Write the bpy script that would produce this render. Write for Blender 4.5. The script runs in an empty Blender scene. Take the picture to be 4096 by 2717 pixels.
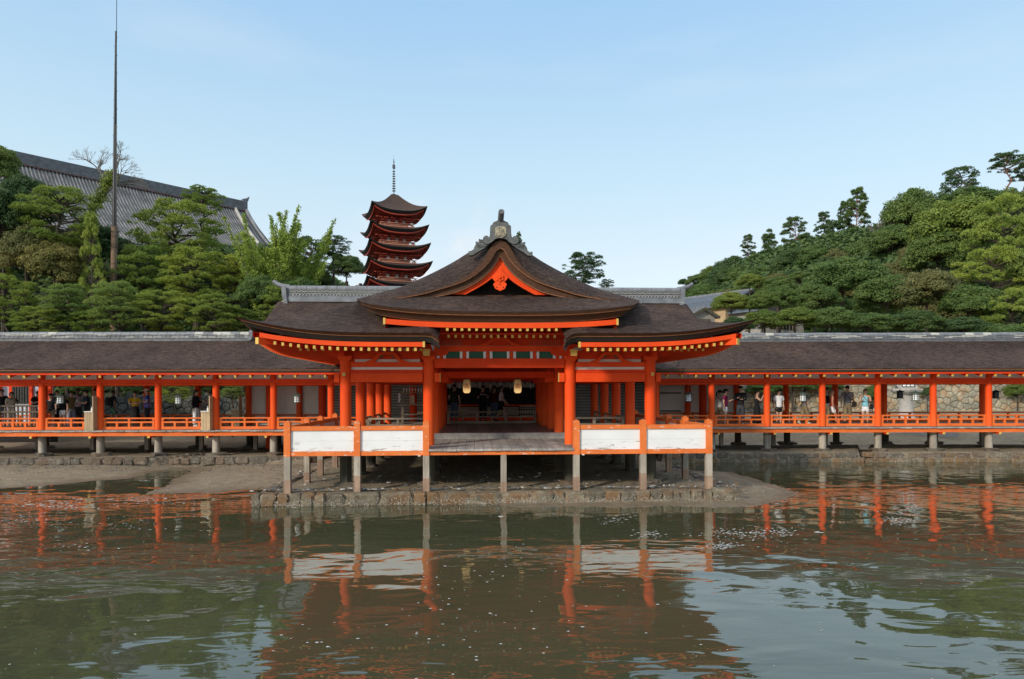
import bpy, bmesh, math, random
import numpy as np
from mathutils import Vector, Matrix
R = math.radians
random.seed(7)
SC = bpy.context.scene
COL = SC.collection
F = 2731.0          # focal length in photograph pixels
CH = 3.03           # eye height above the water

# ---------------------------------------------------------------- camera, sky, sun
cam_d = bpy.data.cameras.new('camera')
cam_d.lens = 24.0; cam_d.sensor_width = 36.0; cam_d.clip_end = 3000; cam_d.clip_start = 0.1
cam_d.shift_y = (1563 - 1358.5) / 4096
cam = bpy.data.objects.new('camera', cam_d); COL.objects.link(cam)
cam.location = (0, 0, CH)
ROLL = 0.0023
cam.rotation_euler = (Matrix.Rotation(R(90), 3, 'X') @ Matrix.Rotation(-ROLL, 3, 'Z')).to_euler()
SC.camera = cam
SUN_AZ = R(-140)      # direction of the sun seen from above, from +Y clockwise: behind the camera, to its left
SUN_EL = R(24)
world = bpy.data.worlds.new('World'); SC.world = world; world.use_nodes = True
wn, wl = world.node_tree.nodes, world.node_tree.links
wn.clear()
sky = wn.new('ShaderNodeTexSky'); sky.sky_type = 'NISHITA'; sky.sun_disc = False
sky.sun_elevation = SUN_EL; sky.sun_rotation = SUN_AZ
sky.air_density = 1.0; sky.dust_density = 0.6; sky.ozone_density = 1.2; sky.altitude = 0
bg = wn.new('ShaderNodeBackground'); bg.inputs['Strength'].default_value = 0.15
wo = wn.new('ShaderNodeOutputWorld')
# thin high haze and a few faint clouds low over the horizon
tcw = wn.new('ShaderNodeTexCoord'); sep = wn.new('ShaderNodeSeparateXYZ'); wl.new(tcw.outputs['Generated'], sep.inputs[0])
hz = wn.new('ShaderNodeValToRGB'); els = hz.color_ramp.elements
for p_, c_ in ((.16, (5.5,6.3,6.75)), (.30, (4.3,5.85,6.8)), (.50, (2.8,4.65,6.7)), (1.0, (1.2,2.6,5.4))):
    e_ = els.new(p_); e_.color = tuple(v/10 for v in c_) + (1,)
els[0].position = 0.0; els[0].color = (.60,.63,.65,1); els.remove(els[-1])
wl.new(sep.outputs['Z'], hz.inputs[0])
hs = wn.new('ShaderNodeVectorMath'); hs.operation = 'SCALE'; hs.inputs['Scale'].default_value = 10.0; wl.new(hz.outputs[0], hs.inputs[0])
mp = wn.new('ShaderNodeMapping'); mp.inputs['Scale'].default_value = (1.0, 1.0, 4.5); wl.new(tcw.outputs['Generated'], mp.inputs[0])
cn = wn.new('ShaderNodeTexNoise'); cn.inputs['Scale'].default_value = 2.2; cn.inputs['Detail'].default_value = 6; wl.new(mp.outputs[0], cn.inputs['Vector'])
cr = wn.new('ShaderNodeMapRange'); cr.inputs[1].default_value = 0.55; cr.inputs[2].default_value = 0.80; cr.inputs[3].default_value = 0.0; cr.inputs[4].default_value = 0.22
wl.new(cn.outputs[0], cr.inputs[0])
mx1 = wn.new('ShaderNodeMix'); mx1.data_type = 'RGBA'; mx1.inputs[0].default_value = .80; wl.new(sky.outputs[0], mx1.inputs[6]); wl.new(hs.outputs[0], mx1.inputs[7])
mx2 = wn.new('ShaderNodeMix'); mx2.data_type = 'RGBA'; wl.new(cr.outputs[0], mx2.inputs[0]); wl.new(mx1.outputs[2], mx2.inputs[6]); mx2.inputs[7].default_value = (6.2, 6.3, 6.5, 1)
# a small bank of pale cumulus low in the sky between pagoda and gable
cd_ = wn.new('ShaderNodeVectorMath'); cd_.operation = 'DISTANCE'; wl.new(tcw.outputs['Generated'], cd_.inputs[0]); cd_.inputs[1].default_value = (-.112, .976, .165)
cm_ = wn.new('ShaderNodeMapRange'); cm_.inputs[1].default_value = .14; cm_.inputs[2].default_value = .02; wl.new(cd_.outputs['Value'], cm_.inputs[0])
c2_ = wn.new('ShaderNodeTexNoise'); c2_.inputs['Scale'].default_value = 16; c2_.inputs['Detail'].default_value = 5; c2_.inputs['Roughness'].default_value = .5; wl.new(tcw.outputs['Generated'], c2_.inputs['Vector'])
c3_ = wn.new('ShaderNodeMapRange'); c3_.inputs[1].default_value = .46; c3_.inputs[2].default_value = .66; c3_.inputs[4].default_value = .75; wl.new(c2_.outputs[0], c3_.inputs[0])
c4_ = wn.new('ShaderNodeMath'); c4_.operation = 'MULTIPLY'; wl.new(cm_.outputs[0], c4_.inputs[0]); wl.new(c3_.outputs[0], c4_.inputs[1])
mx3 = wn.new('ShaderNodeMix'); mx3.data_type = 'RGBA'; wl.new(c4_.outputs[0], mx3.inputs[0]); wl.new(mx2.outputs[2], mx3.inputs[6]); mx3.inputs[7].default_value = (6.5, 6.3, 6.35, 1)
wl.new(mx3.outputs[2], bg.inputs['Color']); wl.new(bg.outputs[0], wo.inputs[0])
sun_d = bpy.data.lights.new('sun', 'SUN'); sun_d.energy = 3.2; sun_d.angle = R(6); sun_d.color = (1.0, 0.90, 0.77)
sun = bpy.data.objects.new('sun', sun_d); COL.objects.link(sun)
sdir = Vector((math.sin(SUN_AZ) * math.cos(SUN_EL), math.cos(SUN_AZ) * math.cos(SUN_EL), math.sin(SUN_EL)))
sun.rotation_euler = sdir.to_track_quat('Z', 'Y').to_euler(); sun.location = (0, 0, 60)
SC.view_settings.view_transform = 'Standard'; SC.view_settings.look = 'None'
SC.view_settings.exposure = 0.0; SC.view_settings.gamma = 1.0; SC.view_settings.use_curve_mapping = False
SC.render.engine = 'CYCLES'
SC.cycles.max_bounces = 8; SC.cycles.diffuse_bounces = 4; SC.cycles.glossy_bounces = 4
SC.cycles.transparent_max_bounces = 8; SC.cycles.use_denoising = True
SC.cycles.sample_clamp_indirect = 6.0

# ---------------------------------------------------------------- helpers
def P(px, py, D):
    """a point of the photograph at depth D -> world"""
    u = px - 2048.0; v = py - 1563.0
    return Vector(((u - ROLL * v) / F * D, D, CH - (v + ROLL * u) / F * D))

def GX(px, py, z=0.0):
    """a point of the photograph lying on the level z -> world"""
    u = px - 2048.0; v = py - 1563.0
    D = (CH - z) * F / (v + ROLL * u)
    return Vector(((u - ROLL * v) / F * D, D, z))

def L(px, D=20.0): return (px - 1998.0) / F * D
def Z(py, D=20.0): return CH + (1563.0 - py) / F * D

class MB:
    def __init__(s): s.v = []; s.f = []; s.m = []; s.cur = 0
    def mat(s, i): s.cur = i; return s
    def add(s, vs, fs):
        o = len(s.v); s.v += [tuple(p) for p in vs]; s.f += [tuple(i + o for i in f) for f in fs]; s.m += [s.cur] * len(fs); return s
    def box(s, x0, x1, y0, y1, z0, z1):
        return s.add([(x0,y0,z0),(x1,y0,z0),(x1,y1,z0),(x0,y1,z0),(x0,y0,z1),(x1,y0,z1),(x1,y1,z1),(x0,y1,z1)],
                     [(0,3,2,1),(4,5,6,7),(0,1,5,4),(1,2,6,5),(2,3,7,6),(3,0,4,7)])
    def bar(s, p0, p1, w, h, up=(0,0,1)):
        p0 = Vector(p0); p1 = Vector(p1); d = (p1 - p0).normalized(); u = Vector(up)
        r = d.cross(u).normalized() * (w / 2); u = r.cross(d).normalized() * (h / 2)
        vs = []
        for p in (p0, p1): vs += [p - r - u, p + r - u, p + r + u, p - r + u]
        return s.add(vs, [(0,1,2,3),(7,6,5,4),(0,4,5,1),(1,5,6,2),(2,6,7,3),(3,7,4,0)])
    def cyl(s, p0, p1, r0, r1=None, n=16, caps=True, ph=0.0):
        if r1 is None: r1 = r0
        p0 = Vector(p0); p1 = Vector(p1); d = (p1 - p0).normalized()
        a = Vector((1,0,0)) if abs(d.x) < .9 else Vector((0,1,0))
        u = d.cross(a).normalized(); w = d.cross(u)
        vs = []
        for p, r in ((p0, r0), (p1, r1)):
            for k in range(n):
                t = ph + 2 * math.pi * k / n; vs.append(p + u * (r * math.cos(t)) + w * (r * math.sin(t)))
        fs = [(k, (k+1) % n, n + (k+1) % n, n + k) for k in range(n)]
        if caps: fs += [tuple(range(n))[::-1], tuple(range(n, 2*n))]
        return s.add(vs, fs)
    def tube(s, pts, rs, n=6):
        pts = [Vector(p) for p in pts]
        if not hasattr(rs, '__len__'): rs = [rs] * len(pts)
        vs = []; u = None
        for i, p in enumerate(pts):
            d = (pts[min(i+1, len(pts)-1)] - pts[max(i-1, 0)]).normalized()
            if u is None:
                a = Vector((1,0,0)) if abs(d.x) < .9 else Vector((0,1,0)); u = d.cross(a).normalized()
            else: u = (u - d * u.dot(d)).normalized()
            w = d.cross(u)
            for k in range(n):
                t = 2*math.pi*k/n; vs.append(p + u*(rs[i]*math.cos(t)) + w*(rs[i]*math.sin(t)))
        fs = []
        for i in range(len(pts)-1):
            for k in range(n): fs.append((i*n+k, i*n+(k+1)%n, (i+1)*n+(k+1)%n, (i+1)*n+k))
        fs += [tuple(range(n))[::-1], tuple(range((len(pts)-1)*n, len(pts)*n))]
        return s.add(vs, fs)
    def lathe(s, prof, c=(0,0,0), n=16, axis='z'):
        vs = []
        for r, h in prof:
            for k in range(n):
                t = 2*math.pi*(k+.5)/n
                q = (r*math.cos(t), r*math.sin(t), h) if axis == 'z' else (r*math.cos(t), h, r*math.sin(t))
                vs.append((c[0]+q[0], c[1]+q[1], c[2]+q[2]))
        m = len(prof); fs = []
        for i in range(m-1):
            for k in range(n): fs.append((i*n+k, i*n+(k+1)%n, (i+1)*n+(k+1)%n, (i+1)*n+k))
        fs += [tuple(range(n))[::-1], tuple(range((m-1)*n, m*n))]
        return s.add(vs, fs)
    def prism(s, poly, y0, y1, plane='xz'):
        """poly: outline points (a,b); extruded along the third axis"""
        n = len(poly)
        def q(a, b, c): return (a, c, b) if plane == 'xz' else ((c, a, b) if plane == 'yz' else (a, b, c))
        vs = [q(a, b, y0) for a, b in poly] + [q(a, b, y1) for a, b in poly]
        return s.add(vs, [tuple(range(n)), tuple(range(n, 2*n))[::-1]] + [(k, n+k, n+(k+1)%n, (k+1)%n) for k in range(n)])
    def grid(s, rows, closed=False):
        """rows: list of equally long lists of points"""
        n = len(rows[0]); vs = [p for r in rows for p in r]; fs = []
        for i in range(len(rows)-1):
            for k in range(n - (0 if closed else 1)):
                fs.append((i*n+k, i*n+(k+1)%n, (i+1)*n+(k+1)%n, (i+1)*n+k))
        return s.add(vs, fs)
    def mesh(s, name, mats, smooth=False):
        me = bpy.data.meshes.new(name); me.from_pydata(s.v, [], s.f)
        for m in (mats if isinstance(mats, (list, tuple)) else [mats]): me.materials.append(m)
        if any(s.m): me.polygons.foreach_set('material_index', s.m)
        bm = bmesh.new(); bm.from_mesh(me); bmesh.ops.recalc_face_normals(bm, faces=bm.faces); bm.to_mesh(me); bm.free()
        if smooth:
            me.polygons.foreach_set('use_smooth', [True]*len(me.polygons))
            try: me.set_sharp_from_angle(angle=R(40))
            except Exception: pass
        me.update(); return me
    def build(s, name, mats, parent=None, smooth=False):
        return put(name, s.mesh(name, mats, smooth), parent)

def put(name, me, parent=None, loc=(0,0,0), rot=(0,0,0), scale=(1,1,1)):
    o = bpy.data.objects.new(name, me); COL.objects.link(o)
    o.location = loc; o.rotation_euler = rot; o.scale = scale
    if parent is not None: o.parent = parent
    return o
def thing(name, label, cat, loc=(0,0,0), rz=0.0, group=None):
    o = bpy.data.objects.new(name, None); COL.objects.link(o); o.empty_display_size = .3
    o.location = loc; o.rotation_euler = (0,0,rz); o['label'] = label; o['category'] = cat
    if group: o['group'] = group
    return o
def tag(o, label=None, cat=None, group=None, kind=None):
    if label: o['label'] = label
    if cat: o['category'] = cat
    if group: o['group'] = group
    if kind: o['kind'] = kind
    return o
def copy_tree(o, parent=None):
    c = o.copy(); COL.objects.link(c)
    if parent is not None: c.parent = parent
    for ch in list(KIDS.get(o.name, [])): copy_tree(ch, c)
    return c
KIDS = {}
def index_kids():
    KIDS.clear()
    for o in bpy.data.objects:
        if o.parent is not None: KIDS.setdefault(o.parent.name, []).append(o)
def lerp(a, b, t): return a + (b - a) * t
def interp(x, pts):
    if x <= pts[0][0]: return pts[0][1]
    for (x0, y0), (x1, y1) in zip(pts, pts[1:]):
        if x <= x1: return y0 + (y1 - y0) * (x - x0) / (x1 - x0)
    return pts[-1][1]
def smoothpts(pts, n):
    """Catmull-Rom through pts resampled to n+1 points by length"""
    P_ = [Vector(p) for p in pts]; P_ = [P_[0]*2 - P_[1]] + P_ + [P_[-1]*2 - P_[-2]]
    out = []
    for i in range(1, len(P_)-2):
        for k in range(12):
            t = k/12; a, b, c, d = P_[i-1], P_[i], P_[i+1], P_[i+2]
            out.append(.5*((2*b) + (c-a)*t + (2*a-5*b+4*c-d)*t*t + (3*b-a-3*c+d)*t*t*t))
    out.append(P_[-2])
    ds = [0]
    for a, b in zip(out, out[1:]): ds.append(ds[-1] + (b-a).length)
    res = []; j = 0
    for k in range(n+1):
        s = ds[-1]*k/n
        while j < len(ds)-2 and ds[j+1] < s: j += 1
        t = 0 if ds[j+1] == ds[j] else (s-ds[j])/(ds[j+1]-ds[j])
        res.append(out[j].lerp(out[j+1], min(1, max(0, t))))
    return res

# ---------------------------------------------------------------- materials
def newmat(name):
    m = bpy.data.materials.new(name); m.use_nodes = True
    nt = m.node_tree; b = nt.nodes['Principled BSDF']
    return m, nt, b
def N(nt, typ, **kw):
    n = nt.nodes.new(typ)
    for k, v in kw.items():
        if k in ('operation','data_type','blend_type','feature','noise_dimensions','wave_type','bands_direction','distance','musgrave_type','normalize','vector_type'): setattr(n, k, v)
        else: n.inputs[k].default_value = v
    return n
def coords(nt, scale=(1,1,1), obj=True, rot=(0,0,0)):
    tc = nt.nodes.new('ShaderNodeTexCoord'); mp = nt.nodes.new('ShaderNodeMapping')
    mp.inputs['Scale'].default_value = scale; mp.inputs['Rotation'].default_value = rot
    nt.links.new(tc.outputs['Object' if obj else 'Generated'], mp.inputs[0]); return mp.outputs[0]
def wcoords(nt, scale=(1,1,1)):
    g = nt.nodes.new('ShaderNodeNewGeometry'); mp = nt.nodes.new('ShaderNodeMapping'); mp.inputs['Scale'].default_value = scale
    nt.links.new(g.outputs['Position'], mp.inputs[0]); return mp.outputs[0]
def noise(nt, vec, scale, detail=4, rough=.55, dist=0.0):
    n = nt.nodes.new('ShaderNodeTexNoise'); n.inputs['Scale'].default_value = scale; n.inputs['Detail'].default_value = detail
    n.inputs['Roughness'].default_value = rough; n.inputs['Distortion'].default_value = dist
    nt.links.new(vec, n.inputs['Vector']); return n.outputs[0]
def ramp(nt, fac, stops):
    r = nt.nodes.new('ShaderNodeValToRGB'); e = r.color_ramp.elements
    while len(e) < len(stops): e.new(.5)
    for el, (p, c) in zip(e, stops): el.position = p; el.color = (c[0], c[1], c[2], 1) if hasattr(c, '__len__') else (c, c, c, 1)
    nt.links.new(fac, r.inputs[0]); return r.outputs[0]
def mixc(nt, fac, a, b, mode='MIX'):
    m = nt.nodes.new('ShaderNodeMix'); m.data_type = 'RGBA'; m.blend_type = mode
    for sock, v in ((m.inputs[0], fac), (m.inputs[6], a), (m.inputs[7], b)):
        if hasattr(v, 'is_output'): nt.links.new(v, sock)
        elif hasattr(v, '__len__'): sock.default_value = (v[0], v[1], v[2], 1)
        else: sock.default_value = v
    return m.outputs[2]
def bump(nt, b, h, dist=.01, strength=1.0, prev=None):
    n = nt.nodes.new('ShaderNodeBump'); n.inputs['Distance'].default_value = dist; n.inputs['Strength'].default_value = strength
    nt.links.new(h, n.inputs['Height'])
    if prev is not None: nt.links.new(prev, n.inputs['Normal'])
    if b is not None: nt.links.new(n.outputs[0], b.inputs['Normal'])
    return n.outputs[0]
def simple(name, c, rough=.6, var=.12, scale=3.0, bd=0.0, bs=40, spec=.4, metal=0.0):
    m, nt, b = newmat(name); v = wcoords(nt)
    f = noise(nt, v, scale, 5)
    lo = [x*(1-var) for x in c]; hi = [min(1, x*(1+var)) for x in c]
    nt.links.new(ramp(nt, f, [(.3, lo), (.7, hi)]), b.inputs['Base Color'])
    b.inputs['Roughness'].default_value = rough; b.inputs['Specular IOR Level'].default_value = spec; b.inputs['Metallic'].default_value = metal
    if bd: bump(nt, b, noise(nt, v, bs, 4), bd)
    return m
M = {}
def vermilion(name, c, c2, chip=None, rough=.62, chipthr=.66, orange_foot=False):
    """painted timber: slight fading along the wood, optional chips"""
    m, nt, b = newmat(name); v = wcoords(nt)
    f = noise(nt, v, 1.3, 6, .6)
    col = ramp(nt, f, [(.32, [x*.86 for x in c]), (.68, c2)])
    if orange_foot:      # the colour turns more orange towards the foot
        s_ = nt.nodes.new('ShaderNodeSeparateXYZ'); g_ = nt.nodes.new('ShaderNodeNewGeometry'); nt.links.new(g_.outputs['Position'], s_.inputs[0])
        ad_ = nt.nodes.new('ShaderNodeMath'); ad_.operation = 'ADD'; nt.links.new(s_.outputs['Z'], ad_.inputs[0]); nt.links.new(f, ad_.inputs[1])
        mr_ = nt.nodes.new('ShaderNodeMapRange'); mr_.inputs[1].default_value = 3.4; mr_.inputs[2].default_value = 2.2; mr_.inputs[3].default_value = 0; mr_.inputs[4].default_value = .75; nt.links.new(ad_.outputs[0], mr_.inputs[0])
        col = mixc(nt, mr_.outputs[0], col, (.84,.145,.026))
    st_ = noise(nt, wcoords(nt, (2.2,2.2,.35)), 5, 6, .7)
    col = mixc(nt, ramp(nt, st_, [(.56, 0.0), (.78, .35)]), col, [min(1, x*.55+.05) for x in c])
    g = noise(nt, wcoords(nt, (1, 1, .12)), 30, 3)
    col = mixc(nt, .25, col, mixc(nt, g, [x*.7 for x in c], [min(1, x*1.2) for x in c2]))
    if chip:
        h = noise(nt, wcoords(nt, (.6, .6, 1.6)), 9, 8, .72)
        k = ramp(nt, h, [(chipthr, 0.0), (chipthr+.02, 1.0)])
        col = mixc(nt, k, col, chip)
    nt.links.new(col, b.inputs['Base Color']); b.inputs['Roughness'].default_value = rough
    b.inputs['Specular IOR Level'].default_value = .18
    bump(nt, b, g, .002)
    return m
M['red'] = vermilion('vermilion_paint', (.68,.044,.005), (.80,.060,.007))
M['redbright'] = vermilion('vermilion_paint_bright', (.78,.060,.007), (.88,.085,.010), orange_foot=True)
M['orange'] = vermilion('vermilion_faded', (.70,.150,.030), (.80,.215,.055), chip=(.72,.55,.45), rough=.6, chipthr=.60)
M['orangeclean'] = vermilion('vermilion_faded_clean', (.72,.135,.024), (.80,.180,.040), chip=(.66,.42,.30), chipthr=.635, rough=.6)
M['yellow'] = simple('ochre_paint', (.62,.40,.09), .6, .15, 4)
M['white'] = simple('white_paint', (.74,.73,.70), .7, .06, 2)
def peeling():
    m, nt, b = newmat('peeling_white_boards'); v = wcoords(nt)
    base = ramp(nt, noise(nt, v, 1.5, 5), [(.3, (.70,.70,.68)), (.7, (.79,.785,.765))])
    h = noise(nt, wcoords(nt, (.55, .55, 5.0)), 4.5, 9, .70)
    k = ramp(nt, h, [(.655, 0.0), (.675, 1.0)])
    # wear gathers towards the lower edge of a board
    s = nt.nodes.new('ShaderNodeSeparateXYZ'); g = nt.nodes.new('ShaderNodeNewGeometry'); nt.links.new(g.outputs['Position'], s.inputs[0])
    low = nt.nodes.new('ShaderNodeMapRange'); low.inputs[1].default_value = 1.75; low.inputs[2].default_value = 1.42; low.inputs[3].default_value = .0; low.inputs[4].default_value = .10
    nt.links.new(s.outputs['Z'], low.inputs[0])
    ad = nt.nodes.new('ShaderNodeMath'); ad.operation = 'ADD'; nt.links.new(h, ad.inputs[0]); nt.links.new(low.outputs[0], ad.inputs[1])
    k = ramp(nt, ad.outputs[0], [(.672, 0.0), (.69, 1.0)])
    nt.links.new(mixc(nt, k, base, (.36,.33,.29)), b.inputs['Base Color']); b.inputs['Roughness'].default_value = .7
    bump(nt, b, k, .004)
    return m
M['peel'] = peeling()
M['plaster'] = simple('plaster_boards', (.74,.70,.63), .8, .08, 1.5, .002, 20)
M['bluewall'] = simple('cool_plaster', (.50,.54,.60), .8, .08, 2)
def bark_roof(name, c0, c1, c2):
    m, nt, b = newmat(name)
    a = noise(nt, wcoords(nt, (.8, 2.2, 5.0)), 5.0, 6, .82)
    big = noise(nt, wcoords(nt), .6, 5, .6)
    fine = noise(nt, wcoords(nt, (1, 1.6, 3)), 20, 4, .8)
    col = ramp(nt, a, [(.42, c0), (.50, c1), (.60, c2)])
    col = mixc(nt, .38, col, ramp(nt, fine, [(.40, [x*.5 for x in c0]), (.50, c1), (.62, [min(1, x*1.5) for x in c2])]))
    tint = ramp(nt, big, [(.32, (.62,.60,.60)), (.68, (1.22,1.17,1.12))])
    moss = ramp(nt, noise(nt, wcoords(nt, (1,.5,1)), 1.1, 6, .7), [(.56, 0.0), (.75, .35)])
    col = mixc(nt, moss, mixc(nt, 1.0, col, tint, 'MULTIPLY'), (.15,.11,.085))
    nt.links.new(col, b.inputs['Base Color']); b.inputs['Roughness'].default_value = .85; b.inputs['Specular IOR Level'].default_value = .25
    mm = nt.nodes.new('ShaderNodeMath'); mm.operation = 'ADD'; nt.links.new(a, mm.inputs[0]); nt.links.new(fine, mm.inputs[1])
    bump(nt, b, mm.outputs[0], .07, 1.0)
    return m
M['bark'] = bark_roof('cypress_bark_thatch', (.019,.011,.009), (.066,.041,.033), (.180,.122,.098))
def bark_edge(name, c, c2, lines=60):
    m, nt, b = newmat(name)
    a = noise(nt, wcoords(nt, (.6,.6,7)), 7, 6, .75)
    s = noise(nt, wcoords(nt, (1,1,1)), 26, 3, .7)
    col = ramp(nt, a, [(.35, c), (.65, c2)])
    col = mixc(nt, .35, col, ramp(nt, s, [(.4, [x*.4 for x in c]), (.7, c2)]))
    nt.links.new(col, b.inputs['Base Color']); b.inputs['Roughness'].default_value = .8; b.inputs['Specular IOR Level'].default_value = .25
    bump(nt, b, a, .006); return m
M['barkedge'] = bark_edge('bark_cut_edge', (.060,.027,.015), (.125,.058,.030))
M['barkblack'] = bark_edge('old_dark_bark_edge', (.022,.019,.016), (.060,.050,.042))
M['copper'] = simple('thin_lath', (.34,.15,.07), .6, .25, 8)
def wood(name, c0, c1, c2, axis='z', rough=.75, sc=1.0, spec=.3):
    m, nt, b = newmat(name)
    st = {'z': (1,1,.06), 'y': (1,.06,1), 'x': (.06,1,1)}[axis]
    g = noise(nt, wcoords(nt, tuple(a*sc for a in st)), 26, 6, .7, .4)
    g2 = noise(nt, wcoords(nt, tuple(a*sc for a in st)), 7, 4, .6)
    big = noise(nt, wcoords(nt), 1.7, 4)
    oi = nt.nodes.new('ShaderNodeObjectInfo')
    col = ramp(nt, g, [(.3, c0), (.5, c1), (.72, c2)])
    col = mixc(nt, .4, col, ramp(nt, g2, [(.35, c0), (.65, c2)]))
    col = mixc(nt, 1.0, col, ramp(nt, big, [(.3, (.75,.74,.72)), (.7, (1.15,1.14,1.12))]), 'MULTIPLY')
    col = mixc(nt, .8, col, ramp(nt, oi.outputs['Random'], [(0, (.72,.72,.72)), (1, (1.2,1.19,1.17))]), 'MULTIPLY')
    nt.links.new(col, b.inputs['Base Color']); b.inputs['Roughness'].default_value = rough; b.inputs['Specular IOR Level'].default_value = spec
    bump(nt, b, g, .006); return m
M['greywood'] = wood('weathered_post_wood', (.20,.17,.135), (.35,.305,.25), (.50,.45,.38))
M['newwood'] = wood('spliced_brown_wood', (.17,.105,.070), (.29,.19,.13), (.40,.29,.22))
M['deck'] = wood('weathered_deck_boards', (.20,.185,.17), (.34,.32,.30), (.48,.46,.43), 'y')
M['hallfloor'] = wood('polished_floor_boards', (.19,.175,.15), (.28,.26,.23), (.38,.355,.32), 'y', .38, spec=.5)
M['railwood'] = wood('old_grey_railing_wood', (.17,.14,.10), (.28,.235,.175), (.38,.32,.25), 'x')
M['darkwood'] = wood('dark_pile_wood', (.035,.032,.022), (.075,.070,.048), (.13,.12,.085))
M['screenwood'] = wood('dark_screen_wood', (.06,.048,.035), (.11,.088,.066), (.17,.14,.105))
M['boxwood'] = wood('pale_box_wood', (.36,.25,.14), (.50,.37,.22), (.60,.46,.29))
def stone(name, cols, spot=(.62,.60,.54), rust=None, barn=.62):
    m, nt, b = newmat(name); v = wcoords(nt)
    a = noise(nt, v, 5, 7, .65); f = noise(nt, v, 38, 4, .7)
    oi = nt.nodes.new('ShaderNodeObjectInfo')
    col = ramp(nt, a, [(.3, cols[0]), (.5, cols[1]), (.7, cols[2])])
    if rust:
        r = noise(nt, wcoords(nt, (.8,.8,1.2)), 1.7, 4, .6)
        ad = nt.nodes.new('ShaderNodeMath'); ad.operation = 'ADD'; nt.links.new(r, ad.inputs[0])
        mu = nt.nodes.new('ShaderNodeMath'); mu.operation = 'MULTIPLY'; nt.links.new(oi.outputs['Random'], mu.inputs[0]); mu.inputs[1].default_value = .22
        nt.links.new(mu.outputs[0], ad.inputs[1])
        col = mixc(nt, ramp(nt, ad.outputs[0], [(.60, 0.0), (.70, .8)]), col, rust)
    col = mixc(nt, ramp(nt, f, [(barn, 0.0), (barn+.05, .85)]), col, spot)
    col = mixc(nt, 1.0, col, ramp(nt, oi.outputs['Random'], [(0, (.70,.70,.70)), (1, (1.25,1.22,1.18))]), 'MULTIPLY')
    nt.links.new(col, b.inputs['Base Color']); b.inputs['Roughness'].default_value = .85
    ad2 = nt.nodes.new('ShaderNodeMath'); ad2.operation = 'ADD'; nt.links.new(a, ad2.inputs[0]); nt.links.new(f, ad2.inputs[1])
    bump(nt, b, ad2.outputs[0], .05); return m
M['kerb'] = stone('barnacled_kerb_stone', ((.105,.088,.058), (.200,.165,.112), (.32,.27,.19)), rust=(.21,.115,.048))
M['kerb2'] = stone('grey_kerb_stone', ((.090,.076,.055), (.175,.148,.110), (.29,.245,.19)), rust=(.13,.085,.055))
M['wallstone'] = stone('pale_wall_stone', ((.22,.20,.14), (.36,.33,.245), (.48,.45,.35)), spot=(.50,.48,.40), rust=(.36,.24,.13), barn=.70)
M['darkstone'] = stone('mossy_wall_stone', ((.035,.04,.032), (.075,.08,.068), (.13,.135,.12)), spot=(.10,.13,.06), barn=.66)
M['granite'] = simple('granite', (.40,.38,.35), .8, .15, 12, .006, 60)
M['gap'] = simple('wall_joint_earth', (.035,.030,.020), .95, .3, 8)
M['tile'] = simple('grey_roof_tile', (.165,.175,.188), .45, .30, 2.2, .004, 25)
M['tiledark'] = simple('dark_roof_tile', (.12,.125,.135), .5, .35, 3, .004, 25)
M['tilepale'] = simple('pale_mortared_tile', (.42,.41,.37), .6, .25, 9)
M['ornament'] = simple('weathered_ornament_tile', (.10,.104,.10), .6, .40, 5, .006, 30)
M['ornpale'] = simple('worn_ochre_tile', (.33,.29,.21), .6, .35, 7, .004, 30)
M['black'] = simple('black_lacquer', (.012,.012,.012), .5, .3, 4)
M['louvre'] = simple('weathered_louvre_paint', (.40,.39,.36), .8, .15, 4)
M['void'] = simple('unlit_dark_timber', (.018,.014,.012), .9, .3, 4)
M['green'] = simple('green_paint', (.015,.085,.045), .6, .2, 5)
M['bronze'] = simple('green_bronze', (.085,.12,.095), .5, .3, 14, metal=.3)
M['poleblack'] = simple('black_pole_metal', (.022,.024,.027), .45, .2, 1)
M['straw'] = simple('straw_wrapping', (.20,.13,.085), .9, .35, 9)
M['teal'] = simple('dark_teal_paint', (.02,.07,.07), .6, .2, 5); M['curtain'] = simple('off_white_cloth', (.42,.38,.33), .9, .1, 3)
M['tileold'] = simple('old_pale_round_tile', (.165,.162,.16), .6, .55, .9, .01, 9); M['rusttile'] = simple('rust_brown_tile', (.15,.065,.045), .7, .4, 6)
M['pagred2'] = simple('pagoda_bracket_red', (.36,.045,.022), .6, .25, 5); M['pagrail'] = simple('pale_vermilion_rail', (.50,.22,.14), .7, .2, 5)
# ================================================================ ground, water
HOR = Vector((-0.36, 20.0, 0.0)); PSI = R(3.15)     # the front hall: middle of its first column row, and how it is turned
HM = Matrix.Translation(HOR) @ Matrix.Rotation(PSI, 4, 'Z'); HMI = HM.inverted()
def hallw(x, y, z=0.0): return HM @ Vector((x, y, z))
LEFT_O = Vector(((633-2048)*28.3/F, 28.3, 0)); LEFT_YAW = R(1.0); LEFT_BAY = 2.375
RIGHT_O = Vector(((2846-2048)*29.6/F, 29.6, 0)); RIGHT_YAW = R(0.0); RIGHT_BAY = 2.402

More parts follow.
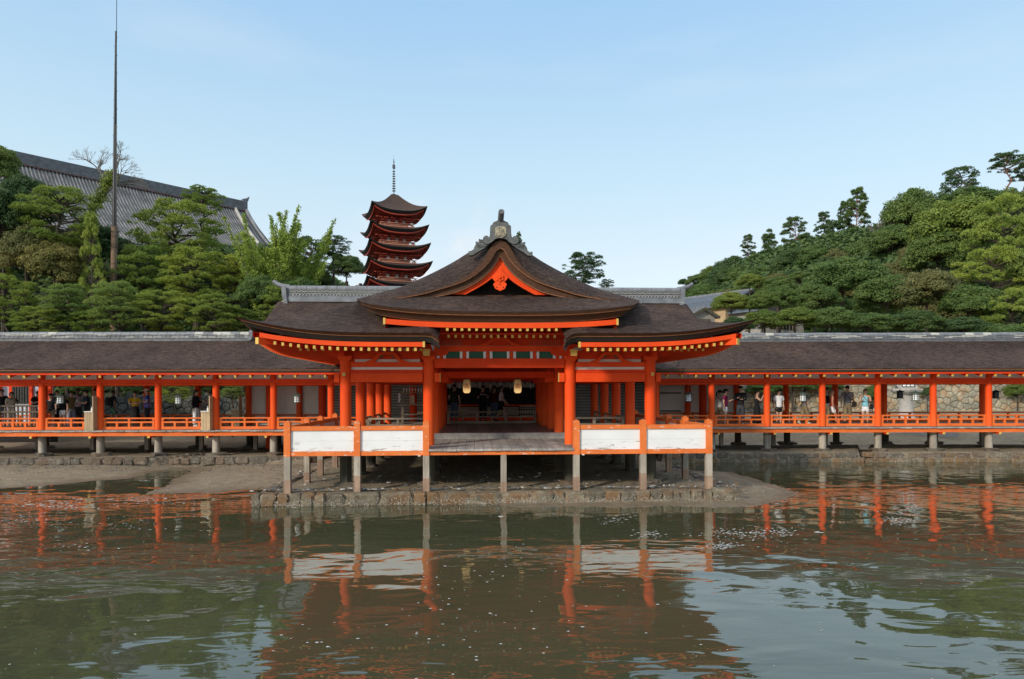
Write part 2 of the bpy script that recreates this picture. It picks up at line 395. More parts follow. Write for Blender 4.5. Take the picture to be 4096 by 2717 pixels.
def poly_px(pts): return np.array([[*GX(x, y)[:2]] for x, y in pts])
shore = poly_px([(-900,1985),(-300,1968),(0,1957),(120,1950),(233,1940),(386,1922),(512,1915),(619,1885),(726,1878),(765,1884),(735,1898),(689,1920),(640,1948),(582,1978),(640,1975),
                 (745,1971),(851,1973),(960,1966),(1024,1964),(1040,2010),(1120,2018),(1400,2014),(1600,2012),(1800,2016),(2000,2024),(2130,2029),(2290,2024),(2470,2030),(2650,2024),(2850,2028),(3025,2025),(3142,2005),(3186,1981),
                 (3177,1964),(3084,1937),(2996,1908),(2908,1888),(2800,1884),(2640,1876),(2600,1866),(2640,1850),(2850,1846),(3100,1847),(3410,1850),(3425,1843),(3440,1850),(3700,1848),(4096,1848),(4600,1852)])
far = np.array([[60, 34], [60, 400], [-120, 400], [-120, 24]])
shore = np.vstack([shore, far])
def sdf(X, Y, poly):
    x = X.ravel(); y = Y.ravel(); d = np.full(x.shape, 1e9); inside = np.zeros(x.shape, bool)
    n = len(poly)
    for i in range(n):
        a = poly[i]; b = poly[(i+1) % n]; e = b - a
        t = np.clip(((x-a[0])*e[0] + (y-a[1])*e[1]) / (e @ e), 0, 1)
        d = np.minimum(d, np.hypot(x - a[0] - t*e[0], y - a[1] - t*e[1]))
        c = (a[1] > y) != (b[1] > y)
        with np.errstate(divide='ignore', invalid='ignore'):
            xi = (b[0]-a[0])*(y-a[1])/(b[1]-a[1] if b[1] != a[1] else 1e-9) + a[0]
        inside ^= c & (x < xi)
    return np.where(inside, d, -d).reshape(X.shape)
rng = np.random.default_rng(3)
def fnoise(X, Y, sc, seed, octv=4):
    r = np.random.default_rng(seed); out = np.zeros(X.shape); amp = 1; tot = 0
    for o in range(octv):
        for k in range(5):
            a = r.uniform(0, 2*math.pi); f = sc*(2**o)*r.uniform(.6, 1.4); ph = r.uniform(0, 6.28)
            out += amp*np.sin((X*math.cos(a)+Y*math.sin(a))*f + ph + 1.5*np.sin((X*math.sin(a)-Y*math.cos(a))*f*.7+ph*2))/5
        tot += amp; amp *= .5
    return out/tot*1.6
def smooth(a, b, t):
    t = np.clip((t-a)/(b-a), 0, 1); return t*t*(3-2*t)
# the slopes behind: a bank under the great hall at the left, a wooded hill at the right
def hill_right(X, Y):
    rx = np.interp(X, [20, 39, 54, 67, 82, 130, 200], [8, 23, 31, 33, 33, 42, 55])
    ry = np.interp(X, [20, 39, 54, 67, 82, 130], [175, 170, 150, 132, 112, 112])
    fy = np.interp(X, [15, 30, 60], [95, 72, 62])
    t = np.clip((Y - fy)/(ry - fy), 0, 1)
    h = rx*(t**.8)
    return np.where(X > 12, h*smooth(12, 34, X), 0)
def bank_left(X, Y):
    t = smooth(41, 58, Y); return 13*t*smooth(-8, -20, X)
def ground_z(X, Y, detail=True):
    s = sdf(X, Y, shore)
    z = np.where(s > 0, np.minimum(.055*s, .145), np.maximum(.10*s, -.8))
    # the raised stone-edged beds
    hx = (X-HOR.x)*math.cos(PSI) + (Y-HOR.y)*math.sin(PSI); hy = -(X-HOR.x)*math.sin(PSI) + (Y-HOR.y)*math.cos(PSI)
    dplat = np.minimum(np.minimum(6.55-np.abs(hx), hy+1.68), 12-hy)
    z = np.where(dplat > 0, np.maximum(z, .285*smooth(-.02, .06, dplat) + .05*smooth(0, 3, dplat)), z)
    lx = (X-LEFT_O.x)*math.cos(LEFT_YAW) + (Y-LEFT_O.y)*math.sin(LEFT_YAW); ly = -(X-LEFT_O.x)*math.sin(LEFT_YAW)+(Y-LEFT_O.y)*math.cos(LEFT_YAW)
    notch = (np.abs(lx - (.75+.55*(ly+1.3))) < .42)
    bed = (ly > -1.22) & (ly < 6) & (lx < 6.5) & ~notch
    z = np.where(bed, np.maximum(z, .375), z); z = np.where(notch & (ly > -1.3) & (ly < 5), np.minimum(z, .17), z)
    ry_ = Y-RIGHT_O.y; bedr = (ry_ > -1.0) & (ry_ < 3.2) & (X > 6.3)
    nr = (np.abs(X - RIGHT_O.x - 6.15 - .5*(ry_+1)) < .28)
    z = np.where(bedr & ~nr, np.maximum(z, .40), z)
    z = z + .26*smooth(3.5, 8, ly)*(X < 0) + .26*smooth(9, 13, ry_)*(X >= 0)
    # tidal pool behind the right walk, mud beyond
    pool = smooth(3.4, 4.2, ry_)*smooth(9.5, 7.5, ry_)*smooth(6.5, 9, X)*smooth(60, 40, X)
    z = z*(1-pool) - .10*pool
    z = z + smooth(36, 48, Y)*1.15
    if detail: z = z + (.022*fnoise(X, Y, .8, 1) + .012*fnoise(X, Y, 5, 2))*smooth(-.6, .5, s)
    return z + hill_right(X, Y) + bank_left(X, Y)
def grid_obj(name, xs, ys, zf, mat, kind='structure'):
    X, Y = np.meshgrid(xs, ys); Zg = zf(X, Y)
    v = np.stack([X, Y, Zg], -1).reshape(-1, 3); nx, ny = len(xs), len(ys)
    i = np.arange(nx*ny).reshape(ny, nx)
    f = np.stack([i[:-1,:-1], i[:-1,1:], i[1:,1:], i[1:,:-1]], -1).reshape(-1, 4)
    me = bpy.data.meshes.new(name); me.vertices.add(len(v)); me.vertices.foreach_set('co', v.ravel())
    me.loops.add(f.size); me.loops.foreach_set('vertex_index', f.ravel()); me.polygons.add(len(f))
    me.polygons.foreach_set('loop_start', np.arange(0, f.size, 4)); me.polygons.foreach_set('use_smooth', np.ones(len(f), bool))
    me.update(); me.validate(); me.materials.append(mat); o = put(name, me); o['kind'] = kind; return o
def mud():
    m, nt, b = newmat('tidal_sand_and_mud'); v = wcoords(nt)
    big = noise(nt, wcoords(nt, (.35, 1, 1)), .55, 5, .6); mid = noise(nt, v, 3, 6, .65); f = noise(nt, v, 30, 5, .75); ff = noise(nt, v, 85, 2, .6)
    col = ramp(nt, big, [(.36, (.27,.20,.118)), (.50, (.40,.305,.19)), (.64, (.54,.425,.28))])
    al = noise(nt, wcoords(nt, (.4,1.3,1)), 1.9, 7, .8); col = mixc(nt, ramp(nt, al, [(.53, 0.0), (.62, .8)]), col, (.15,.12,.068))
    col = mixc(nt, .45, col, ramp(nt, mid, [(.42, (.19,.143,.088)), (.58, (.54,.425,.28))]))
    col = mixc(nt, .5, col, ramp(nt, f, [(.38, (.13,.10,.065)), (.64, (.48,.39,.27))]))
    sp = ramp(nt, ff, [(.70, 0.0), (.74, .8)])
    col = mixc(nt, sp, col, (.50,.46,.38))
    # wetness close to the water
    s = nt.nodes.new('ShaderNodeSeparateXYZ'); g = nt.nodes.new('ShaderNodeNewGeometry'); nt.links.new(g.outputs['Position'], s.inputs[0])
    wet = nt.nodes.new('ShaderNodeMapRange'); wet.inputs[1].default_value = .012; wet.inputs[2].default_value = .045; wet.inputs[3].default_value = 1; wet.inputs[4].default_value = 0
    nt.links.new(s.outputs['Z'], wet.inputs[0])
    col = mixc(nt, wet.outputs[0], col, mixc(nt, 1.0, col, (.74,.71,.68), 'MULTIPLY'))
    # soil and leaf litter on the wooded slopes
    hi = nt.nodes.new('ShaderNodeMapRange'); hi.inputs[1].default_value = 1.8; hi.inputs[2].default_value = 3.0; nt.links.new(s.outputs['Z'], hi.inputs[0])
    col = mixc(nt, hi.outputs[0], col, ramp(nt, mid, [(.35, (.018,.026,.010)), (.65, (.045,.055,.022))]))
    nt.links.new(col, b.inputs['Base Color'])
    rr = nt.nodes.new('ShaderNodeMapRange'); rr.inputs[3].default_value = .85; rr.inputs[4].default_value = .35; nt.links.new(wet.outputs[0], rr.inputs[0]); nt.links.new(rr.outputs[0], b.inputs['Roughness'])
    ad = nt.nodes.new('ShaderNodeMath'); ad.operation = 'ADD'; nt.links.new(f, ad.inputs[0]); nt.links.new(mid, ad.inputs[1])
    bump(nt, b, ad.outputs[0], .10); return m
M['mud'] = mud()
xs = np.concatenate([np.linspace(-160, -30, 40)[:-1], np.linspace(-30, 30, 420)[:-1], np.linspace(30, 220, 60)])
ys = np.concatenate([np.linspace(15, 36, 230)[:-1], np.linspace(36, 60, 60)[:-1], np.linspace(60, 420, 60)])
grid_obj('ground', xs, ys, ground_z, M['mud'])
def water():
    m, nt, b = newmat('turbid_tidal_water')
    v = wcoords(nt, (1, 1, 1))
    d = noise(nt, wcoords(nt, (.35,.6,1)), .5, 4)
    nt.links.new(ramp(nt, d, [(.3, (.050,.054,.028)), (.7, (.066,.066,.036))]), b.inputs['Base Color'])
    b.inputs['Roughness'].default_value = .02; b.inputs['IOR'].default_value = 1.72; b.inputs['Specular IOR Level'].default_value = .5
    n1 = noise(nt, wcoords(nt, (.7,.85,1)), .85, 1, .40, .9)
    n2 = noise(nt, wcoords(nt, (.60,1.5,1)), 2.6, 1, .40, .8)
    n3 = noise(nt, wcoords(nt, (1,1.6,1)), 9.0, 2, .5, .3)
    # ruffled patches and calm patches
    pm = ramp(nt, noise(nt, wcoords(nt, (.10,.22,1)), 1.0, 3, .5), [(.40, .15), (.62, 1.0)])
    mu = nt.nodes.new('ShaderNodeMath'); mu.operation = 'MULTIPLY'; nt.links.new(n2, mu.inputs[0]); nt.links.new(pm, mu.inputs[1])
    mu3 = nt.nodes.new('ShaderNodeMath'); mu3.operation = 'MULTIPLY'; nt.links.new(n3, mu3.inputs[0]); nt.links.new(pm, mu3.inputs[1])
    a = bump(nt, None, n1, .028); c = bump(nt, None, mu.outputs[0], .0105, 1.0, a); bump(nt, b, mu3.outputs[0], .0004, 1.0, c)
    return m
M['water'] = water()
me = bpy.data.meshes.new('water'); me.from_pydata([(-400,-60,0),(400,-60,0),(400,42,0),(-400,42,0)], [], [(0,1,2,3)]); me.materials.append(M['water'])
wo_ = put('water', me); wo_['kind'] = 'structure'
# flecks and rafts of foam drifting on the water
M['foam'] = simple('sea_foam', (.50,.50,.48), .6, .08, 20)
def foam():
    r = random.Random(5); mb = MB()
    def fleck(x, y, s, asp=.7):
        n = 7; a0 = r.uniform(0, 6.28); s = s*.74
        pts = []
        for k in range(n):
            t = a0 + 2*math.pi*k/n; q = s*r.uniform(.55, 1.1); pts.append((x+q*math.cos(t), y+q*asp*math.sin(t), .003))
        mb.add(pts + [(x, y, .003+s*.12)], [(k, (k+1) % n, n) for k in range(n)])
    def wet(x, y): return True
    X = []; 
    for i in range(650):
        y = 5 + 15*(r.random()**1.1); x = r.uniform(-.8, .8)*y; X.append((x, y, .010 + .022*r.random()**4))
    clusters = [((560,2000),90,14,70,.05),((230,2020),200,16,90,.07),((120,2080),160,30,60,.05),((700,2010),80,12,24,.05),((500,2100),170,30,34,.05),((300,2190),160,16,24,.05),
                ((2860,2190),110,9,40,.045),((2960,2135),170,22,110,.055),((3130,2125),70,20,60,.05),((3570,2080),60,30,60,.05),((2460,2080),90,20,50,.045),((2600,2140),70,14,50,.05),((2250,2060),100,14,30,.035),
                ((2900,2180),60,12,40,.05),((1730,2300),300,120,26,.04),((2100,2250),260,100,18,.04),((2400,2350),260,130,18,.04),((1900,2520),500,160,26,.04),((1300,2540),200,80,10,.04)]
    for (cx, cy), sx, sy, n, s in clusters:
        for k in range(n):
            q = GX(cx + r.gauss(0, sx*.5), cy + r.gauss(0, sy*.5)); X.append((q.x, q.y, s*r.uniform(.35, 1.0)))
    # the line of froth along the shore
    for i in range(14, 34):
        a, b_ = shore[i], shore[(i+1) % len(shore)]
        ln = float(np.hypot(*(b_-a)))
        for k in range(int(ln/.05)):
            t = r.random(); q = a + (b_-a)*t; X.append((q[0]+r.gauss(0,.03), q[1]-abs(r.gauss(0,.05))-.02, .012+.02*r.random()))
    arr = np.array([[a, b_] for a, b_, c in X]); s = sdf(arr[:,0], arr[:,1], shore)
    for (x, y, q), sd in zip(X, s):
        if sd < .04: fleck(x, y, q)
    for px, py, w, h in [(577,1924,20,4),(320,1998,13,5),(205,2005,14,5),(440,1998,8,3),(660,1994,14,3),(120,2018,12,3),(1175,2030,10,3),(2004,2067,14,3),(3270,2129,16,5)]:
        q = GX(px, py)
        for k in range(9):
            a = r.gauss(0, .5)*w*q.y/F; c = r.gauss(0, .3)*.12; fleck(q.x+a, q.y+c, .05*r.uniform(.7, 1.3), .6)
    o = mb.build('foam', M['foam']); tag(o, kind='stuff', label='white foam flecks drifting on the brown water', cat='foam'); return o
foam()
# ================================================================ the front hall
ROWS = [0.0, 2.62, 4.87, 7.12, 9.45]; CX = [-4.46, -2.07, 2.07, 4.46]
DECK, FLOOR = 1.45, 1.63
hall = thing('shrine_hall', 'central vermilion shrine hall with brown bark gable roof standing on piles', 'shrine hall', HOR, PSI)
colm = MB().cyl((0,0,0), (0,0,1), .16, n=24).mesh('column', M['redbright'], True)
pilem = MB().cyl((0,0,0), (0,0,1), .172, n=8, ph=.39).mesh('pile', M['darkwood'])
for j, y in enumerate(ROWS):
    for x in CX:
        z0 = DECK if j == 0 else FLOOR
        put('column', colm, hall, (x, y, z0), scale=(1,1,3.9-z0))
        put('pile', pilem, hall, (x, y, .22), scale=(1,1,1.05))
# foundation stones under the piles
def rock_mesh(seed, w, d, h, jit=.12, mat=None, bev=.22):
    r = random.Random(seed); bm = bmesh.new(); bmesh.ops.create_cube(bm, size=1.0)
    bmesh.ops.bevel(bm, geom=bm.edges[:], offset=bev, segments=1, affect='EDGES', profile=.6)
    for v in bm.verts:
        v.co.x = (v.co.x + r.uniform(-jit, jit))*w; v.co.y = (v.co.y + r.uniform(-jit, jit))*d; v.co.z = (v.co.z + r.uniform(-jit, jit))*h
    me = bpy.data.meshes.new('stone'); bm.to_mesh(me); bm.free(); me.materials.append(mat or M['kerb2'])
    me.polygons.foreach_set('use_smooth', [False]*len(me.polygons)); return me
fst = [rock_mesh(s, .62, .5, .16) for s in range(5)]
k = 0
for j, y in enumerate(ROWS[:4]):
    for x in CX:
        put('foundation_stone', fst[k % 5], hall, (x, y-.02, .33), (0,0,k)); k += 1
# floors: each board a part
plk = MB().box(-.1235,.1235, -1.47, 2.52, -.055, 0).mesh('plank', M['deck']); plw = MB().box(-.1235,.1235, -1.25, 2.52, -.055, 0).mesh('plank', M['deck'])
nb = 46
for i in range(nb):
    x = -5.7 + (i+.5)*11.4/nb
    put('plank', plk if abs(x) < 1.98 else plw, hall, (x, random.uniform(-.02,.02), DECK + random.uniform(-.003,.004)), scale=(11.4/nb/.2560, 1, 1))
fpl = MB().box(-.2,.2, 2.50, 9.7, -.06, 0).mesh('floorboard', M['hallfloor'])
for i in range(23):
    x = -4.6 + (i+.5)*.4; put('floorboard', fpl, hall, (x, 0, FLOOR + random.uniform(-.003,.003)), scale=(.972,1,1))
for y0, y1, x0, x1 in ((2.55, 12, -5.6, -4.62), (2.55, 12, 4.62, 5.6)):
    MB().box(x0, x1, y0, y1, DECK-.06, DECK).build('side_floor', M['deck'], hall)
MB().box(-4.6, 4.6, 2.44, 2.495, DECK+.005, FLOOR+.012).build('step_riser', M['deck'], hall)
MB().box(-4.6, 4.6, 2.40, 2.437, DECK+.003, DECK+.035).build('step_sill', M['deck'], hall)
# beams under the deck
for nm, y0, y1 in (('front_edge_beam', -1.40, -1.27),):
    for x0, x1 in ((-2.05, -.03), (.13, 2.05)):
        MB().box(x0, x1, y0, y1, 1.285, 1.392).build(nm, M['orange'], hall)
for y in (-.1, 1.3, 2.7, 4.9, 7.1, 9.4): MB().box(-5.7, 5.7, y-.07, y+.07, 1.18, 1.33).build('floor_joist', M['darkwood'], hall)
def square_pile(name_parent, x, y, ztop=1.30, zb=.30, splice=.62, w=.087, cap=True):
    o = MB().box(x-w, x+w, y-w, y+w, splice, ztop).build('support_post', M['greywood'], name_parent)
    MB().box(x-w-.004, x+w+.004, y-w-.004, y+w+.004, zb, splice).build('spliced_foot', M['newwood'], o)
    return o
square_pile(hall, .05, -1.33, 1.285, .26, .55, .078)
MB().box(-.03,.13, -1.415, -1.25, 1.285, 1.396).build('beam_end', M['orange'], hall)
# columns tie beams of the wings
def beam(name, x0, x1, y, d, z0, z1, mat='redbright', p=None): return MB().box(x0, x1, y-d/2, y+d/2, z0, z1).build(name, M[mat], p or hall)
for sgn in (-1, 1):
    def bx(a, b): return (a, b) if sgn > 0 else (-b, -a)
    x0, x1 = bx(2.07-.36, 4.46-.10) if False else bx(2.24, 4.30)
    o = beam('tie_beam', x0, x1, -.03, .15, 3.285, 3.545)
    a, b = bx(1.74, 1.90); e = beam('beam_end', a, b, -.03, .15, 3.285, 3.545, 'redbright', o)
    a, b = bx(1.725, 1.738); beam('beam_tip', a, b, -.03, .152, 3.283, 3.547, 'yellow', o)
    a, b = bx(4.62, 4.76); beam('beam_end', a, b, -.03, .15, 3.285, 3.545, 'redbright', o)
    beam('upper_tie_beam', x0, x1, 0, .12, 3.73, 3.865)
    beam('plaster_strip', x0, x1, .05, .04, 3.55, 3.725, 'plaster'); beam('middle_beam', x0, x1, .0, .05, 3.552, 3.645, 'red')
    MB().box(sgn*4.46-.045, sgn*4.46+.045, -.27, -.10, 3.46, 3.55).build('beam_nose', M['redbright'], hall)
    MB().box(sgn*4.46-.047, sgn*4.46+.047, -.285, -.272, 3.458, 3.552).build('nose_tip', M['yellow'], hall)
    # rows behind
    for j in range(1, 5):
        beam('tie_beam', x0, x1, ROWS[j], .13, 3.30, 3.50, 'red'); beam('upper_tie_beam', x0, x1, ROWS[j], .12, 3.70, 3.85, 'red')
    for j in range(4):
        for xx in (2.07, 4.46):
            MB().box(sgn*xx-.06, sgn*xx+.06, ROWS[j]+.15, ROWS[j+1]-.15, 3.30, 3.47).build('side_tie_beam', M['red'], hall)
            MB().box(sgn*xx-.06, sgn*xx+.06, ROWS[j]+.15, ROWS[j+1]-.15, 3.70, 3.85).build('side_tie_beam', M['red'], hall)
    for j in (1, 2, 3):
        a, b = bx(1.60, 1.93); beam('beam_end', a, b, ROWS[j], .12, 3.31, 3.46, 'redbright')
# capitals, bracket arms, eave purlin
def bracket(x, y, inner=False, sgn=1):
    t = MB()
    t.prism([(-.13,3.9),(.13,3.9),(.20,3.97),(.20,4.045),(-.20,4.045),(-.20,3.97)], -.17, .17)
    o = t.build('capital_block', M['redbright'], hall); o.location = (x, y, 0)
    a = MB().prism([(-.36,4.05),(-.46,4.06),(-.55,4.10),(-.58,4.15),(-.58,4.20),(.58,4.20),(.58,4.15),(.55,4.10),(.46,4.06),(.36,4.05)], -.075, .075).build('bracket_arm', M['red'], o)
    for q in (-.46, 0, .46):
        MB().prism([(q-.07,4.205),(q+.07,4.205),(q+.10,4.25),(q+.10,4.29),(q-.10,4.29),(q-.10,4.25)], -.09, .09).build('bearing_block', M['red'], o)
    b = MB().prism([(-.62,4.08),(-.56,4.03),(.30,4.03),(.30,4.20),(-.62,4.20)], -.06, .06, 'yz').build('projecting_arm', M['red'], o)
    return o
for x in CX: bracket(x, 0)
for sgn in (-1, 1):
    # big yellow-faced nose over the inner columns
    x = sgn*2.09
    MB().prism([(x-.085,4.02),(x+.085,4.02),(x+.11,4.20),(x-.11,4.20)], -.66, -.30).build('beam_nose', M['redbright'], hall)
    MB().prism([(x-.087,4.018),(x+.087,4.018),(x+.112,4.202),(x-.112,4.202)], -.675, -.662).build('nose_tip', M['yellow'], hall)
    a, b = sorted((sgn*2.0, sgn*6.3))
    beam('eave_purlin', a, b, 0, .13, 4.295, 4.43, 'red')
    a, b = sorted((sgn*2.32, sgn*4.20))
    beam('plaster_panel', a, b, .06, .03, 3.87, 4.29, 'plaster')
    beam('wall_plate', a, b, .02, .03, 3.95, 4.20, 'red')
    # frog-leg strut between the columns
    cx = sgn*3.26
    leg = []
    outer = [(0,.30),(.14,.295),(.24,.26),(.30,.20),(.36,.12),(.44,.06),(.55,.03),(.62,.0)]
    inner = [(.36,.0),(.30,.05),(.24,.12),(.17,.185),(.08,.21),(0,.215)]
    poly = [(cx+a, 3.868+b) for a, b in outer + inner] + [(cx-a, 3.868+b) for a, b in inner[::-1][1:] + outer[::-1][:-1]]
    f = MB()
    right = [(cx+a, 3.868+b) for a, b in outer + inner]; left = [(cx-a, 3.868+b) for a, b in (outer + inner)][::-1]
    f.prism(right, -.12, -.02); f.prism(left, -.12, -.02); f.build('frog_leg_strut', M['redbright'], hall)
    g = MB(); 
    for q in (-1, 1): g.prism([(cx+q*.10,3.868+.17),(cx+q*.24,3.868+.08),(cx+q*.20,3.868+.16),(cx+q*.12,3.868+.20)], -.085, -.06)
    g.build('strut_carving', M['green'], hall)
# central bay: deep painted frieze
beam('lintel_beam', -1.90, 1.90, 0, .16, 3.70, 3.97, 'red')
beam('frieze_beam', -1.90, 1.90, 0, .14, 4.18, 4.345, 'redbright')
beam('upper_frieze_beam', -1.90, 1.90, .05, .10, 4.36, 4.56, 'red')
for k, cx_ in enumerate((-1.37, -.69, 0, .69, 1.37)):
    beam('green_panel', cx_-.225, cx_+.225, .03, .03, 3.975, 4.175, 'green')
for cx_ in (-1.03, -.345, .345, 1.03, -1.70, 1.70):
    for q, mt in ((-.095,'white'), (-.0,'redbright'), (.095,'white')):
        beam('frieze_strip', cx_+q-.038, cx_+q+.038, .01, .05, 3.975, 4.175, mt)
outer = [(0,.24),(.14,.235),(.25,.20),(.32,.14),(.40,.07),(.52,.03),(.64,.0)]; inner = [(.36,.0),(.30,.05),(.22,.11),(.10,.15),(0,.155)]
f = MB(); pr = outer + inner
f.prism([(a, 4.35+b) for a, b in pr], -.12, -.01); f.prism([(-a, 4.35+b) for a, b in pr][::-1], -.12, -.01); f.build('frog_leg_strut', M['redbright'], hall)
comb = MB()
for k in range(34):
    x = -1.75 + k*.04 if k < 17 else 1.75 - (k-17)*.055
    comb.box(x-.003, x+.003, -.06, -.05, 4.35, 4.52)
tag(comb.build('bird_spikes', M['railwood'], hall), kind='stuff')
for j in range(1, 5):
    beam('cross_beam', -1.90, 1.90, ROWS[j], .15, 3.46, 3.66, 'red')
    beam('cross_beam', -1.90, 1.90, ROWS[j], .13, 3.85, 4.05, 'red')
# ceiling boards inside
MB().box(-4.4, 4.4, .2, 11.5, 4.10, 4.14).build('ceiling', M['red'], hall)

# ---------------------------------------------------------------- roof
GP = [(0,0),(.6,.2),(1.3,.5),(2.0,.84),(2.65,1.17),(3.95,1.57),(4.72,1.92),(5.35,2.24),(5.88,2.575),(6.35,2.86),(6.85,3.10)]
EV = 6.85; FY = -2.1; ZE = 4.55
def corner_lift(x, y):
    """upsweep of the eaves towards the corners"""
    u = max(0.0, min(1.0, (abs(x)-3.4)/3.45)); v = max(0.0, min(1.0, (1.6-y)/3.7))
    return .40*(u**2.4)*(v**2.4)
def roof_z(x, y):
    es = EV-abs(x); ef = y-FY
    s = es if y >= .6 else min(es, ef*1.02)
    return ZE + interp(s, GP) + corner_lift(x, y)*max(0, 1-.25*s)
rows = []
xs_ = sorted(set([round(-6.85+.1*i, 3) for i in range(138)] + [6.85]))
ys_ = [FY+.12*i for i in range(23)] + [.6,.7] + [.7+.5*i for i in range(1, 24)]
rf = MB()
def wing_roof(sgn):
    mb = MB()
    xs2 = [1.67 + (EV-1.67)*i/52 for i in range(53)]
    R_ = []
    for y in ys_:
        if y > .56: break
        row = []
        for x in xs2:
            z = roof_z(x, y)
            e = x-1.67                                     # rounded inner end
            if e < .34: z -= .17*(1-e/.34)**2.2 - (.05 if False else 0)
            row.append((sgn*x, y, z + .10*math.exp(-((x-2.15)/.35)**2)*min(1, max(0, (y-FY)/.5))))
        R_.append(row)
    mb.grid(R_); return mb.build('lower_roof', M['bark'], hall, True)
wing_roof(-1); wing_roof(1)
mb = MB(); R_ = []
for y in [.6, .8] + [.8+.6*i for i in range(1, 18)]:
    R_.append([(x, y, roof_z(x, max(y, .6))) for x in xs_])
mb.grid(R_)
R2 = [[(x, .6, min(roof_z(x, .59), roof_z(x, .6))) for x in xs_], [(x, .6, roof_z(x, .6)) for x in xs_]]
mb.build('main_roof', M['bark'], hall, True)
yb_ = .8+.6*17
# layered eave edges along the front of each wing and round the corner to the side
def eave_layers(sgn, layers, xin=1.67, ylast=yb_, ev=EV, fy=FY, ztop=None, lift=corner_lift, parent=None):
    out = []
    for name, mat, i0, z0, i1, z1 in layers:
        mb = MB(); rows = []
        st = [(t/30, 'f') for t in range(31)] + [(t/16, 's') for t in range(1, 17)]
        def pos(t, w, i, dz):
            xo = ev-i
            if w == 'f': x = xin + (xo-xin)*t; y = fy+i
            else: x = xo; y = fy+i + (ylast-fy-i)*t
            zz = ztop(x, y) if ztop else ZE
            drop = 0
            if xin > 1 and x-xin < .3: drop = .16*(1-(x-xin)/.3)**2
            xl = xin + (ev-xin)*t if w == 'f' else ev
            return (sgn*x, y, zz + lift(xl if w == 'f' else ev, fy if w == 'f' else y) - dz - drop)
        for t, w in st:
            rows.append([pos(t, w, i0, z0), pos(t, w, i1, z1), pos(t, w, i1+.3, z1+.02), pos(t, w, i0+.3, max(z0+.08, .08))])
        mb.grid([list(r) for r in rows], closed=True)
        mb.add([rows[0][0], rows[0][1], rows[0][2], rows[0][3]], [(0,1,2,3)])
        o = mb.build(name, M[mat], parent or hall); out.append(o)
    return out
for sgn in (-1, 1):
    eave_layers(sgn, [('eave_edge', 'barkedge', 0.0, .003, .10, .075), ('eave_lath', 'copper', .095, .076, .108, .092), ('lower_eave_edge', 'barkblack', .125, .094, .26, .235)])
def flift(x, y=None): return .26*max(0.0, (abs(x)-3.0)/3.4)**2.6
for sgn in (-1, 1):
    # fascia board
    mb = MB(); rows = []
    for k in range(25):
        x = 2.10 + (6.32-2.10)*k/24; l = flift(x)
        rows.append([(sgn*x, -1.90, 4.195+l), (sgn*x, -1.90, 4.315+l), (sgn*x, -1.78, 4.315+l), (sgn*x, -1.78, 4.195+l)])
    mb.grid(rows, closed=True); mb.add(rows[0], [(0,1,2,3)]); mb.add(rows[-1], [(0,1,2,3)])
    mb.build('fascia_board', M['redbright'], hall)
    MB().box(*sorted((sgn*2.04, sgn*2.098)), -1.91, -1.77, 4.18, 4.33).build('fascia_tip', M['yellow'], hall)
    # side fascia
    mb = MB(); rows = []
    for k in range(25):
        y = -1.80 + (10.8+1.80)*k/24; l = .26*max(0.0, (1.6-y)/3.4)**2.6
        rows.append([(sgn*6.52, y, 4.195+l), (sgn*6.52, y, 4.315+l), (sgn*6.40, y, 4.315+l), (sgn*6.40, y, 4.195+l)])
    mb.grid(rows, closed=True); mb.build('side_fascia', M['redbright'], hall)
    # soffit boards over the rafters
    mb = MB(); rows = []
    for k in range(21):
        x = 1.9 + (6.45-1.9)*k/20
        rows.append([(sgn*x, -1.85, 4.24+flift(x)), (sgn*x, -.9, 4.36+flift(x)*.4), (sgn*x, .2, 4.47)])
    mb.grid(rows)
    rows = []
    for k in range(25):
        y = -1.80 + 12.6*k/24; l = .26*max(0.0, (1.6-y)/3.4)**2.6
        rows.append([(sgn*6.45, y, 4.243+l), (sgn*5.4, y, 4.362+l*.4), (sgn*4.40, y, 4.473)])
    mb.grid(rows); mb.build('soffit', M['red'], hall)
    # hip beam
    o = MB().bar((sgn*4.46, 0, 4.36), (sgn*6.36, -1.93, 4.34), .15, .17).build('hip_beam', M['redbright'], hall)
    d = Vector((sgn*1.90, -1.93, -.02)).normalized(); e = Vector((sgn*6.36, -1.93, 4.34))
    MB().bar(e + d*.001, e + d*.018, .152, .172).build('hip_beam_tip', M['yellow'], o)
# rafters
def rafter_pair(name, p0, p1, w, h, mat='red'):
    d = (Vector(p1)-Vector(p0)).normalized()
    return MB().bar(p0, p1, w, h).mesh(name, M[mat]), MB().bar(Vector(p1)+d*.001, Vector(p1)+d*.014, w+.002, h+.002).mesh(name+'_tip', M['yellow'])
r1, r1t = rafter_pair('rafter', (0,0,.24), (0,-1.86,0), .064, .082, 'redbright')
r2, r2t = rafter_pair('base_rafter', (0,0,.20), (0,-1.25,.03), .064, .075)
for sgn in (-1, 1):
    for k in range(19):
        x = sgn*(2.29 + .2022*k); l = flift(x)
        o = put('rafter', r1, hall, (x, -.02, 4.125+l*.92)); put('rafter_tip', r1t, o)
        if k < 17:
            o = put('base_rafter', r2, hall, (x+.10, -.02, 4.13)); put('rafter_tip', r2t, o)
rs, rst = rafter_pair('side_rafter', (0,0,.24), (1.86,0,0), .064, .082, 'redbright')
for sgn in (-1, 1):
    for k in range(58):
        y = -1.55 + .2022*k
        if y > 9.9: break
        l = .26*max(0.0, (1.6-y)/3.4)**2.6
        o = put('side_rafter', rs, hall, (sgn*4.60, y, 4.125+l), scale=(sgn,1,1))
        put('rafter_tip', rst, o)
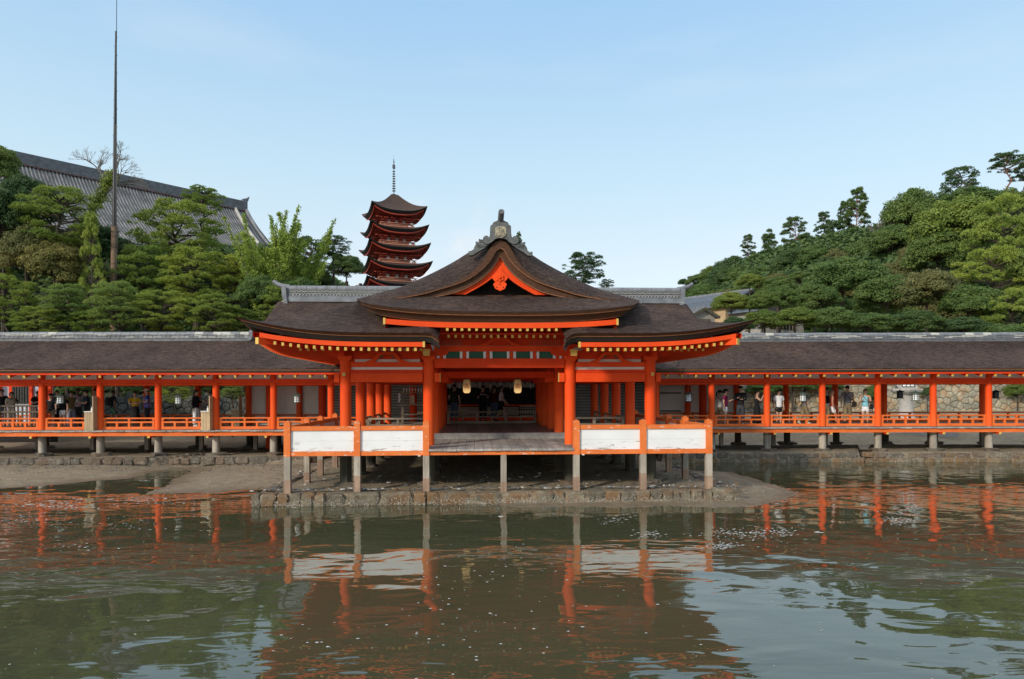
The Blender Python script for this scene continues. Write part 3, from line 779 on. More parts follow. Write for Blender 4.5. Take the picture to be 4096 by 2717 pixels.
# raised middle eave
def mlift(x, y=None): return .19*(min(1.0, abs(x)/3.5))**3
MFY, MEV, MZ = -2.0, 3.5, 5.12
mb = MB(); rows = []
for j in range(9):
    t = j/8; y = lerp(MFY, -.80, t)
    row = []
    for k in range(57):
        u = -1+2*k/56; hw = lerp(MEV, 3.95, t); x = u*hw
        z = lerp(MZ + mlift(3.5*u), 5.68 - .13*abs(u)**3, t) + .0 - .03*math.sin(math.pi*t)
        row.append((x, y, z))
    rows.append(row)
mb.grid(rows); 
# the sides of the raised roof run down to the lower roof
for s in (-1, 1):
    col = [(r[0] if s < 0 else r[-1]) for r in rows]
mb.build('raised_roof', M['bark'], hall, True)
def m_layers():
    for name, mat, i0, z0, i1, z1 in (('raised_eave_edge','barkedge',0,.003,.06,.085), ('raised_eave_lath','copper',.058,.086,.07,.102), ('raised_under_edge','barkedge',.14,.104,.27,.262), ('raised_under_lath','copper',.268,.263,.28,.276)):
        rows = []
        st = [('l', 1-t/8) for t in range(8)] + [('f', t/40) for t in range(41)] + [('r', t/8) for t in range(1, 9)]
        for w, t in st:
            def pos(i, dz):
                if w == 'f': u = -1+2*t; return (u*(MEV-i), MFY+i, MZ+mlift(3.5*u)-dz)
                s = -1 if w == 'l' else 1
                y = lerp(MFY+i, -.80, t); return (s*(lerp(MEV, 3.95, t)-i), y, lerp(MZ+.19, 5.55, t)-dz)
            rows.append([pos(i0, z0), pos(i1, z1), pos(i1+.2, z1+.02), pos(i0+.2, z0+.05)])
        MB().grid(rows, closed=True).build(name, M[mat], hall)
m_layers()
mb = MB(); rows = []
for k in range(33):
    x = -3.09 + 6.18*k/32; l = mlift(x)*.8
    rows.append([(x, -1.74, 4.705+l), (x, -1.74, 4.845+l), (x, -1.62, 4.845+l), (x, -1.62, 4.705+l)])
mb.grid(rows, closed=True).build('raised_fascia', M['redbright'], hall)
for s in (-1, 1):
    MB().box(*sorted((s*3.092, s*3.15)), -1.75, -1.61, 4.69+mlift(3.1)*.8, 4.862+mlift(3.1)*.8).build('fascia_tip', M['yellow'], hall)
    MB().add([(s*3.1,-1.7,4.70),(s*3.1,-.3,4.9),(s*3.1,-.3,5.35),(s*3.1,-1.7,4.98)], [(0,1,2,3)]).add([(s*3.06,-1.7,4.70),(s*3.06,-.3,4.9),(s*3.06,-.3,5.35),(s*3.06,-1.7,4.98)], [(0,1,2,3)]).build('raised_side_board', M['red'], hall)
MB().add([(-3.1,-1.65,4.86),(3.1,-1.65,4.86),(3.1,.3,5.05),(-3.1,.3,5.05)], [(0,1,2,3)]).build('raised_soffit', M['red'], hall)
r3, r3t = rafter_pair('rafter', (0,0,.22), (0,-1.70,0), .064, .078, 'redbright')
r4, r4t = rafter_pair('base_rafter', (0,0,.20), (0,-1.20,.0), .064, .080, 'red')
for k in range(16):
    x = -1.46 + .195*k
    o = put('rafter', r3, hall, (x, 0, 4.672)); put('rafter_tip', r3t, o)
    o = put('base_rafter', r4, hall, (x+.015, 0, 4.527)); put('rafter_tip', r4t, o)
MB().box(-1.9, 1.9, -1.16, -1.06, 4.585, 4.62).build('rafter_board', M['red'], hall)
MB().box(-2.2, 2.2, .0, .12, 4.565, 5.0).build('inner_plate', M['red'], hall)
# gable: rounded verge loft, layered verge edges, bargeboard, pendant
def pxl(pts, D): return [(L(a, D), Z(b, D)) for a, b in pts]
V_ = pxl([(1998,959),(1981,966),(1966,980),(1953,1000),(1941,1025),(1923,1052),(1900,1077),(1872,1099),(1844,1117),(1806,1137),(1767,1153),(1690,1172),(1614,1186),(1530,1197),(1441,1206)], 19.15)
S_ = [(-x, ZE+interp(EV-x, GP)) for x in (0,.15,.35,.6,.97,1.4,2.13,2.9,3.5,4.2)]
nV = 30
Vp = smoothpts([(a, b, 0) for a, b in V_], nV); Sp = smoothpts([(a, b, 0) for a, b in S_], nV)
YV, YS = -.85, .6
mb = MB(); rows = []
for j in range(11):
    t = j/10; q = math.sin(t*math.pi/2)**.75            # convex rounding towards the verge
    y = lerp(YV, YS, 1-math.cos(t*math.pi/2)) if False else lerp(YV, YS, t)
    half = []
    for a, b in zip(Vp, Sp): half.append((lerp(a.x, b.x, q), y, lerp(a.y, b.y, q)))
    rows.append(half + [(-x, yy, z) for x, yy, z in half[::-1][:-1]] if False else [(x, yy, z) for x, yy, z in half[::-1]] + [(-x, yy, z) for x, yy, z in half[1:]])
mb.grid(rows).build('gable_roof', M['bark'], hall, True)
L1 = pxl([(1998,990),(1987,991),(1972,1019),(1954,1047),(1929,1073),(1893,1101),(1852,1124),(1801,1143),(1750,1158),(1690,1176),(1614,1190),(1530,1201),(1450,1209)], 19.15)
L2 = pxl([(1998,1022),(1980,1053),(1954,1086),(1916,1119),(1872,1145),(1826,1166),(1750,1184),(1690,1192)], 19.25)
def band(name, A, B, y0, y1, mat, n=26):
    A = smoothpts([(a, b, 0) for a, b in A], n); B = smoothpts([(a, b, 0) for a, b in B], n); mb = MB()
    for s in (1, -1):
        rows = [[(s*a.x, y0, a.y), (s*b.x, y0, b.y), (s*b.x, y1, b.y), (s*a.x, y1, a.y)] for a, b in zip(A, B)]
        mb.grid(rows, closed=True); mb.add(rows[-1], [(0,1,2,3)])
    return mb.build(name, M[mat], hall, False)
band('verge_edge', [(a, b-.002) for a, b in V_], L1, -.86, -.5, 'barkedge')
L1b = [(a, b-.018) for a, b in L1]
band('verge_lath', L1, L1b, -.85, -.55, 'copper')
band('inner_verge_edge', L1b[:-2], L2, -.74, -.4, 'barkedge')
band('inner_verge_lath', L2, [(a, b-.02) for a, b in L2], -.73, -.45, 'copper')
B_ = pxl([(1998,1081),(1962,1115),(1916,1147),(1860,1178)], 19.35)
B0 = pxl([(1998,1030),(1980,1060),(1954,1092),(1916,1124),(1872,1150),(1826,1169),(1783,1178)], 19.35)
band('bargeboard', B0, B_, -.62, -.52, 'redbright')
# raised mouldings on the bargeboard
Bm = [(lerp(a, c, .5), lerp(b, d, .5)) for (a, b), (c, d) in zip([tuple(p)[:2] for p in smoothpts([(a, b, 0) for a, b in B0], 8)], [tuple(p)[:2] for p in smoothpts([(a, b, 0) for a, b in B_], 8)])]
Bn = [(a, b-.012) for a, b in Bm]; band('board_moulding', Bm, Bn, -.628, -.60, 'red')
Bi = [(a, b+.035) for a, b in B_]; band('board_rim', Bi, [(a, b+.006) for a, b in B_], -.635, -.60, 'redbright')
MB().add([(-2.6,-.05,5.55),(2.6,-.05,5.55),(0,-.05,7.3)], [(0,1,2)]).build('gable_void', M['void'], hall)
MB().box(-1.2, 1.2, -.35, -.25, 5.50, 5.78).build('gable_sill', M['barkedge'], hall)
# pendant
def ppx(pts, y=19.45): return [(L(1750+a/3.92, y), Z(800+b/3.92, y)) for a, b in pts]
half = [(966,1075),(900,1160),(838,1228),(862,1262),(896,1298),(925,1325),(916,1310),(898,1305),(878,1312),(863,1330),(864,1352),(880,1370),(884,1392),(902,1410),(920,1418),(940,1424),(966,1440)]
pend = ppx(half + [(1932-a, b) for a, b in half[::-1]])
pd = MB().prism(pend, -.70, -.64).build('gable_pendant', M['redbright'], hall)
ros = MB()
for k in range(6):
    a = k*math.pi/3 + .52; c = (L(1750+966/3.92, 19.3)+.085*math.cos(a)*.9, -.71, Z(800+1222/3.92, 19.3)+.085*math.sin(a)*.9)
    ros.lathe([(.048,0),(.042,-.02),(.02,-.03)], c, 8, 'y')
ros.lathe([(.05,0),(.045,-.04),(.02,-.065)], (L(1750+966/3.92, 19.3), -.71, Z(800+1222/3.92, 19.3)), 10, 'y')
ros.build('rosette', M['redbright'], pd)
hol = MB()
for a, b in ((966,1338),(916,1382),(1018,1382)):
    x, z = ppx([(a, b)])[0]; hol.lathe([(.018,0),(.016,-.006)], (x, -.702, z), 8, 'y')
hol.build('piercing', M['void'], pd)
# ridge-end ornament
def opx(pts, D=19.05): return [(L(1750+a/3.92, D), Z(800+b/3.92, D)) for a, b in pts]
c0 = 973
hb = [(c0,318),(930,322),(895,340),(862,352),(848,375),(845,392),(822,398),(810,420),(808,520),(800,572),(792,590),(765,566),(735,564),(705,585),(690,620),(694,655),(715,682),(745,694),(785,690),(825,668),(855,645),(875,622),(915,606),(c0,602)]
body = opx(hb + [(2*c0-a, b) for a, b in hb[::-1][1:-1]])
orn = MB().prism(body, -.98, -.62).build('ridge_end_tile', M['ornament'], hall)
rim = [(884,470),(890,440),(915,424),(935,416),(c0,414)]
niche = opx([(884,560),(884,470),(892,440),(918,424),(c0,416),(1030,424),(1054,440),(1062,470),(1062,560),(1030,592),(c0,600),(918,592)])
MB().prism(niche, -1.00, -.985).build('crest_field', M['ornpale'], orn)
def hexring(mb, cx, cz, r, y0, y1, w=.72, n=6, rot=math.pi/6):
    o = [(cx+r*math.cos(rot+k*2*math.pi/n), cz+r*math.sin(rot+k*2*math.pi/n)) for k in range(n)]
    i = [(cx+r*w*math.cos(rot+k*2*math.pi/n), cz+r*w*math.sin(rot+k*2*math.pi/n)) for k in range(n)]
    for k in range(n):
        mb.prism([o[k], o[(k+1) % n], i[(k+1) % n], i[k]], y0, y1)
cr_ = MB()
for a, b in ((970,474),(932,548),(1010,548)):
    x, z = opx([(a, b)])[0]; hexring(cr_, x, z, .072, -1.03, -1.0, .72); hexring(cr_, x, z, .036, -1.03, -1.0, .0)
cr_.build('hexagon_crest', M['ornpale'], orn)
for s in (1, -1):
    def mir(pts): return pts if s == 1 else [(-a, b) for a, b in pts][::-1]
    fin = mir(opx([(800,690),(740,697),(690,676),(640,668),(600,690),(572,712),(556,745),(545,785),(520,806),(500,815),(492,800),(478,800),(465,822),(472,858),(492,872),(545,862),(600,822),(700,762)]))
    MB().prism(fin, -.92, -.72).build('side_fin', M['ornament'], orn)
    lv = MB()
    for tip, b0, b1 in (((632,602),(640,668),(694,650)), ((582,648),(592,690),(640,668)), ((672,612),(655,650),(694,640))):
        lv.prism(mir(opx([tip, ((tip[0]+b0[0])/2-8, (tip[1]+b0[1])/2), b0, b1, ((tip[0]+b1[0])/2+6, (tip[1]+b1[1])/2-6)])), -.90, -.78)
    for q in range(4):
        a = opx([(600+q*8, 700+q*16), (680+q*6, 700+q*10), (760, 700+q*4)]); lv.tube([((p[0] if s == 1 else -p[0]), -.93, p[1]) for p in a], .011, 5)
    lv.build('fin_leaf', M['ornament'], orn)
pole0 = Vector((0, -.80, Z(800+360/3.92, 19.1))); pole1 = Vector((.012, -1.24, Z(800+192/3.92, 18.8)))
MB().cyl(pole0, pole1, .082, .082, 20).build('ridge_rod', M['tiledark'], orn, True)
dd = (pole1-pole0).normalized(); MB().cyl(pole1+dd*.001, pole1+dd*.02, .079, .079, 20).build('rod_face', M['ornament'], orn)
MB().bar((0,-.70,7.52),(0,11,7.66),.42,.34).build('ridge', M['tiledark'], hall)

# ---------------------------------------------------------------- grey railings inside the hall
def grey_rail(x0, y0, x1, y1, label, base=FLOOR, n=3):
    a = Vector((x0, y0, 0)); b = Vector((x1, y1, 0)); w0 = hallw(x0, y0, base); ang = math.atan2(y1-y0, x1-x0)
    t = thing('grey_railing', label, 'railing', w0, PSI+ang, 'grey wooden railings inside the hall')
    ln = (b-a).length
    MB().box(0, ln, -.035, .035, .46, .515).build('top_rail', M['railwood'], t)
    MB().box(0, ln, -.03, .03, .26, .305).build('middle_rail', M['railwood'], t)
    MB().box(0, ln, -.04, .04, .0, .10).build('bottom_rail', M['railwood'], t)
    pm = MB().box(-.045,.045,-.045,.045,0,.41).box(-.03,.03,-.03,.03,.41,.43).box(-.05,.05,-.05,.05,.43,.46).mesh('post', M['railwood'])
    sm = MB().box(-.035,.035,-.032,.032,.10,.26).mesh('strut', M['railwood'])
    for k in range(n+1): put('post', pm, t, (ln*k/n, 0, 0))
    for k in range(n): put('strut', sm, t, (ln*(k+.5)/n, 0, 0))
    return t
grey_rail(-1.86, 9.25, 1.86, 9.25, 'grey wooden railing across the back of the central bay', n=3)
grey_rail(-4.22, 2.62, -2.28, 2.62, 'grey railing beside the left outer column, behind the white fence', n=2)
grey_rail(2.28, 2.62, 4.22, 2.62, 'grey railing beside the right outer column, behind the white fence', n=2)
for s, w in ((-1, 'left'), (1, 'right')):
    for j, o in ((1, 'nearest'), (2, 'middle'), (3, 'farthest')):
        grey_rail(s*4.46, ROWS[j]+.2, s*4.46, ROWS[j+1]-.2, f'{o} grey railing between the {w} outer columns of the hall', n=2)

# ---------------------------------------------------------------- white boarded fences round the deck
def fence_post(p, x, y, zt=2.24, splice=.66, zb=.28, w=.085):
    mb = MB().box(x-w, x+w, y-w, y+w, 1.275, zt-.05)
    mb.add([(x-w-.004,y-w-.004,zt-.05),(x+w+.004,y-w-.004,zt-.05),(x+w+.004,y+w+.004,zt-.05),(x-w-.004,y+w+.004,zt-.05),(x,y,zt)], [(0,1,4),(1,2,4),(2,3,4),(3,0,4),(0,3,2,1)])
    o = mb.build('fence_post', M['orange'], p)
    square_pile(p, x, y, 1.272, zb, splice, w-.002)
    return o
def panel_x(p, x0, x1, y):
    MB().box(x0, x1, y-.055, y+.055, 1.965, 2.085).build('top_rail', M['orange'], p)
    MB().box(x0, x1, y-.055, y+.055, 1.285, 1.405).build('bottom_rail', M['orange'], p)
    h = (1.963-1.407)/2
    for q in range(2): MB().box(x0+.002, x1-.002, y-.022+(q*.004), y+.02, 1.407+q*h+.0015, 1.407+(q+1)*h-.0015).build('board', M['peel'], p)
for s, w, lab in ((-1, 'left', 'white boarded orange fence along the deck front, on the flagpole side'), (1, 'right', 'white boarded orange fence along the deck front, on the wooded hill side')):
    t = thing('deck_fence', lab, 'fence', HOR, PSI, 'white boarded fences round the deck')
    xs3 = [2.05, 3.9, 5.75]
    for i, x in enumerate(xs3): fence_post(t, s*x, -1.35, splice=(.66 if (i+s) % 2 else .75))
    for a, b in ((2.135, 3.815), (3.985, 5.665)): panel_x(t, *sorted((s*a, s*b)), -1.35)
    bk = MB().box(*sorted((s*2.2, s*2.26)), -1.47, -1.23, 1.262, 1.284).build('bracket_plate', M['white'], t)
    # the return along the side
    ys3 = [-1.35, .77, 2.55, 4.9, 7.2]
    for y in ys3[1:]: fence_post(t, s*5.75, y, splice=.60 if y < 2 else .8)
    for a, b in zip(ys3, ys3[1:]):
        for z0, z1 in ((1.965,2.085), (1.285,1.405)): MB().box(s*5.75-.05, s*5.75+.05, a+.09, b-.09, z0, z1).build('side_rail', M['orange'], t)
        MB().box(s*5.75-.02, s*5.75+.02, a+.09, b-.09, 1.407, 1.963).build('side_board', M['peel'], t)
# ================================================================ covered walks on both sides
tilem = None
def corridor(side, O, yaw, bay, k0, k1, xa, xb, ridge_a, ridge_b, pitch_tip):
    lab = 'long covered walk with vermilion columns and bark roof, ' + ('running off past the flagpole' if side < 0 else 'in front of the pale stone wall')
    t = thing('covered_walk', lab, 'covered walkway', O, yaw)
    W_ = 3.8
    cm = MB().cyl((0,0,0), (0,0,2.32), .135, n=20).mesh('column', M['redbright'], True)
    sm = MB().cyl((0,0,.36), (0,0,1.22), .155, .145, n=14).mesh('pile', M['greywood'], True)
    sb = MB().cyl((0,0,.36), (0,0,1.22), .16, n=8).mesh('back_pile', M['darkwood'])
    fm = [rock_mesh(40+i, .78, .5, .17, .13) for i in range(4)]
    ks = range(k0, k1+1)
    for i, k in enumerate(ks):
        x = k*bay
        put('column', cm, t, (x, 0, DECK)); put('column', cm, t, (x-.05, W_, DECK)); put('pile', sm, t, (x, 0, 0)); put('back_pile', sb, t, (x, W_, 0))
        put('foundation_stone', fm[i % 4], t, (x+.03, 0, .42), (0,0,i*1.3)); put('foundation_stone', fm[(i+1) % 4], t, (x, W_, .42), (0,0,i))
        MB().box(x+.9, x+1.06, 1.75, 1.91, .34, 1.22).build('middle_pile', M['greywood'], t)
        put('foundation_stone', fm[(i+2) % 4], t, (x+.98, 1.83, .40), (0,0,i), (.6,.8,.7))
        # yellow-ended cross joists under the edge beam
        dx = -.17 if side < 0 else .17
        o = MB().box(x+dx-.045, x+dx+.045, -.46, 4.1, 1.13, 1.205).build('cross_joist', M['red'], t)
        MB().box(x+dx-.047, x+dx+.047, -.475, -.462, 1.128, 1.207).build('joist_tip', M['yellow'], o)
        # rail sections of this bay
        if k < k1:
            a, b = x+.14, x+bay-.14; n_ = {}
            for yy, sfx in ((-.0, ''), (W_, '')):
                MB().tube([(a-.01,yy,1.915),(b+.01,yy,1.915)], .034, 8).build('top_rail', M['orangeclean'], t, True)
                MB().box(a, b, yy-.03, yy+.03, 1.725, 1.79).build('middle_rail', M['orangeclean'], t)
                MB().box(a, b, yy-.045, yy+.045, 1.455, 1.57).build('base_rail', M['orangeclean'], t)
                pm_ = railpost; st_ = railstrut
                for xx in (a+.05, (a+b)/2, b-.05): put('rail_post', pm_, t, (xx, yy, 0))
                for xx in (lerp(a, b, .26), lerp(a, b, .74)): put('rail_strut', st_, t, (xx, yy, 0))
    # edge beam, deck boards
    n = int((xb-xa)/.283)
    dm = [MB().box(-.1375,.1375,-.45,4.25,1.378+j*.004,1.437+j*.003).mesh('plank', M['deck']) for j in range(3)]
    for i in range(n): put('plank', dm[random.randrange(3)], t, (xa+(i+.5)*.283, random.uniform(-.02,.02), random.uniform(-.006,.004)))
    seg = 5
    for i in range(seg):
        a = lerp(xa, xb, i/seg); b = lerp(xa, xb, (i+1)/seg)
        MB().box(a+.002, b-.002, -.37, -.25, 1.207, 1.372).build('edge_beam', M['orangeclean'], t)
        MB().box(a+.002, b-.002, 3.95, 4.07, 1.207, 1.372).build('edge_beam', M['red'], t)
        MB().box(a+.002, b-.002, -.17, -.05+.02, 3.365, 3.53).build('long_beam', M['red'], t)
        MB().box(a+.002, b-.002, -.05, .05, 3.275, 3.35).build('lower_beam', M['redbright'], t)
        MB().box(a+.002, b-.002, W_-.09, W_+.09, 3.365, 3.53).build('long_beam', M['red'], t)
        MB().box(a+.002, b-.002, W_-.05, W_+.05, 3.275, 3.35).build('lower_beam', M['red'], t)
        MB().box(a+.002, b-.002, -.015, .015, 3.53, 3.80).build('plaster_strip', M['plaster'], t)
        MB().box(a+.002, b-.002, W_-.015, W_+.015, 3.53, 3.80).build('plaster_strip', M['plaster'], t)
        MB().box(a+.002, b-.002, -.93, -.85, 3.70, 3.79).build('fascia_board', M['red'], t)
        MB().box(a+.002, b-.002, -.08, .08, 3.80, 3.90).build('wall_plate', M['red'], t)
    # bolt heads where beams cross the columns
    for k in ks: MB().lathe([(.022,0),(.018,-.02)], (k*bay, -.171, 3.45), 6, 'y').build('bolt_head', M['black'], t)
    # rafters
    rm = MB().bar((0,0,.06), (0,-.86,-.19), .085, .11).mesh('rafter', M['red']); rt = MB().bar((0,-.861,-.19), (0,-.875,-.194), .088, .112).mesh('rafter_tip', M['yellow'])
    nr = int((xb-xa)/.60)
    for i in range(nr):
        o = put('rafter', rm, t, (xa+.2+i*.60, 0, 3.83)); put('rafter_tip', rt, o)
    MB().add([(xa,-.9,3.745),(xb,-.9,3.745),(xb,.1,3.99),(xa,.1,3.99)], [(0,1,2,3)]).build('soffit', M['plaster'], t)
    # roof: both slopes and the layered lower edge
    prof = [(-1.02,3.93),(-.6,4.085),(0,4.32),(.6,4.60),(1.2,4.92),(1.6,5.17),(1.9,5.36)]
    full = prof + [(3.8-y, z) for y, z in prof[::-1][1:]]
    m_ = MB(); nx = 70
    m_.grid([[(lerp(xa, xb, i/nx), y, z + .012*math.sin(i*1.7+j)) for j, (y, z) in enumerate(full)] for i in range(nx+1)])
    m_.build('roof', M['bark'], t, True)
    for i in range(seg):
        a = lerp(xa, xb, i/seg); b = lerp(xa, xb, (i+1)/seg)
        MB().add([(a,-1.02,3.925),(b,-1.02,3.925),(b,-1.0,3.885),(a,-1.0,3.885)], [(0,1,2,3)]).build('eave_edge', M['barkedge'], t)
    MB().box(xa, xb, -1.012, -.9, 3.868, 3.884).build('eave_lath', M['copper'], t)
    MB().box(xa, xb, -.985, -.80, 3.792, 3.866).build('lower_eave_edge', M['barkblack'], t)
    MB().box(xa, xb, 4.6, 4.83, 3.80, 3.92).build('eave_edge', M['barkblack'], t)
    # ridge: courses of flat tiles, rounded cap tiles
    ra, rb = ridge_a, ridge_b
    MB().box(ra, rb, 1.72, 2.08, 5.24, 5.36).build('ridge_bed', M['tiledark'], t)
    cap = MB()
    cap.prism([(1.9+.13*math.cos(a), .12*math.sin(a)) for a in [math.pi*q/8 for q in range(9)]], 0, .385, 'yz')
    capm = cap.mesh('cap_tile', M['tile']); capm2 = cap.mesh('cap_tile', M['tilepale'])
    fl = MB().box(0,.37,1.73,2.07,0,.036).mesh('flat_tile', M['tile']); fl2 = MB().box(0,.37,1.73,2.07,0,.036).mesh('flat_tile', M['tilepale']); fl3 = MB().box(0,.37,1.73,2.07,0,.036).mesh('flat_tile', M['tiledark'])
    nt_ = int((rb-ra)/.4)
    for i in range(nt_):
        x = ra + i*.4
        put('cap_tile', capm if random.random() < .8 else capm2, t, (x, 0, 5.545+random.uniform(-.006,.006)))
        for c in range(4):
            w = .10 if c == 0 else 0
            put('flat_tile', random.choice([fl, fl2, fl3] if c else [fl, fl]), t, (x+(.2 if c % 2 else 0), random.uniform(-.012,.012)-w*.4, 5.365+c*.044), scale=(1,1,1))
    xe = rb if side < 0 else ra-.16
    e = MB().box(xe, xe+.16, 1.66, 2.14, 5.30, 5.62); e.prism([(1.9+.24*math.cos(a), 5.62+.13*math.sin(a)) for a in [math.pi*q/8 for q in range(9)]], xe, xe+.16, 'yz')
    e.build('ridge_end_tile', M['tiledark'], t)
    e = MB().lathe([(.09,-.10),(.09,.0)], (xe+.08, 1.63, 5.34), 12, 'y').build('round_end_tile', M['tile'], t)
    return t
railpost = MB().box(-.042,.042,-.042,.042,1.57,1.81).box(-.028,.028,-.028,.028,1.81,1.84).box(-.048,.048,-.045,.045,1.84,1.888).mesh('rail_post', M['orangeclean'])
railstrut = MB().box(-.04,.04,-.035,.035,1.571,1.724).mesh('rail_strut', M['orangeclean'])
walkL = corridor(-1, LEFT_O, LEFT_YAW, LEFT_BAY, -4, 4, -10.5, 8.3, -10.5, 3.12, 0)
walkR = corridor(1, RIGHT_O, RIGHT_YAW, RIGHT_BAY, -1, 7, -2.9, 17.5, 1.42, 17.4, 0)
# cross roof where the left walk meets the hall
mb = MB(); rows = []
for i in range(13):
    y = lerp(-.3, 2.6, i/12)
    rows.append([(x, y, interp(y, [(-1.02,3.93),(0,4.32),(1.2,4.92),(1.9,5.36),(2.6,5.62)]) - .03 + .07*float(smooth(2.7,3.6,x))*float(smooth(-.3,.4,y)) + .42*float(smooth(2.6, 6.2, x))*float(smooth(-.2, 1.9, y))) for x in [2.7+.35*q for q in range(17)]])
mb.grid(rows).build('junction_roof', M['bark'], walkL, True)
# rain pipes
for t, x in ((walkL, 7.15), (walkR, -1.75)):
    MB().tube([(x,-1.35,4.30),(x,-1.35,4.12),(x-.04,-1.38,4.05),(x-.12,-1.38,4.03)], .03, 8).build('rain_pipe', M['black'], t)

# white boarded wall behind the walks, next to the hall
def wallbank(name, label, O, yaw, x0, x1, y, cols, doors=()):
    t = thing(name, label, 'wall', Vector(O) + Matrix.Rotation(yaw, 3, 'Z') @ Vector((x0, y, 0)), yaw, None)
    n = max(1, int((x1-x0)/.42))
    for i in range(n): MB().box((x1-x0)*i/n+.004, (x1-x0)*(i+1)/n-.004, 0, .04+.004*(i % 2), 1.60, 3.30).build('board', M['plaster'], t)
    MB().box(0, x1-x0, -.05, .05, 1.45, 1.598).build('sill_beam', M['red'], t)
    for c in cols: MB().cyl((c-x0, 0, .3), (c-x0, 0, 3.9), .17, n=18).build('column', M['red'], t, True)
    return t
wallbank('boarded_wall', 'pale boarded wall behind the walk on the hanging lantern side nearest the pagoda', LEFT_O, LEFT_YAW, 2.2, 7.9, 3.9, ())
wr = wallbank('boarded_wall', 'pale boarded wall with red framed door behind the walk beside the hill side fence', RIGHT_O, RIGHT_YAW, -3.4, 2.36, 3.9, ())
MB().box(1.99,3.03,-.08,-.05,1.5,3.2).build('door_board', M['plaster'], wr)
for z in (2.86, 1.98): MB().box(1.99, 3.03, -.10, -.082, z, z+.07).build('door_bar', M['darkwood'], wr)
# ---------------------------------------------------------------- hanging lanterns
def lantern_proto(name, label, dark=False):
    t = thing(name, label, 'lantern', (0,0,0))
    met = M['black'] if dark else M['bronze']
    MB().lathe([(.02,.26),(.05,.25),(.16,.20),(.235,.165),(.24,.155),(.02,.155)], n=12).build('lantern_roof', met, t, True)
    MB().lathe([(.125,-.12),(.125,.155)], n=12).build('lantern_light', M['lampglass'] if not dark else M['lampdark'], t)
    f = MB()
    for k in range(8):
        a = k*math.pi/4; f.box(.13*math.cos(a)-.008, .13*math.cos(a)+.008, .13*math.sin(a)-.008, .13*math.sin(a)+.008, -.13, .155)
    for z in (-.045, .03, .095): f.lathe([(.132,z),(.132,z+.012)], n=12) if False else [f.bar((.133*math.cos(k*math.pi/4), .133*math.sin(k*math.pi/4), z), (.133*math.cos((k+1)*math.pi/4), .133*math.sin((k+1)*math.pi/4), z), .012, .012) for k in range(8)]
    f.build('lantern_frame', met, t)
    MB().lathe([(.17,-.15),(.19,-.145),(.19,-.13),(.13,-.12)], n=12).build('lantern_base', met, t)
    MB().tube([(0,0,.26),(0,0,.30),(.02,0,.32),(.02,0,.35),(0,0,.37),(-.02,0,.35),(-.015,0,.33)], .006, 5).build('hook', met, t)
    return t
def emis(name, c, s, base=None):
    m, nt, b = newmat(name); b.inputs['Base Color'].default_value = (*(base or c), 1); b.inputs['Emission Color'].default_value = (*c, 1); b.inputs['Emission Strength'].default_value = s; b.inputs['Roughness'].default_value = .6; return m
M['lampglass'] = simple('white_lantern_paper', (.80,.82,.82), .4, .04, 5)
M['lampdark'] = simple('dark_lantern_glass', (.05,.06,.08), .3, .2, 5)
def hang(proto, loc, top, label, first=False):
    o = proto if first else copy_tree(proto)
    o.location = loc; o['label'] = label; o['group'] = 'metal lanterns hanging in the covered walks'
    return o
lp_ = lantern_proto('hanging_lantern', 'x'); ld_ = lantern_proto('hanging_lantern', 'x', True); index_kids()
def wire(o, h): MB().tube([(0,0,.33),(0,0,h)], .005, 4).build('wire', M['bronze'], o)
for i, (px, py, D, lab) in enumerate([(242,1601,28.5,'green metal lantern in front of the boy in black T-shirts'),(714,1602,28.6,'green metal lantern between the blue striped shirt and the wooden box'),(1188,1597,28.6,'green metal lantern in front of the pale boarded wall, pagoda side'),
      (2753,1593,29.4,'green metal lantern in front of the pale boarded wall, hill side'),(3211,1592,29.4,'green metal lantern hiding a stroller with a spotted bag'),(3662,1589,29.4,'green metal lantern hanging before the tall stone lantern')]):
    q = P(px, py, D); o = hang(lp_, q, 0, lab, i == 0); wire(o, 3.80-q.z)
for i, (px, py, D, lab) in enumerate([(3600,1582,33.2,'dark lantern hanging against the shaft top of the stone lantern'),(3983,1582,33.2,'dark lantern hanging far right before the pale stone wall')]):
    q = P(px, py, D); o = hang(ld_, q, 0, lab, i == 0); wire(o, 3.80-q.z)
# paper lanterns in the middle bay
def paperlamp():
    m, nt, b = newmat('oiled_paper'); v = coords(nt, (1,1,1))
    s = nt.nodes.new('ShaderNodeSeparateXYZ'); nt.links.new(v, s.inputs[0])
    w = nt.nodes.new('ShaderNodeMath'); w.operation = 'SINE'; mu = nt.nodes.new('ShaderNodeMath'); mu.operation = 'MULTIPLY'; mu.inputs[1].default_value = 260; nt.links.new(s.outputs['Z'], mu.inputs[0]); nt.links.new(mu.outputs[0], w.inputs[0])
    col = mixc(nt, .5, (.70,.50,.24), ramp(nt, w.outputs[0], [(0, (.55,.38,.17)), (1, (.76,.58,.31))])); nt.links.new(col, b.inputs['Base Color'])
    g = nt.nodes.new('ShaderNodeMapRange'); g.inputs[1].default_value = -.22; g.inputs[2].default_value = .05; g.inputs[3].default_value = .85; g.inputs[4].default_value = .05; nt.links.new(s.outputs['Z'], g.inputs[0])
    b.inputs['Emission Color'].default_value = (1,.62,.24,1); nt.links.new(g.outputs[0], b.inputs['Emission Strength']); return m
M['paper'] = paperlamp(); M['crest'] = simple('red_ink', (.62,.05,.012), .7, .05)
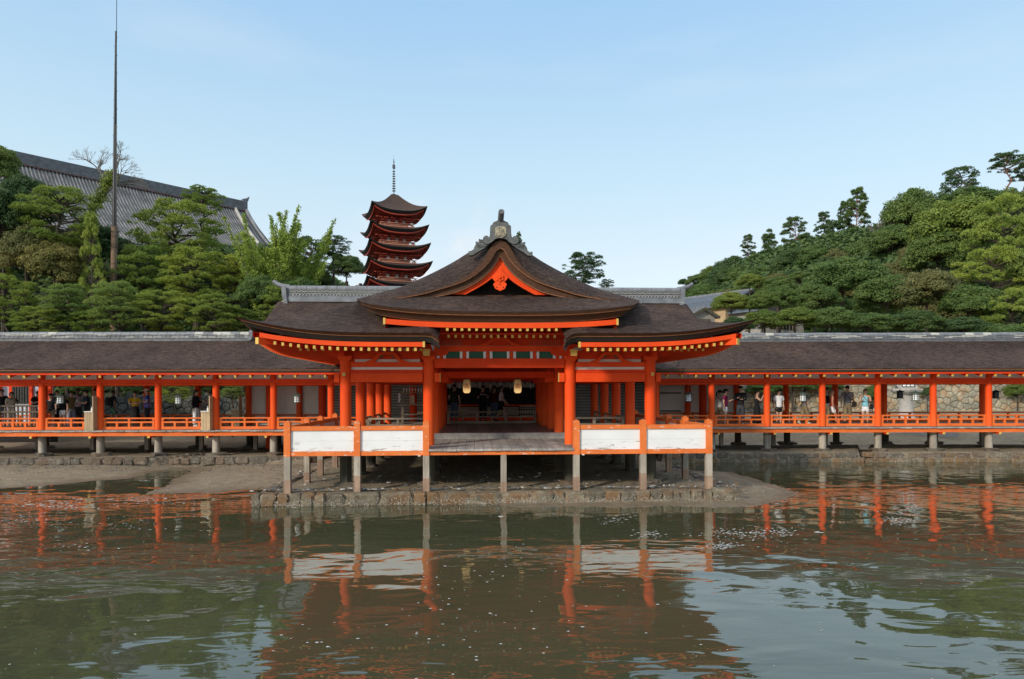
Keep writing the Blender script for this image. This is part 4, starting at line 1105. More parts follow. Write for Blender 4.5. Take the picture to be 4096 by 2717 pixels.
def paper_lantern(px, lab):
    q = P(px, 1450+374/3.92, 23.1)
    t = thing('paper_lantern', lab, 'lantern', q, 0, 'lit paper lanterns in the middle bay')
    MB().lathe([(.05,-.232),(.085,-.225),(.115,-.19),(.127,-.14),(.130,0),(.127,.14),(.115,.19),(.085,.225),(.05,.232)], n=20).build('lantern_paper', M['paper'], t, True)
    MB().lathe([(.06,.228),(.06,.262)], n=16).build('lantern_cap', M['black'], t); MB().lathe([(.05,-.25),(.05,-.23)], n=16).build('lantern_foot', M['black'], t)
    MB().tube([(0,0,.26),(0,0,.5)], .006, 5).build('hanging_cord', M['black'], t)
    c = MB()
    for a, b in ((0,.055),(-.045,-.022),(.045,-.022)):
        for r, w, in ((.048,.76),(.024,.62)):
            o1 = len(c.v); hexring(c, a, b-.01, r, -.140, -.136, w)
        hexring(c, a, b-.01, .008, -.140, -.136, 0.0)
    c.v = [(x, -math.sqrt(max(.0001, .133**2 - x*x)) - (.140+y)*.5, z) for x, y, z in c.v]
    c.build('hexagon_crest', M['crest'], t)
paper_lantern(1867, 'lit paper lantern with red hexagon crest above the man with the shoulder bag'); paper_lantern(2071, 'lit paper lantern with red hexagon crest right of the woman in the white blouse')

# ================================================================ stone kerbs
def kerb(name, label, pts, widths, h, depth, zb, mat, seed=0, normal=None, stack=1):
    """stones laid along a line from pts[0] to pts[1] (world)"""
    r = random.Random(seed); a, b = Vector(pts[0]), Vector(pts[1]); d = (b-a); ln = d.length; ang = math.atan2(d.y, d.x)
    t = thing(name, label, 'stone kerb', a, ang); t['kind'] = 'structure'
    tot = sum(widths); x = 0; n = 0
    for w in widths:
        w = w*ln/tot
        me = rock_mesh(seed*97+n, w*.97, depth*r.uniform(.9,1.1), h*r.uniform(.88,1.10), .07, mat, .14)
        put('stone', me, t, (x+w/2, depth/2+r.uniform(-.03,.03), zb+h/2+r.uniform(-.012,.012)), (r.uniform(-.02,.02), r.uniform(-.02,.02), r.uniform(-.02,.02))); x += w; n += 1
    return t
bnd = [25,100,245,345,450,565,665,840,1150,1440,1550,1668,1930,2230]; full_ = [1000+b/2.24 for b in bnd] + [2000+b/2.24 for b in [245,455,550,745,910,1070,1200,1330,1440,1540,1590,1710,1815,1890,2095,2185]]
wd = [b-a for a, b in zip(full_, full_[1:])]
kerb('stone_kerb', 'rust stained stone kerb at the water in front of the hall', (hallw(-6.6,-1.74), hallw(6.6,-1.74)), wd, .37, .42, -.06, M['kerb'], 3)
rr_ = random.Random(9)
kerb('stone_kerb', 'short stone kerb running back beside the hall, mud side', (hallw(-6.55,4.6), hallw(-6.55,-1.5)), [rr_.uniform(.3,.7) for _ in range(12)], .30, .38, .02, M['kerb2'], 4)
kerb('stone_kerb', 'short stone kerb running back beside the hall, reflecting pool side', (hallw(6.55,-1.5), hallw(6.55,4.6)), [rr_.uniform(.3,.7) for _ in range(12)], .30, .38, .02, M['kerb2'], 5)
def lw(x, y, z=0): return LEFT_O + Matrix.Rotation(LEFT_YAW, 3, 'Z') @ Vector((x, y, z))
kerb('stone_kerb', 'low stone kerb under the walk at the far left, before the drain gap', (lw(-9.5,-1.25,0), lw(.22,-1.45,0)), [rr_.uniform(.30,.52) for _ in range(24)], .27, .34, .13, M['kerb2'], 6)
kerb('stone_kerb', 'low stone kerb under the left walk, between drain gap and hall fence', (lw(1.05,-1.35,0), lw(6.6,-1.25,0)), [rr_.uniform(.35,.7) for _ in range(11)], .27, .34, .13, M['kerb2'], 7)
kerb('stone_kerb', 'dark side wall of the drain gap under the left walk, left bank', (lw(.20,-1.15,0), lw(3.2,3.4,0)), [rr_.uniform(.3,.6) for _ in range(12)], .28, .3, .12, M['kerb2'], 8)
kerb('stone_kerb', 'side wall of the drain gap under the left walk, right bank', (lw(4.2,3.4,0), lw(1.25,-1.0,0)), [rr_.uniform(.3,.6) for _ in range(12)], .28, .3, .12, M['kerb2'], 9)
def rw(x, y, z=0): return RIGHT_O + Vector((x, y, z))
def double(label, x0, x1, seed):
    t = kerb('stone_kerb', label, (rw(x0,-1.05,0), rw(x1,-1.05,0)), [rr_.uniform(.32,.72) for _ in range(int((x1-x0)/.5))], .22, .45, -.05, M['kerb'], seed)
    n = 0; x = 0
    while x < x1-x0-.3:
        w = rr_.uniform(.35,.75); put('stone', rock_mesh(seed*31+n, w*.96, .42, .22, .05, M['kerb2'] if n % 3 else M['kerb'], .14), t, (x+w/2, .24, .28+rr_.uniform(-.02,.02)), (0,rr_.uniform(-.04,.04),0)); x += w; n += 1
    return t
double('shell crusted double stone kerb under the right walk next to the hall', -2.3, 6.1, 11)
double('shell crusted double stone kerb under the right walk at the far right', 6.15, 17.5, 12)
# loose slates and shells strewn on the bed behind the front kerb
def rubble():
    r = random.Random(21); mb = MB()
    for i in range(520):
        x = r.uniform(-6.4, 6.5); y = -1.30 + abs(r.gauss(0, .12)) if r.random() < .75 else r.uniform(-1.3, 2)
        if r.random() < .25: x = r.choice((-6.3, 6.3)) + r.gauss(0,.3); y = r.uniform(-1.5, 4)
        s = r.uniform(.025, .085); w = hallw(x, y); a = r.uniform(0, 3.1); z = .335+r.uniform(0,.03)
        pts = [(w.x+s*math.cos(a+k*1.57)*r.uniform(.7,1.2), w.y+s*.7*math.sin(a+k*1.57)*r.uniform(.7,1.2)) for k in range(4)]
        t = r.uniform(.008,.03); mb.mat(r.choice((0,0,1,2))).prism(pts, z, z+t, 'xy')
    o = mb.build('slate_chips', [M['tiledark'], M['kerb'], M['tilepale']]); tag(o, 'dark slate chips and shells strewn behind the front kerb', 'rubble', kind='stuff')
rubble()
def shells():
    r = random.Random(22); mb = MB()
    def s_(x, y, z): 
        q = r.uniform(.006,.017); mb.add([(x-q,y,z),(x+q,y-.3*q,z),(x,y+q,z),(x,y,z+q*1.1)], [(0,1,3),(1,2,3),(2,0,3)])
    for i in range(1500):
        w = hallw(r.uniform(-6.6,6.6), -1.79+r.gauss(0,.03)); s_(w.x, w.y, abs(r.gauss(.05,.10)))
    for i in range(1600):
        w = rw(r.uniform(-2.4,17), -1.10+r.gauss(0,.04)); s_(w.x, w.y, r.uniform(0,.42))
    for i in range(700):
        w = lw(r.uniform(-9,6.6), -1.50+r.gauss(0,.04)); s_(w.x, w.y, r.uniform(.12,.4))
    for i in range(1800):
        x = r.uniform(-18, 18); y = r.uniform(18.5, 27); z = float(ground_z(np.array([[x]]), np.array([[y]]))[0,0]) if i < 900 else 0
        if z > .02: s_(x, y, z)
    o = mb.build('shells', M['tilepale']); tag(o, 'scattered oyster shells on kerbs and mud', 'shells', kind='stuff')
shells()
def pebbles():
    r = random.Random(33); mb = MB(); X = []; Y = []
    for i in range(3600):
        if i % 3: x = r.uniform(-19, -6.5); y = 27.4 - abs(r.gauss(0, 1.8))
        elif i % 2: w = hallw(r.uniform(-6.3, 6.3), r.uniform(-1.2, 4)); x, y = w.x, w.y
        else: x = r.gauss(5.5, 2.2); y = r.gauss(20.2, 1.2)
        X.append(x); Y.append(y)
    Zp = ground_z(np.array([X]), np.array([Y]))[0]
    for x, y, z in zip(X, Y, Zp):
        if z < .02: continue
        s = .012 + .045*r.random()**3; a = r.uniform(0, 3.1); h = s*r.uniform(.35,.8)
        p = [(x+s*math.cos(a+k*1.257)*r.uniform(.7,1.2), y+s*math.sin(a+k*1.257)*r.uniform(.7,1.2), z-.005) for k in range(5)]
        mb.mat(r.choice((0,0,1,2))).add(p + [(x, y, z+h)], [(k, (k+1) % 5, 5) for k in range(5)])
    o = mb.build('pebbles', [M['kerb2'], M['tiledark'], M['kerb']]); tag(o, 'pebbles and weed lumps strewn over the tidal mud', 'pebbles', kind='stuff')
pebbles()
# ================================================================ voronoi stone walls
def voronoi_wall(name, label, O, yaw, x0, x1, z0, z1, cell, mat, seed, batter=0.12, maxparts=300, topjit=.2):
    r = random.Random(seed); t = thing(name, label, 'stone wall', O, yaw)
    pts = []; nx = int((x1-x0)/cell); nz = max(2, int((z1-z0)/(cell*.72)))
    dz = (z1-z0)/nz; dx = (x1-x0)/nx
    for j in range(-1, nz+1):
        for i in range(-1, nx+1):
            pts.append((x0+(i+.5+(j % 2)*.5+r.uniform(-.38,.38))*dx, z0+(j+.5+r.uniform(-.36,.36))*dz))
    def clip(poly, a, b):
        mx, mz = (a[0]+b[0])/2, (a[1]+b[1])/2; nx_, nz_ = b[0]-a[0], b[1]-a[1]; out = []
        n = len(poly)
        for k in range(n):
            p, q = poly[k], poly[(k+1) % n]; dp = (p[0]-mx)*nx_+(p[1]-mz)*nz_; dq = (q[0]-mx)*nx_+(q[1]-mz)*nz_
            if dp <= 0: out.append(p)
            if (dp < 0) != (dq < 0):
                s = dp/(dp-dq); out.append((p[0]+(q[0]-p[0])*s, p[1]+(q[1]-p[1])*s))
        return out
    extra = MB(); cnt = 0
    for a in pts:
        if not (x0-.01 < a[0] < x1+.01 and z0 < a[1] < z1): continue
        poly = [(a[0]-cell*1.3, a[1]-cell*1.3), (a[0]+cell*1.3, a[1]-cell*1.3), (a[0]+cell*1.3, a[1]+cell*1.3), (a[0]-cell*1.3, a[1]+cell*1.3)]
        for b in pts:
            if b is not a and abs(b[0]-a[0]) < 2.6*cell and abs(b[1]-a[1]) < 2.6*cell:
                poly = clip(poly, a, b)
                if len(poly) < 3: break
        if len(poly) < 3: continue
        cx_ = sum(p[0] for p in poly)/len(poly); cz_ = sum(p[1] for p in poly)/len(poly)
        g = 0
        def sh(f, e): return [(cx_+(p[0]-cx_)*f, cz_+(p[1]-cz_)*f) for p in poly]
        dep = r.uniform(.05,.16)*cell; A = sh(.975,0); B = sh(.90,0); C = sh(.55,0); n = len(poly)
        tilt = r.uniform(-.06,.06)*cell
        vs = [(p[0], (p[1]-z0)*batter+.10*cell, p[1]) for p in A] + [(p[0], (p[1]-z0)*batter-dep*.6+tilt*(p[0]-cx_), p[1]) for p in B] + [(p[0], (p[1]-z0)*batter-dep*1.15+r.uniform(-.01,.01), p[1]) for p in C]
        fs = [(k, (k+1) % n, n+(k+1) % n, n+k) for k in range(n)] + [(n+k, n+(k+1) % n, 2*n+(k+1) % n, 2*n+k) for k in range(n)] + [tuple(range(2*n, 3*n))]
        if cnt < maxparts: MB().add(vs, fs).build('stone', mat, t); cnt += 1
        else: extra.add(vs, fs)
    if extra.v: tag(extra.build('more_stones', mat, t), kind='stuff')
    MB().prism([(.12*cell+.0, z0-.5), (1.6, z0-.5), (1.6, z1-.15), ((z1-z0)*batter+.12*cell, z1-.15)], x0, x1, 'yz').build('wall_core', M['gap'], t)
    return t
voronoi_wall('stone_wall', 'tall pale dry stone wall behind the right covered walk', (0,48,0), R(-1), 14.5, 40, 1.35, 5.6, .52, M['wallstone'], 2, .10)
voronoi_wall('stone_wall', 'low dark mossy stone wall seen through the left covered walk', (0,40.5,0), R(2), -34, -9.5, .5, 2.75, .50, M['darkstone'], 5, .15)
# ================================================================ main hall behind (lies across, its tiled ridge shows over the front hall)
MO = hallw(0, 12.2); 
main = thing('main_hall', 'broad main hall behind the front hall, with patterned tile ridge and lattice front', 'hall', MO, PSI)
# front wall at local y=0 (D ~ 32)
for x in (-10.2, -7.8, -5.4, -3.6, -2.35, 2.35, 3.6, 5.4, 7.8, 10.2):
    MB().cyl((x,0,.2), (x,0,4.2), .18, n=18).build('column', M['red'], main, True)
MB().box(-10.2, 10.2, -.12, .12, 3.42, 3.62).build('long_beam', M['red'], main)
MB().box(-10.2, 10.2, -.06, 7, 4.15, 4.2).build('ceiling', M['red'], main)
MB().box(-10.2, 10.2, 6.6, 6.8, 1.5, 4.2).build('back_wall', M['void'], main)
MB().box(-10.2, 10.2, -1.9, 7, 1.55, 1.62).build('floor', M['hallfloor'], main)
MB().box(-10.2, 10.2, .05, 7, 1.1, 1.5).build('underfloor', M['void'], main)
for i in range(9):
    MB().box(-10.2+i*2.5, -10.2+i*2.5+.3, .5, .8, .2, 1.5).build('pile', M['darkwood'], main)
MB().box(-2.3, 2.3, -.10, -.04, 1.63, 1.82).build('base_board', M['red'], main)
# panels with lattice at both ends, dark bays between
MB().box(-1.55, 1.35, -.02, .02, 1.86, 2.26).build('grey_panel', M['railwood'], main)
def lattice(x0, x1, z0, z1, nx, nz, mat, w=.022, y=-.03):
    mb = MB()
    for i in range(nx+1): x = lerp(x0, x1, i/nx); mb.box(x-w, x+w, y-.015, y+.015, z0, z1)
    for j in range(nz+1): z = lerp(z0, z1, j/nz); mb.box(x0, x1, y-.012, y+.012, z-w, z+w)
    return mb
for s in (-1, 1):
    a, b = sorted((s*1.42, s*2.15)); lattice(a, b, 1.86, 2.30, 6, 4, None).build('square_lattice', M['railwood'], main)
    a, b = sorted((s*.55, s*2.15)); MB().box(a, b, -.04, .0, 2.31, 2.38).build('lattice_sill', M['red'], main)
    lattice(a, b, 2.38, 3.35, 10, 7, None, .010).build('bay_lattice', M['void'], main)
    d = MB()
    for i in range(9):
        for j in range(6):
            x = lerp(a, b, (i+.5)/9); z = lerp(2.42, 3.3, (j+.5)/6); d.bar((x-.05,.0,z-.05), (x+.05,.0,z+.05), .012, .02); d.bar((x-.05,.0,z+.05), (x+.05,.0,z-.05), .012, .02)
    d.build('diamond_lattice', M['teal'] if 'teal' in M else M['green'], main)
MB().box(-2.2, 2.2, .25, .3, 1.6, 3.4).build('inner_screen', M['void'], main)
# short white curtain with crests
cu = MB().box(-2.1, 2.1, -.15, -.14, 3.18, 3.44).build('curtain', M['curtain'] if 'curtain' in M else M['plaster'], main)
tie = MB()
for i in range(9): tie.box(-1.9+i*.475-.02, -1.9+i*.475+.02, -.165, -.152, 3.12, 3.40)
tie.build('curtain_tie', M['white'], cu)
cr2 = MB()
for i in range(13): cr2.lathe([(.055,-.168),(.05,-.172)], (-1.95+i*.325, 0, 3.41), 8, 'y')
cr2.build('curtain_crest', M['tiledark'], cu)
# louvred bays at both sides
for s in (-1, 1):
    for x0, x1 in ((2.45, 3.5), (3.7, 5.3), (5.5, 7.6)):
        a, b = sorted((s*x0, s*x1)); mb = MB()
        for k in range(24): mb.box(a, b, -.05, -.02, 1.66+k*.073, 1.695+k*.073)
        tag(mb.build('louvre_slats', M['louvre'], main), kind='stuff')
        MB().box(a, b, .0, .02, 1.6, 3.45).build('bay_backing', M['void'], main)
# roof
RY = 6.2; RZ = 8.05
prof = [(-1.4,4.35),(0,4.95),(1.6,5.65),(3.2,6.45),(4.8,7.28),(RY,RZ)]
mb = MB(); full = prof + [(2*RY-y, z) for y, z in prof[::-1][1:]]
x0r, x1r = -11.35, 11.15
rows = []
for i in range(41):
    x = lerp(x0r, x1r, i/40); e = abs(2*i/40-1)
    rows.append([(x, y, z+.35*max(0,e-.7)**2*3*(1 if z < 6 else .3)) for y, z in full])
mb.grid(rows).build('roof', M['bark'], main, True)
for xx in (x0r, x1r):
    s = -1 if xx < 0 else 1
    vb = MB().grid([[(xx+s*.0, y, z+.03), (xx+s*.28, y, z-.16), (xx+s*.24, y, z-.34), (xx-s*.3, y, z-.3)] for y, z in full]); vb.build('verge_edge', M['bark'], main, True)
    MB().add([(xx-s*.4, y, z-.2) for y, z in full], [tuple(range(len(full)))]).build('gable_board', M['red'], main)
MB().box(x0r+.15, x1r-.15, RY-.30, RY+.30, RZ-.1, RZ+.12).build('ridge_bed', M['tile'], main)
def ridge_piece():
    """lower courses, wave pattern, upper courses of the ridge"""
    mb = MB(); mb.mat(0); w = .55
    for z, t, d in ((.12,.05,.30),(.18,.05,.29)): mb.box(0, w-.01, RY-d, RY+d, RZ+z, RZ+z+t)
    mb.mat(2).box(0, w, RY-.20, RY+.20, RZ+.24, RZ+.60)
    mb.mat(1)
    for k in range(3):
        cx_ = (k+.5)*w/3; pts = []
        for q in range(9):
            a = math.pi*q/8; pts.append((cx_-.085*math.cos(a), RZ+.26+.10*math.sin(a)*(1 if k % 2 == 0 else 1)))
        for p, q in zip(pts, pts[1:]): mb.bar((p[0], RY-.22, p[1]), (q[0], RY-.22, q[1]), .05, .022)
        pts = [(cx_-.085*math.cos(a)+.09, RZ+.42-.05*math.sin(a)) for a in [math.pi*q/6 for q in range(7)]]
    mb.mat(0).box(0, w-.01, RY-.245, RY+.245, RZ+.41, RZ+.445)
    mb.mat(1)
    for k in range(2):
        cx_ = (k+.5)*w/2; pts = [(cx_+.125*math.cos(a), RZ+.50+.045*math.sin(a)) for a in [2*math.pi*q/10 for q in range(10)]]
        for p, q in zip(pts, pts[1:]+pts[:1]): mb.bar((p[0], RY-.22, p[1]), (q[0], RY-.22, q[1]), .05, .018)
    mb.mat(0)
    for z, t, d in ((.565,.04,.27),(.61,.04,.26)): mb.box(0, w-.01, RY-d, RY+d, RZ+z, RZ+z+t)
    return mb.mesh('ridge_section', [M['tile'], M['tilepale'], M['tiledark']])
rp = ridge_piece()
capb = MB().prism([(RY+.22*math.cos(a), RZ+.655+.17*math.sin(a)) for a in [math.pi*q/8 for q in range(9)]], 0, .53, 'yz').mesh('cap_tile', M['tile'])
n = int((x1r-x0r-.5)/.55)
for i in range(n):
    put('ridge_section', rp, main, (x0r+.3+i*.55, 0, 0)); put('cap_tile', capb, main, (x0r+.3+i*.55, 0, 0))
for s, xx in ((-1, x0r+.3), (1, x0r+.3+n*.55)):
    MB().tube([(xx-s*.1, RY, RZ+.72), (xx+s*.25, RY, RZ+.78), (xx+s*.55, RY, RZ+.90), (xx+s*.78, RY, RZ+1.06)], [.15,.14,.12,.10], 10).build('upturned_end_tile', M['tile'], main, True)
    mb = MB().prism([(xx, RZ+.72), (xx+s*.22, RZ+.70), (xx+s*.20, RZ+.2), (xx+s*.10, RZ-.1), (xx+s*.22,RZ-.45), (xx+s*.05, RZ-.75), (xx-s*.25, RZ-.70), (xx-s*.12,RZ-.3), (xx-s*.05, RZ+.1)], RY-.42, RY-.30)
    mb.build('ridge_end_tile', M['tile'], main)
    fl_ = MB()
    for k in range(3): fl_.bar((xx-s*.02+s*k*.03, RY-.44, RZ-.05-k*.22), (xx+s*.18, RY-.44, RZ-.12-k*.2), .02, .04)
    fl_.build('tile_carving', M['tilepale'], main)

# ================================================================ offering stand inside the left wing of the hall
def hw(x, y, z): return hallw(x, y, z)
t = thing('offering_stand', 'dark wooden offering stand with folded white paper streamers in the left wing of the hall', 'stand', hw(-3.05, 8.0, FLOOR), PSI)
for x in (-.62, .62):
    for y in (-.25, .25): MB().box(x-.03, x+.03, y-.03, y+.03, 0, 1.62 if y > 0 else .82).build('leg', M['railwood'], t)
MB().box(-.75, .80, -.35, .35, .82, .88).build('table_top', M['railwood'], t)
MB().box(-.68, .68, -.28, .28, .42, .47).build('shelf', M['railwood'], t); MB().box(-.70, .70, .22, .28, 1.56, 1.63).build('upper_bar', M['railwood'], t)
MB().box(-.70, .70, .20, .26, 1.30, 1.34).build('rope_bar', M['boxwood'], t)
sh = MB()
for i in range(11):
    x = -.6+i*.12; sh.prism([(x,1.52),(x+.05,1.52),(x+.02,1.46),(x+.06,1.46),(x+.02,1.38),(x-.01,1.38)], .16, .165)
sh.build('paper_streamer', M['white'], t)
for x in (-.75, .62):
    g = MB()
    for k in range(5): g.prism([(x+.03*(k % 2), 1.30-k*.07), (x+.07+.03*(k % 2), 1.32-k*.07), (x+.05+.03*(k % 2), 1.22-k*.07), (x-.01, 1.22-k*.07)], -.3, -.295)
    g.build('paper_streamer', M['white'], t)
MB().box(-.30, -.12, -.15, .0, .88, 1.22).build('wooden_tablet', M['boxwood'], t); MB().box(.0, .42, -.25, .1, .47, .56).build('tray', M['boxwood'], t)
MB().box(.20,.28,-.1,-.02,.88,1.5).build('staff', M['darkwood'], t)
# ================================================================ wooden boxes with hand gel at the walk's edge
def gel_box(px, D, lab, tall=False):
    q = P(px, 1722, D); t = thing('wooden_box', lab, 'box', (q.x, D, 1.44), 0, 'plain wooden boxes along the left walk')
    MB().box(-.17,.16,-.14,.16,0,.76).build('box_body', M['boxwood'], t)
    for x in (-.06, .05): MB().box(x-.003, x+.003, -.143, -.14, .02, .74).build('board_joint', M['darkwood'], t)
    MB().box(-.19,.17,-.16,.17,.76,.785).build('box_top', M['white'], t)
    MB().box(.165,.20,-.15,.17,0,1.40).build('notice_board', M['boxwood'], t)
    b = thing('pump_bottle', 'white pump bottle on the ' + lab.replace('pale wooden box', 'box').replace(' at the back of the walk', ''), 'bottle', (q.x+.06, D, 1.44+.785), 0, 'white pump bottles on wooden boxes')
    MB().lathe([(.035,0),(.038,.01),(.038,.10),(.02,.125),(.012,.13),(.012,.165)], n=12).build('bottle_body', M['white'], b, True)
    MB().box(-.035,.012,-.008,.008,.165,.18).build('pump', M['white'], b)
gel_box(362, 28.0, 'pale wooden box before the second column from the flagpole side')
gel_box(826, 28.1, 'pale wooden box beside the woman in white trousers')
gel_box(945, 31.4, 'pale wooden box at the back of the walk against the wall corner')
# dark slatted gate standing on the far left deck
t = thing('slatted_screen', 'dark slatted wooden screen on the far left of the walk', 'screen', lw(-5.95, .35, DECK), LEFT_YAW)
for z in (.95, .70, .06): MB().box(-1.2, 1.05, -.03, .03, z, z+.07).build('rail', M['screenwood'], t)
slm = MB().box(-.028,.028,-.02,.02,0,.96).mesh('slat', M['screenwood'])
for i in range(13): put('slat', slm, t, (-1.15+i*.18, .045, 0))
MB().box(.98,1.06,-.05,.05,0,1.05).build('post', M['screenwood'], t)
# ================================================================ white side building at far left behind the walk
t = thing('side_building', 'cool white walled building with dark lattice windows behind the far left walk', 'building', lw(-10.4, 6.2, 0), LEFT_YAW)
for i in range(9):
    z = 1.0+i*.38; MB().box(-9, 2.0, .0+.004*(i % 2), .12, z+.004, z+.376).build('wall_board', M['bluewall'], t)
MB().box(-9, 2.0, -.12, .5, .3, .995).build('plinth', M['void'], t)
for x in (-6.4,-4.6,-2.9,-.55,.02,1.02,1.95): MB().box(x-.08, x+.08, -.10, .05, .9, 4.4).build('post', M['red'], t)
w = MB().box(.12,.93,-.09,-.02,2.45,4.0).build('window', M['black'], t)
for i in range(6): MB().box(.17+i*.13,.20+i*.13,-.12,-.092,2.47,3.98).build('window_bar', M['darkstone'], w)
MB().box(-9.4,2.4,-.9,3.5,4.4,4.5).build('roof', M['tiledark'], t)
MB().box(-2.4,-.7,-.6,-.5,1.45,3.6).build('white_panel', M['white'], t)

# ================================================================ tall stone lantern in the mud at the right
q = P(3625, 1700, 41.0)
t = thing('stone_lantern', 'tall granite lantern with round shaft and glazed light box behind the right walk', 'stone lantern', (q.x, 41.0, 0), R(-18))
MB().box(-2.3,2.3,-1.6,1.6,-.3,.75).build('base_block', M['granite'], t); MB().box(-1.5,1.5,-1.1,1.1,.75,1.2).build('base_step', M['granite'], t)
MB().lathe([(.55,1.2),(.50,1.35),(.40,1.5),(.375,2.1),(.39,2.6),(.45,2.72)], n=24).build('shaft', M['granite'], t, True)
MB().lathe([(.45,2.72),(.65,2.78),(.85,2.90),(.92,3.0),(.92,3.08)], n=6).build('platform', M['granite'], t)
MB().box(-.50,.50,-.50,.50,3.08,4.2).build('light_box', M['granite'], t)
for a in range(4):
    w = MB().box(-.32,.32,-.535,-.502,3.22,4.05).build('window', M['lampglass'], t); w.rotation_euler = (0,0,a*math.pi/2)
    for x in (-.32,-.11,.11,.32): MB().box(x-.02, x+.02, -.555, -.537, 3.20, 4.07).build('window_bar', M['black'], w)
    for z in (3.20, 3.62, 4.04): MB().box(-.34, .34, -.557, -.538, z, z+.03).build('window_bar', M['black'], w)
MB().lathe([(1.0,4.2),(1.05,4.35),(.6,4.7),(.2,4.9)], n=6).build('cap_stone', M['granite'], t)

# ================================================================ five storied pagoda
PD = 75.0; pc = P(1576, 1000, PD)
pag = thing('pagoda', 'five storied dark red pagoda with upswept bark roofs and bronze spire', 'pagoda', (pc.x, PD, 0), R(22))
pr_ = simple('pagoda_red', (.22,.028,.016), .6, .25, 3); M['pagred'] = pr_
M['pagbark'] = simple('pagoda_bark', (.060,.036,.028), .9, .35, 6, .03, 8)
M['pagedge'] = simple('pagoda_edge', (.018,.016,.018), .8, .3, 4)
def roof_tier(zc, hw_, rise, rin, top=False, nm='roof'):
    """zc: height of the upswept corner tips; hw_: half width"""
    dip = .72; zmid = zc-dip
    def eave(u, i): # u in -1..1 along one side, i inset
        return zmid + dip*abs(u)**2.8 - 0
    surf = MB(); edge = MB(); under = MB(); lath = MB()
    for s in range(4):
        ca, sa = math.cos(s*math.pi/2), math.sin(s*math.pi/2)
        def rot(x, y, z): return (x*ca-y*sa, x*sa+y*ca, z)
        rows = []
        for j in range(9):
            t_ = j/8; w = lerp(hw_, rin, t_)
            zz = [lerp(eave(-1+2*k/20, 0), zmid+rise, t_) - .42*math.sin(math.pi*t_)*(rise/2.4) - (0 if t_ else 0) for k in range(21)]
            rows.append([rot((-1+2*k/20)*w, -w, zz[k]) for k in range(21)])
        surf.grid(rows)
        E = []
        for k in range(21):
            u = -1+2*k/20; z = eave(u, 0)
            E.append([rot(u*hw_, -hw_, z-.005), rot(u*(hw_-.10), -(hw_-.10), z-.12), rot(u*(hw_-.32), -(hw_-.32), z-.30+.02*abs(u)), rot(u*(hw_-.9), -(hw_-.9), z-.28)])
        edge.grid(E)
        U = [[rot((-1+2*k/20)*(hw_-.42), -(hw_-.42), eave(-1+2*k/20,0)-.32), rot((-1+2*k/20)*(hw_-1.1), -(hw_-1.1), eave(-1+2*k/20,0)*.4+(zmid)*.6-.40), rot((-1+2*k/20)*(rin_body+.05), -(rin_body+.05), zmid-.38)] for k in range(21)]
        under.grid(U)
        for k in range(21-1):
            u0, u1 = -1+2*k/20, -1+2*(k+1)/20
            lath.bar(rot(u0*(hw_-.38), -(hw_-.38), eave(u0,0)-.36), rot(u1*(hw_-.38), -(hw_-.38), eave(u1,0)-.36), .08, .12)
    r = surf.build(nm, M['pagbark'], pag, True); edge.build('eave_edge', M['pagedge'], r); under.build('eave_underside', M['pagred'], r); lath.build('eave_board', M['pagred2'], r)
    return zmid
tip5 = CH + (1563-803)*71.3/F
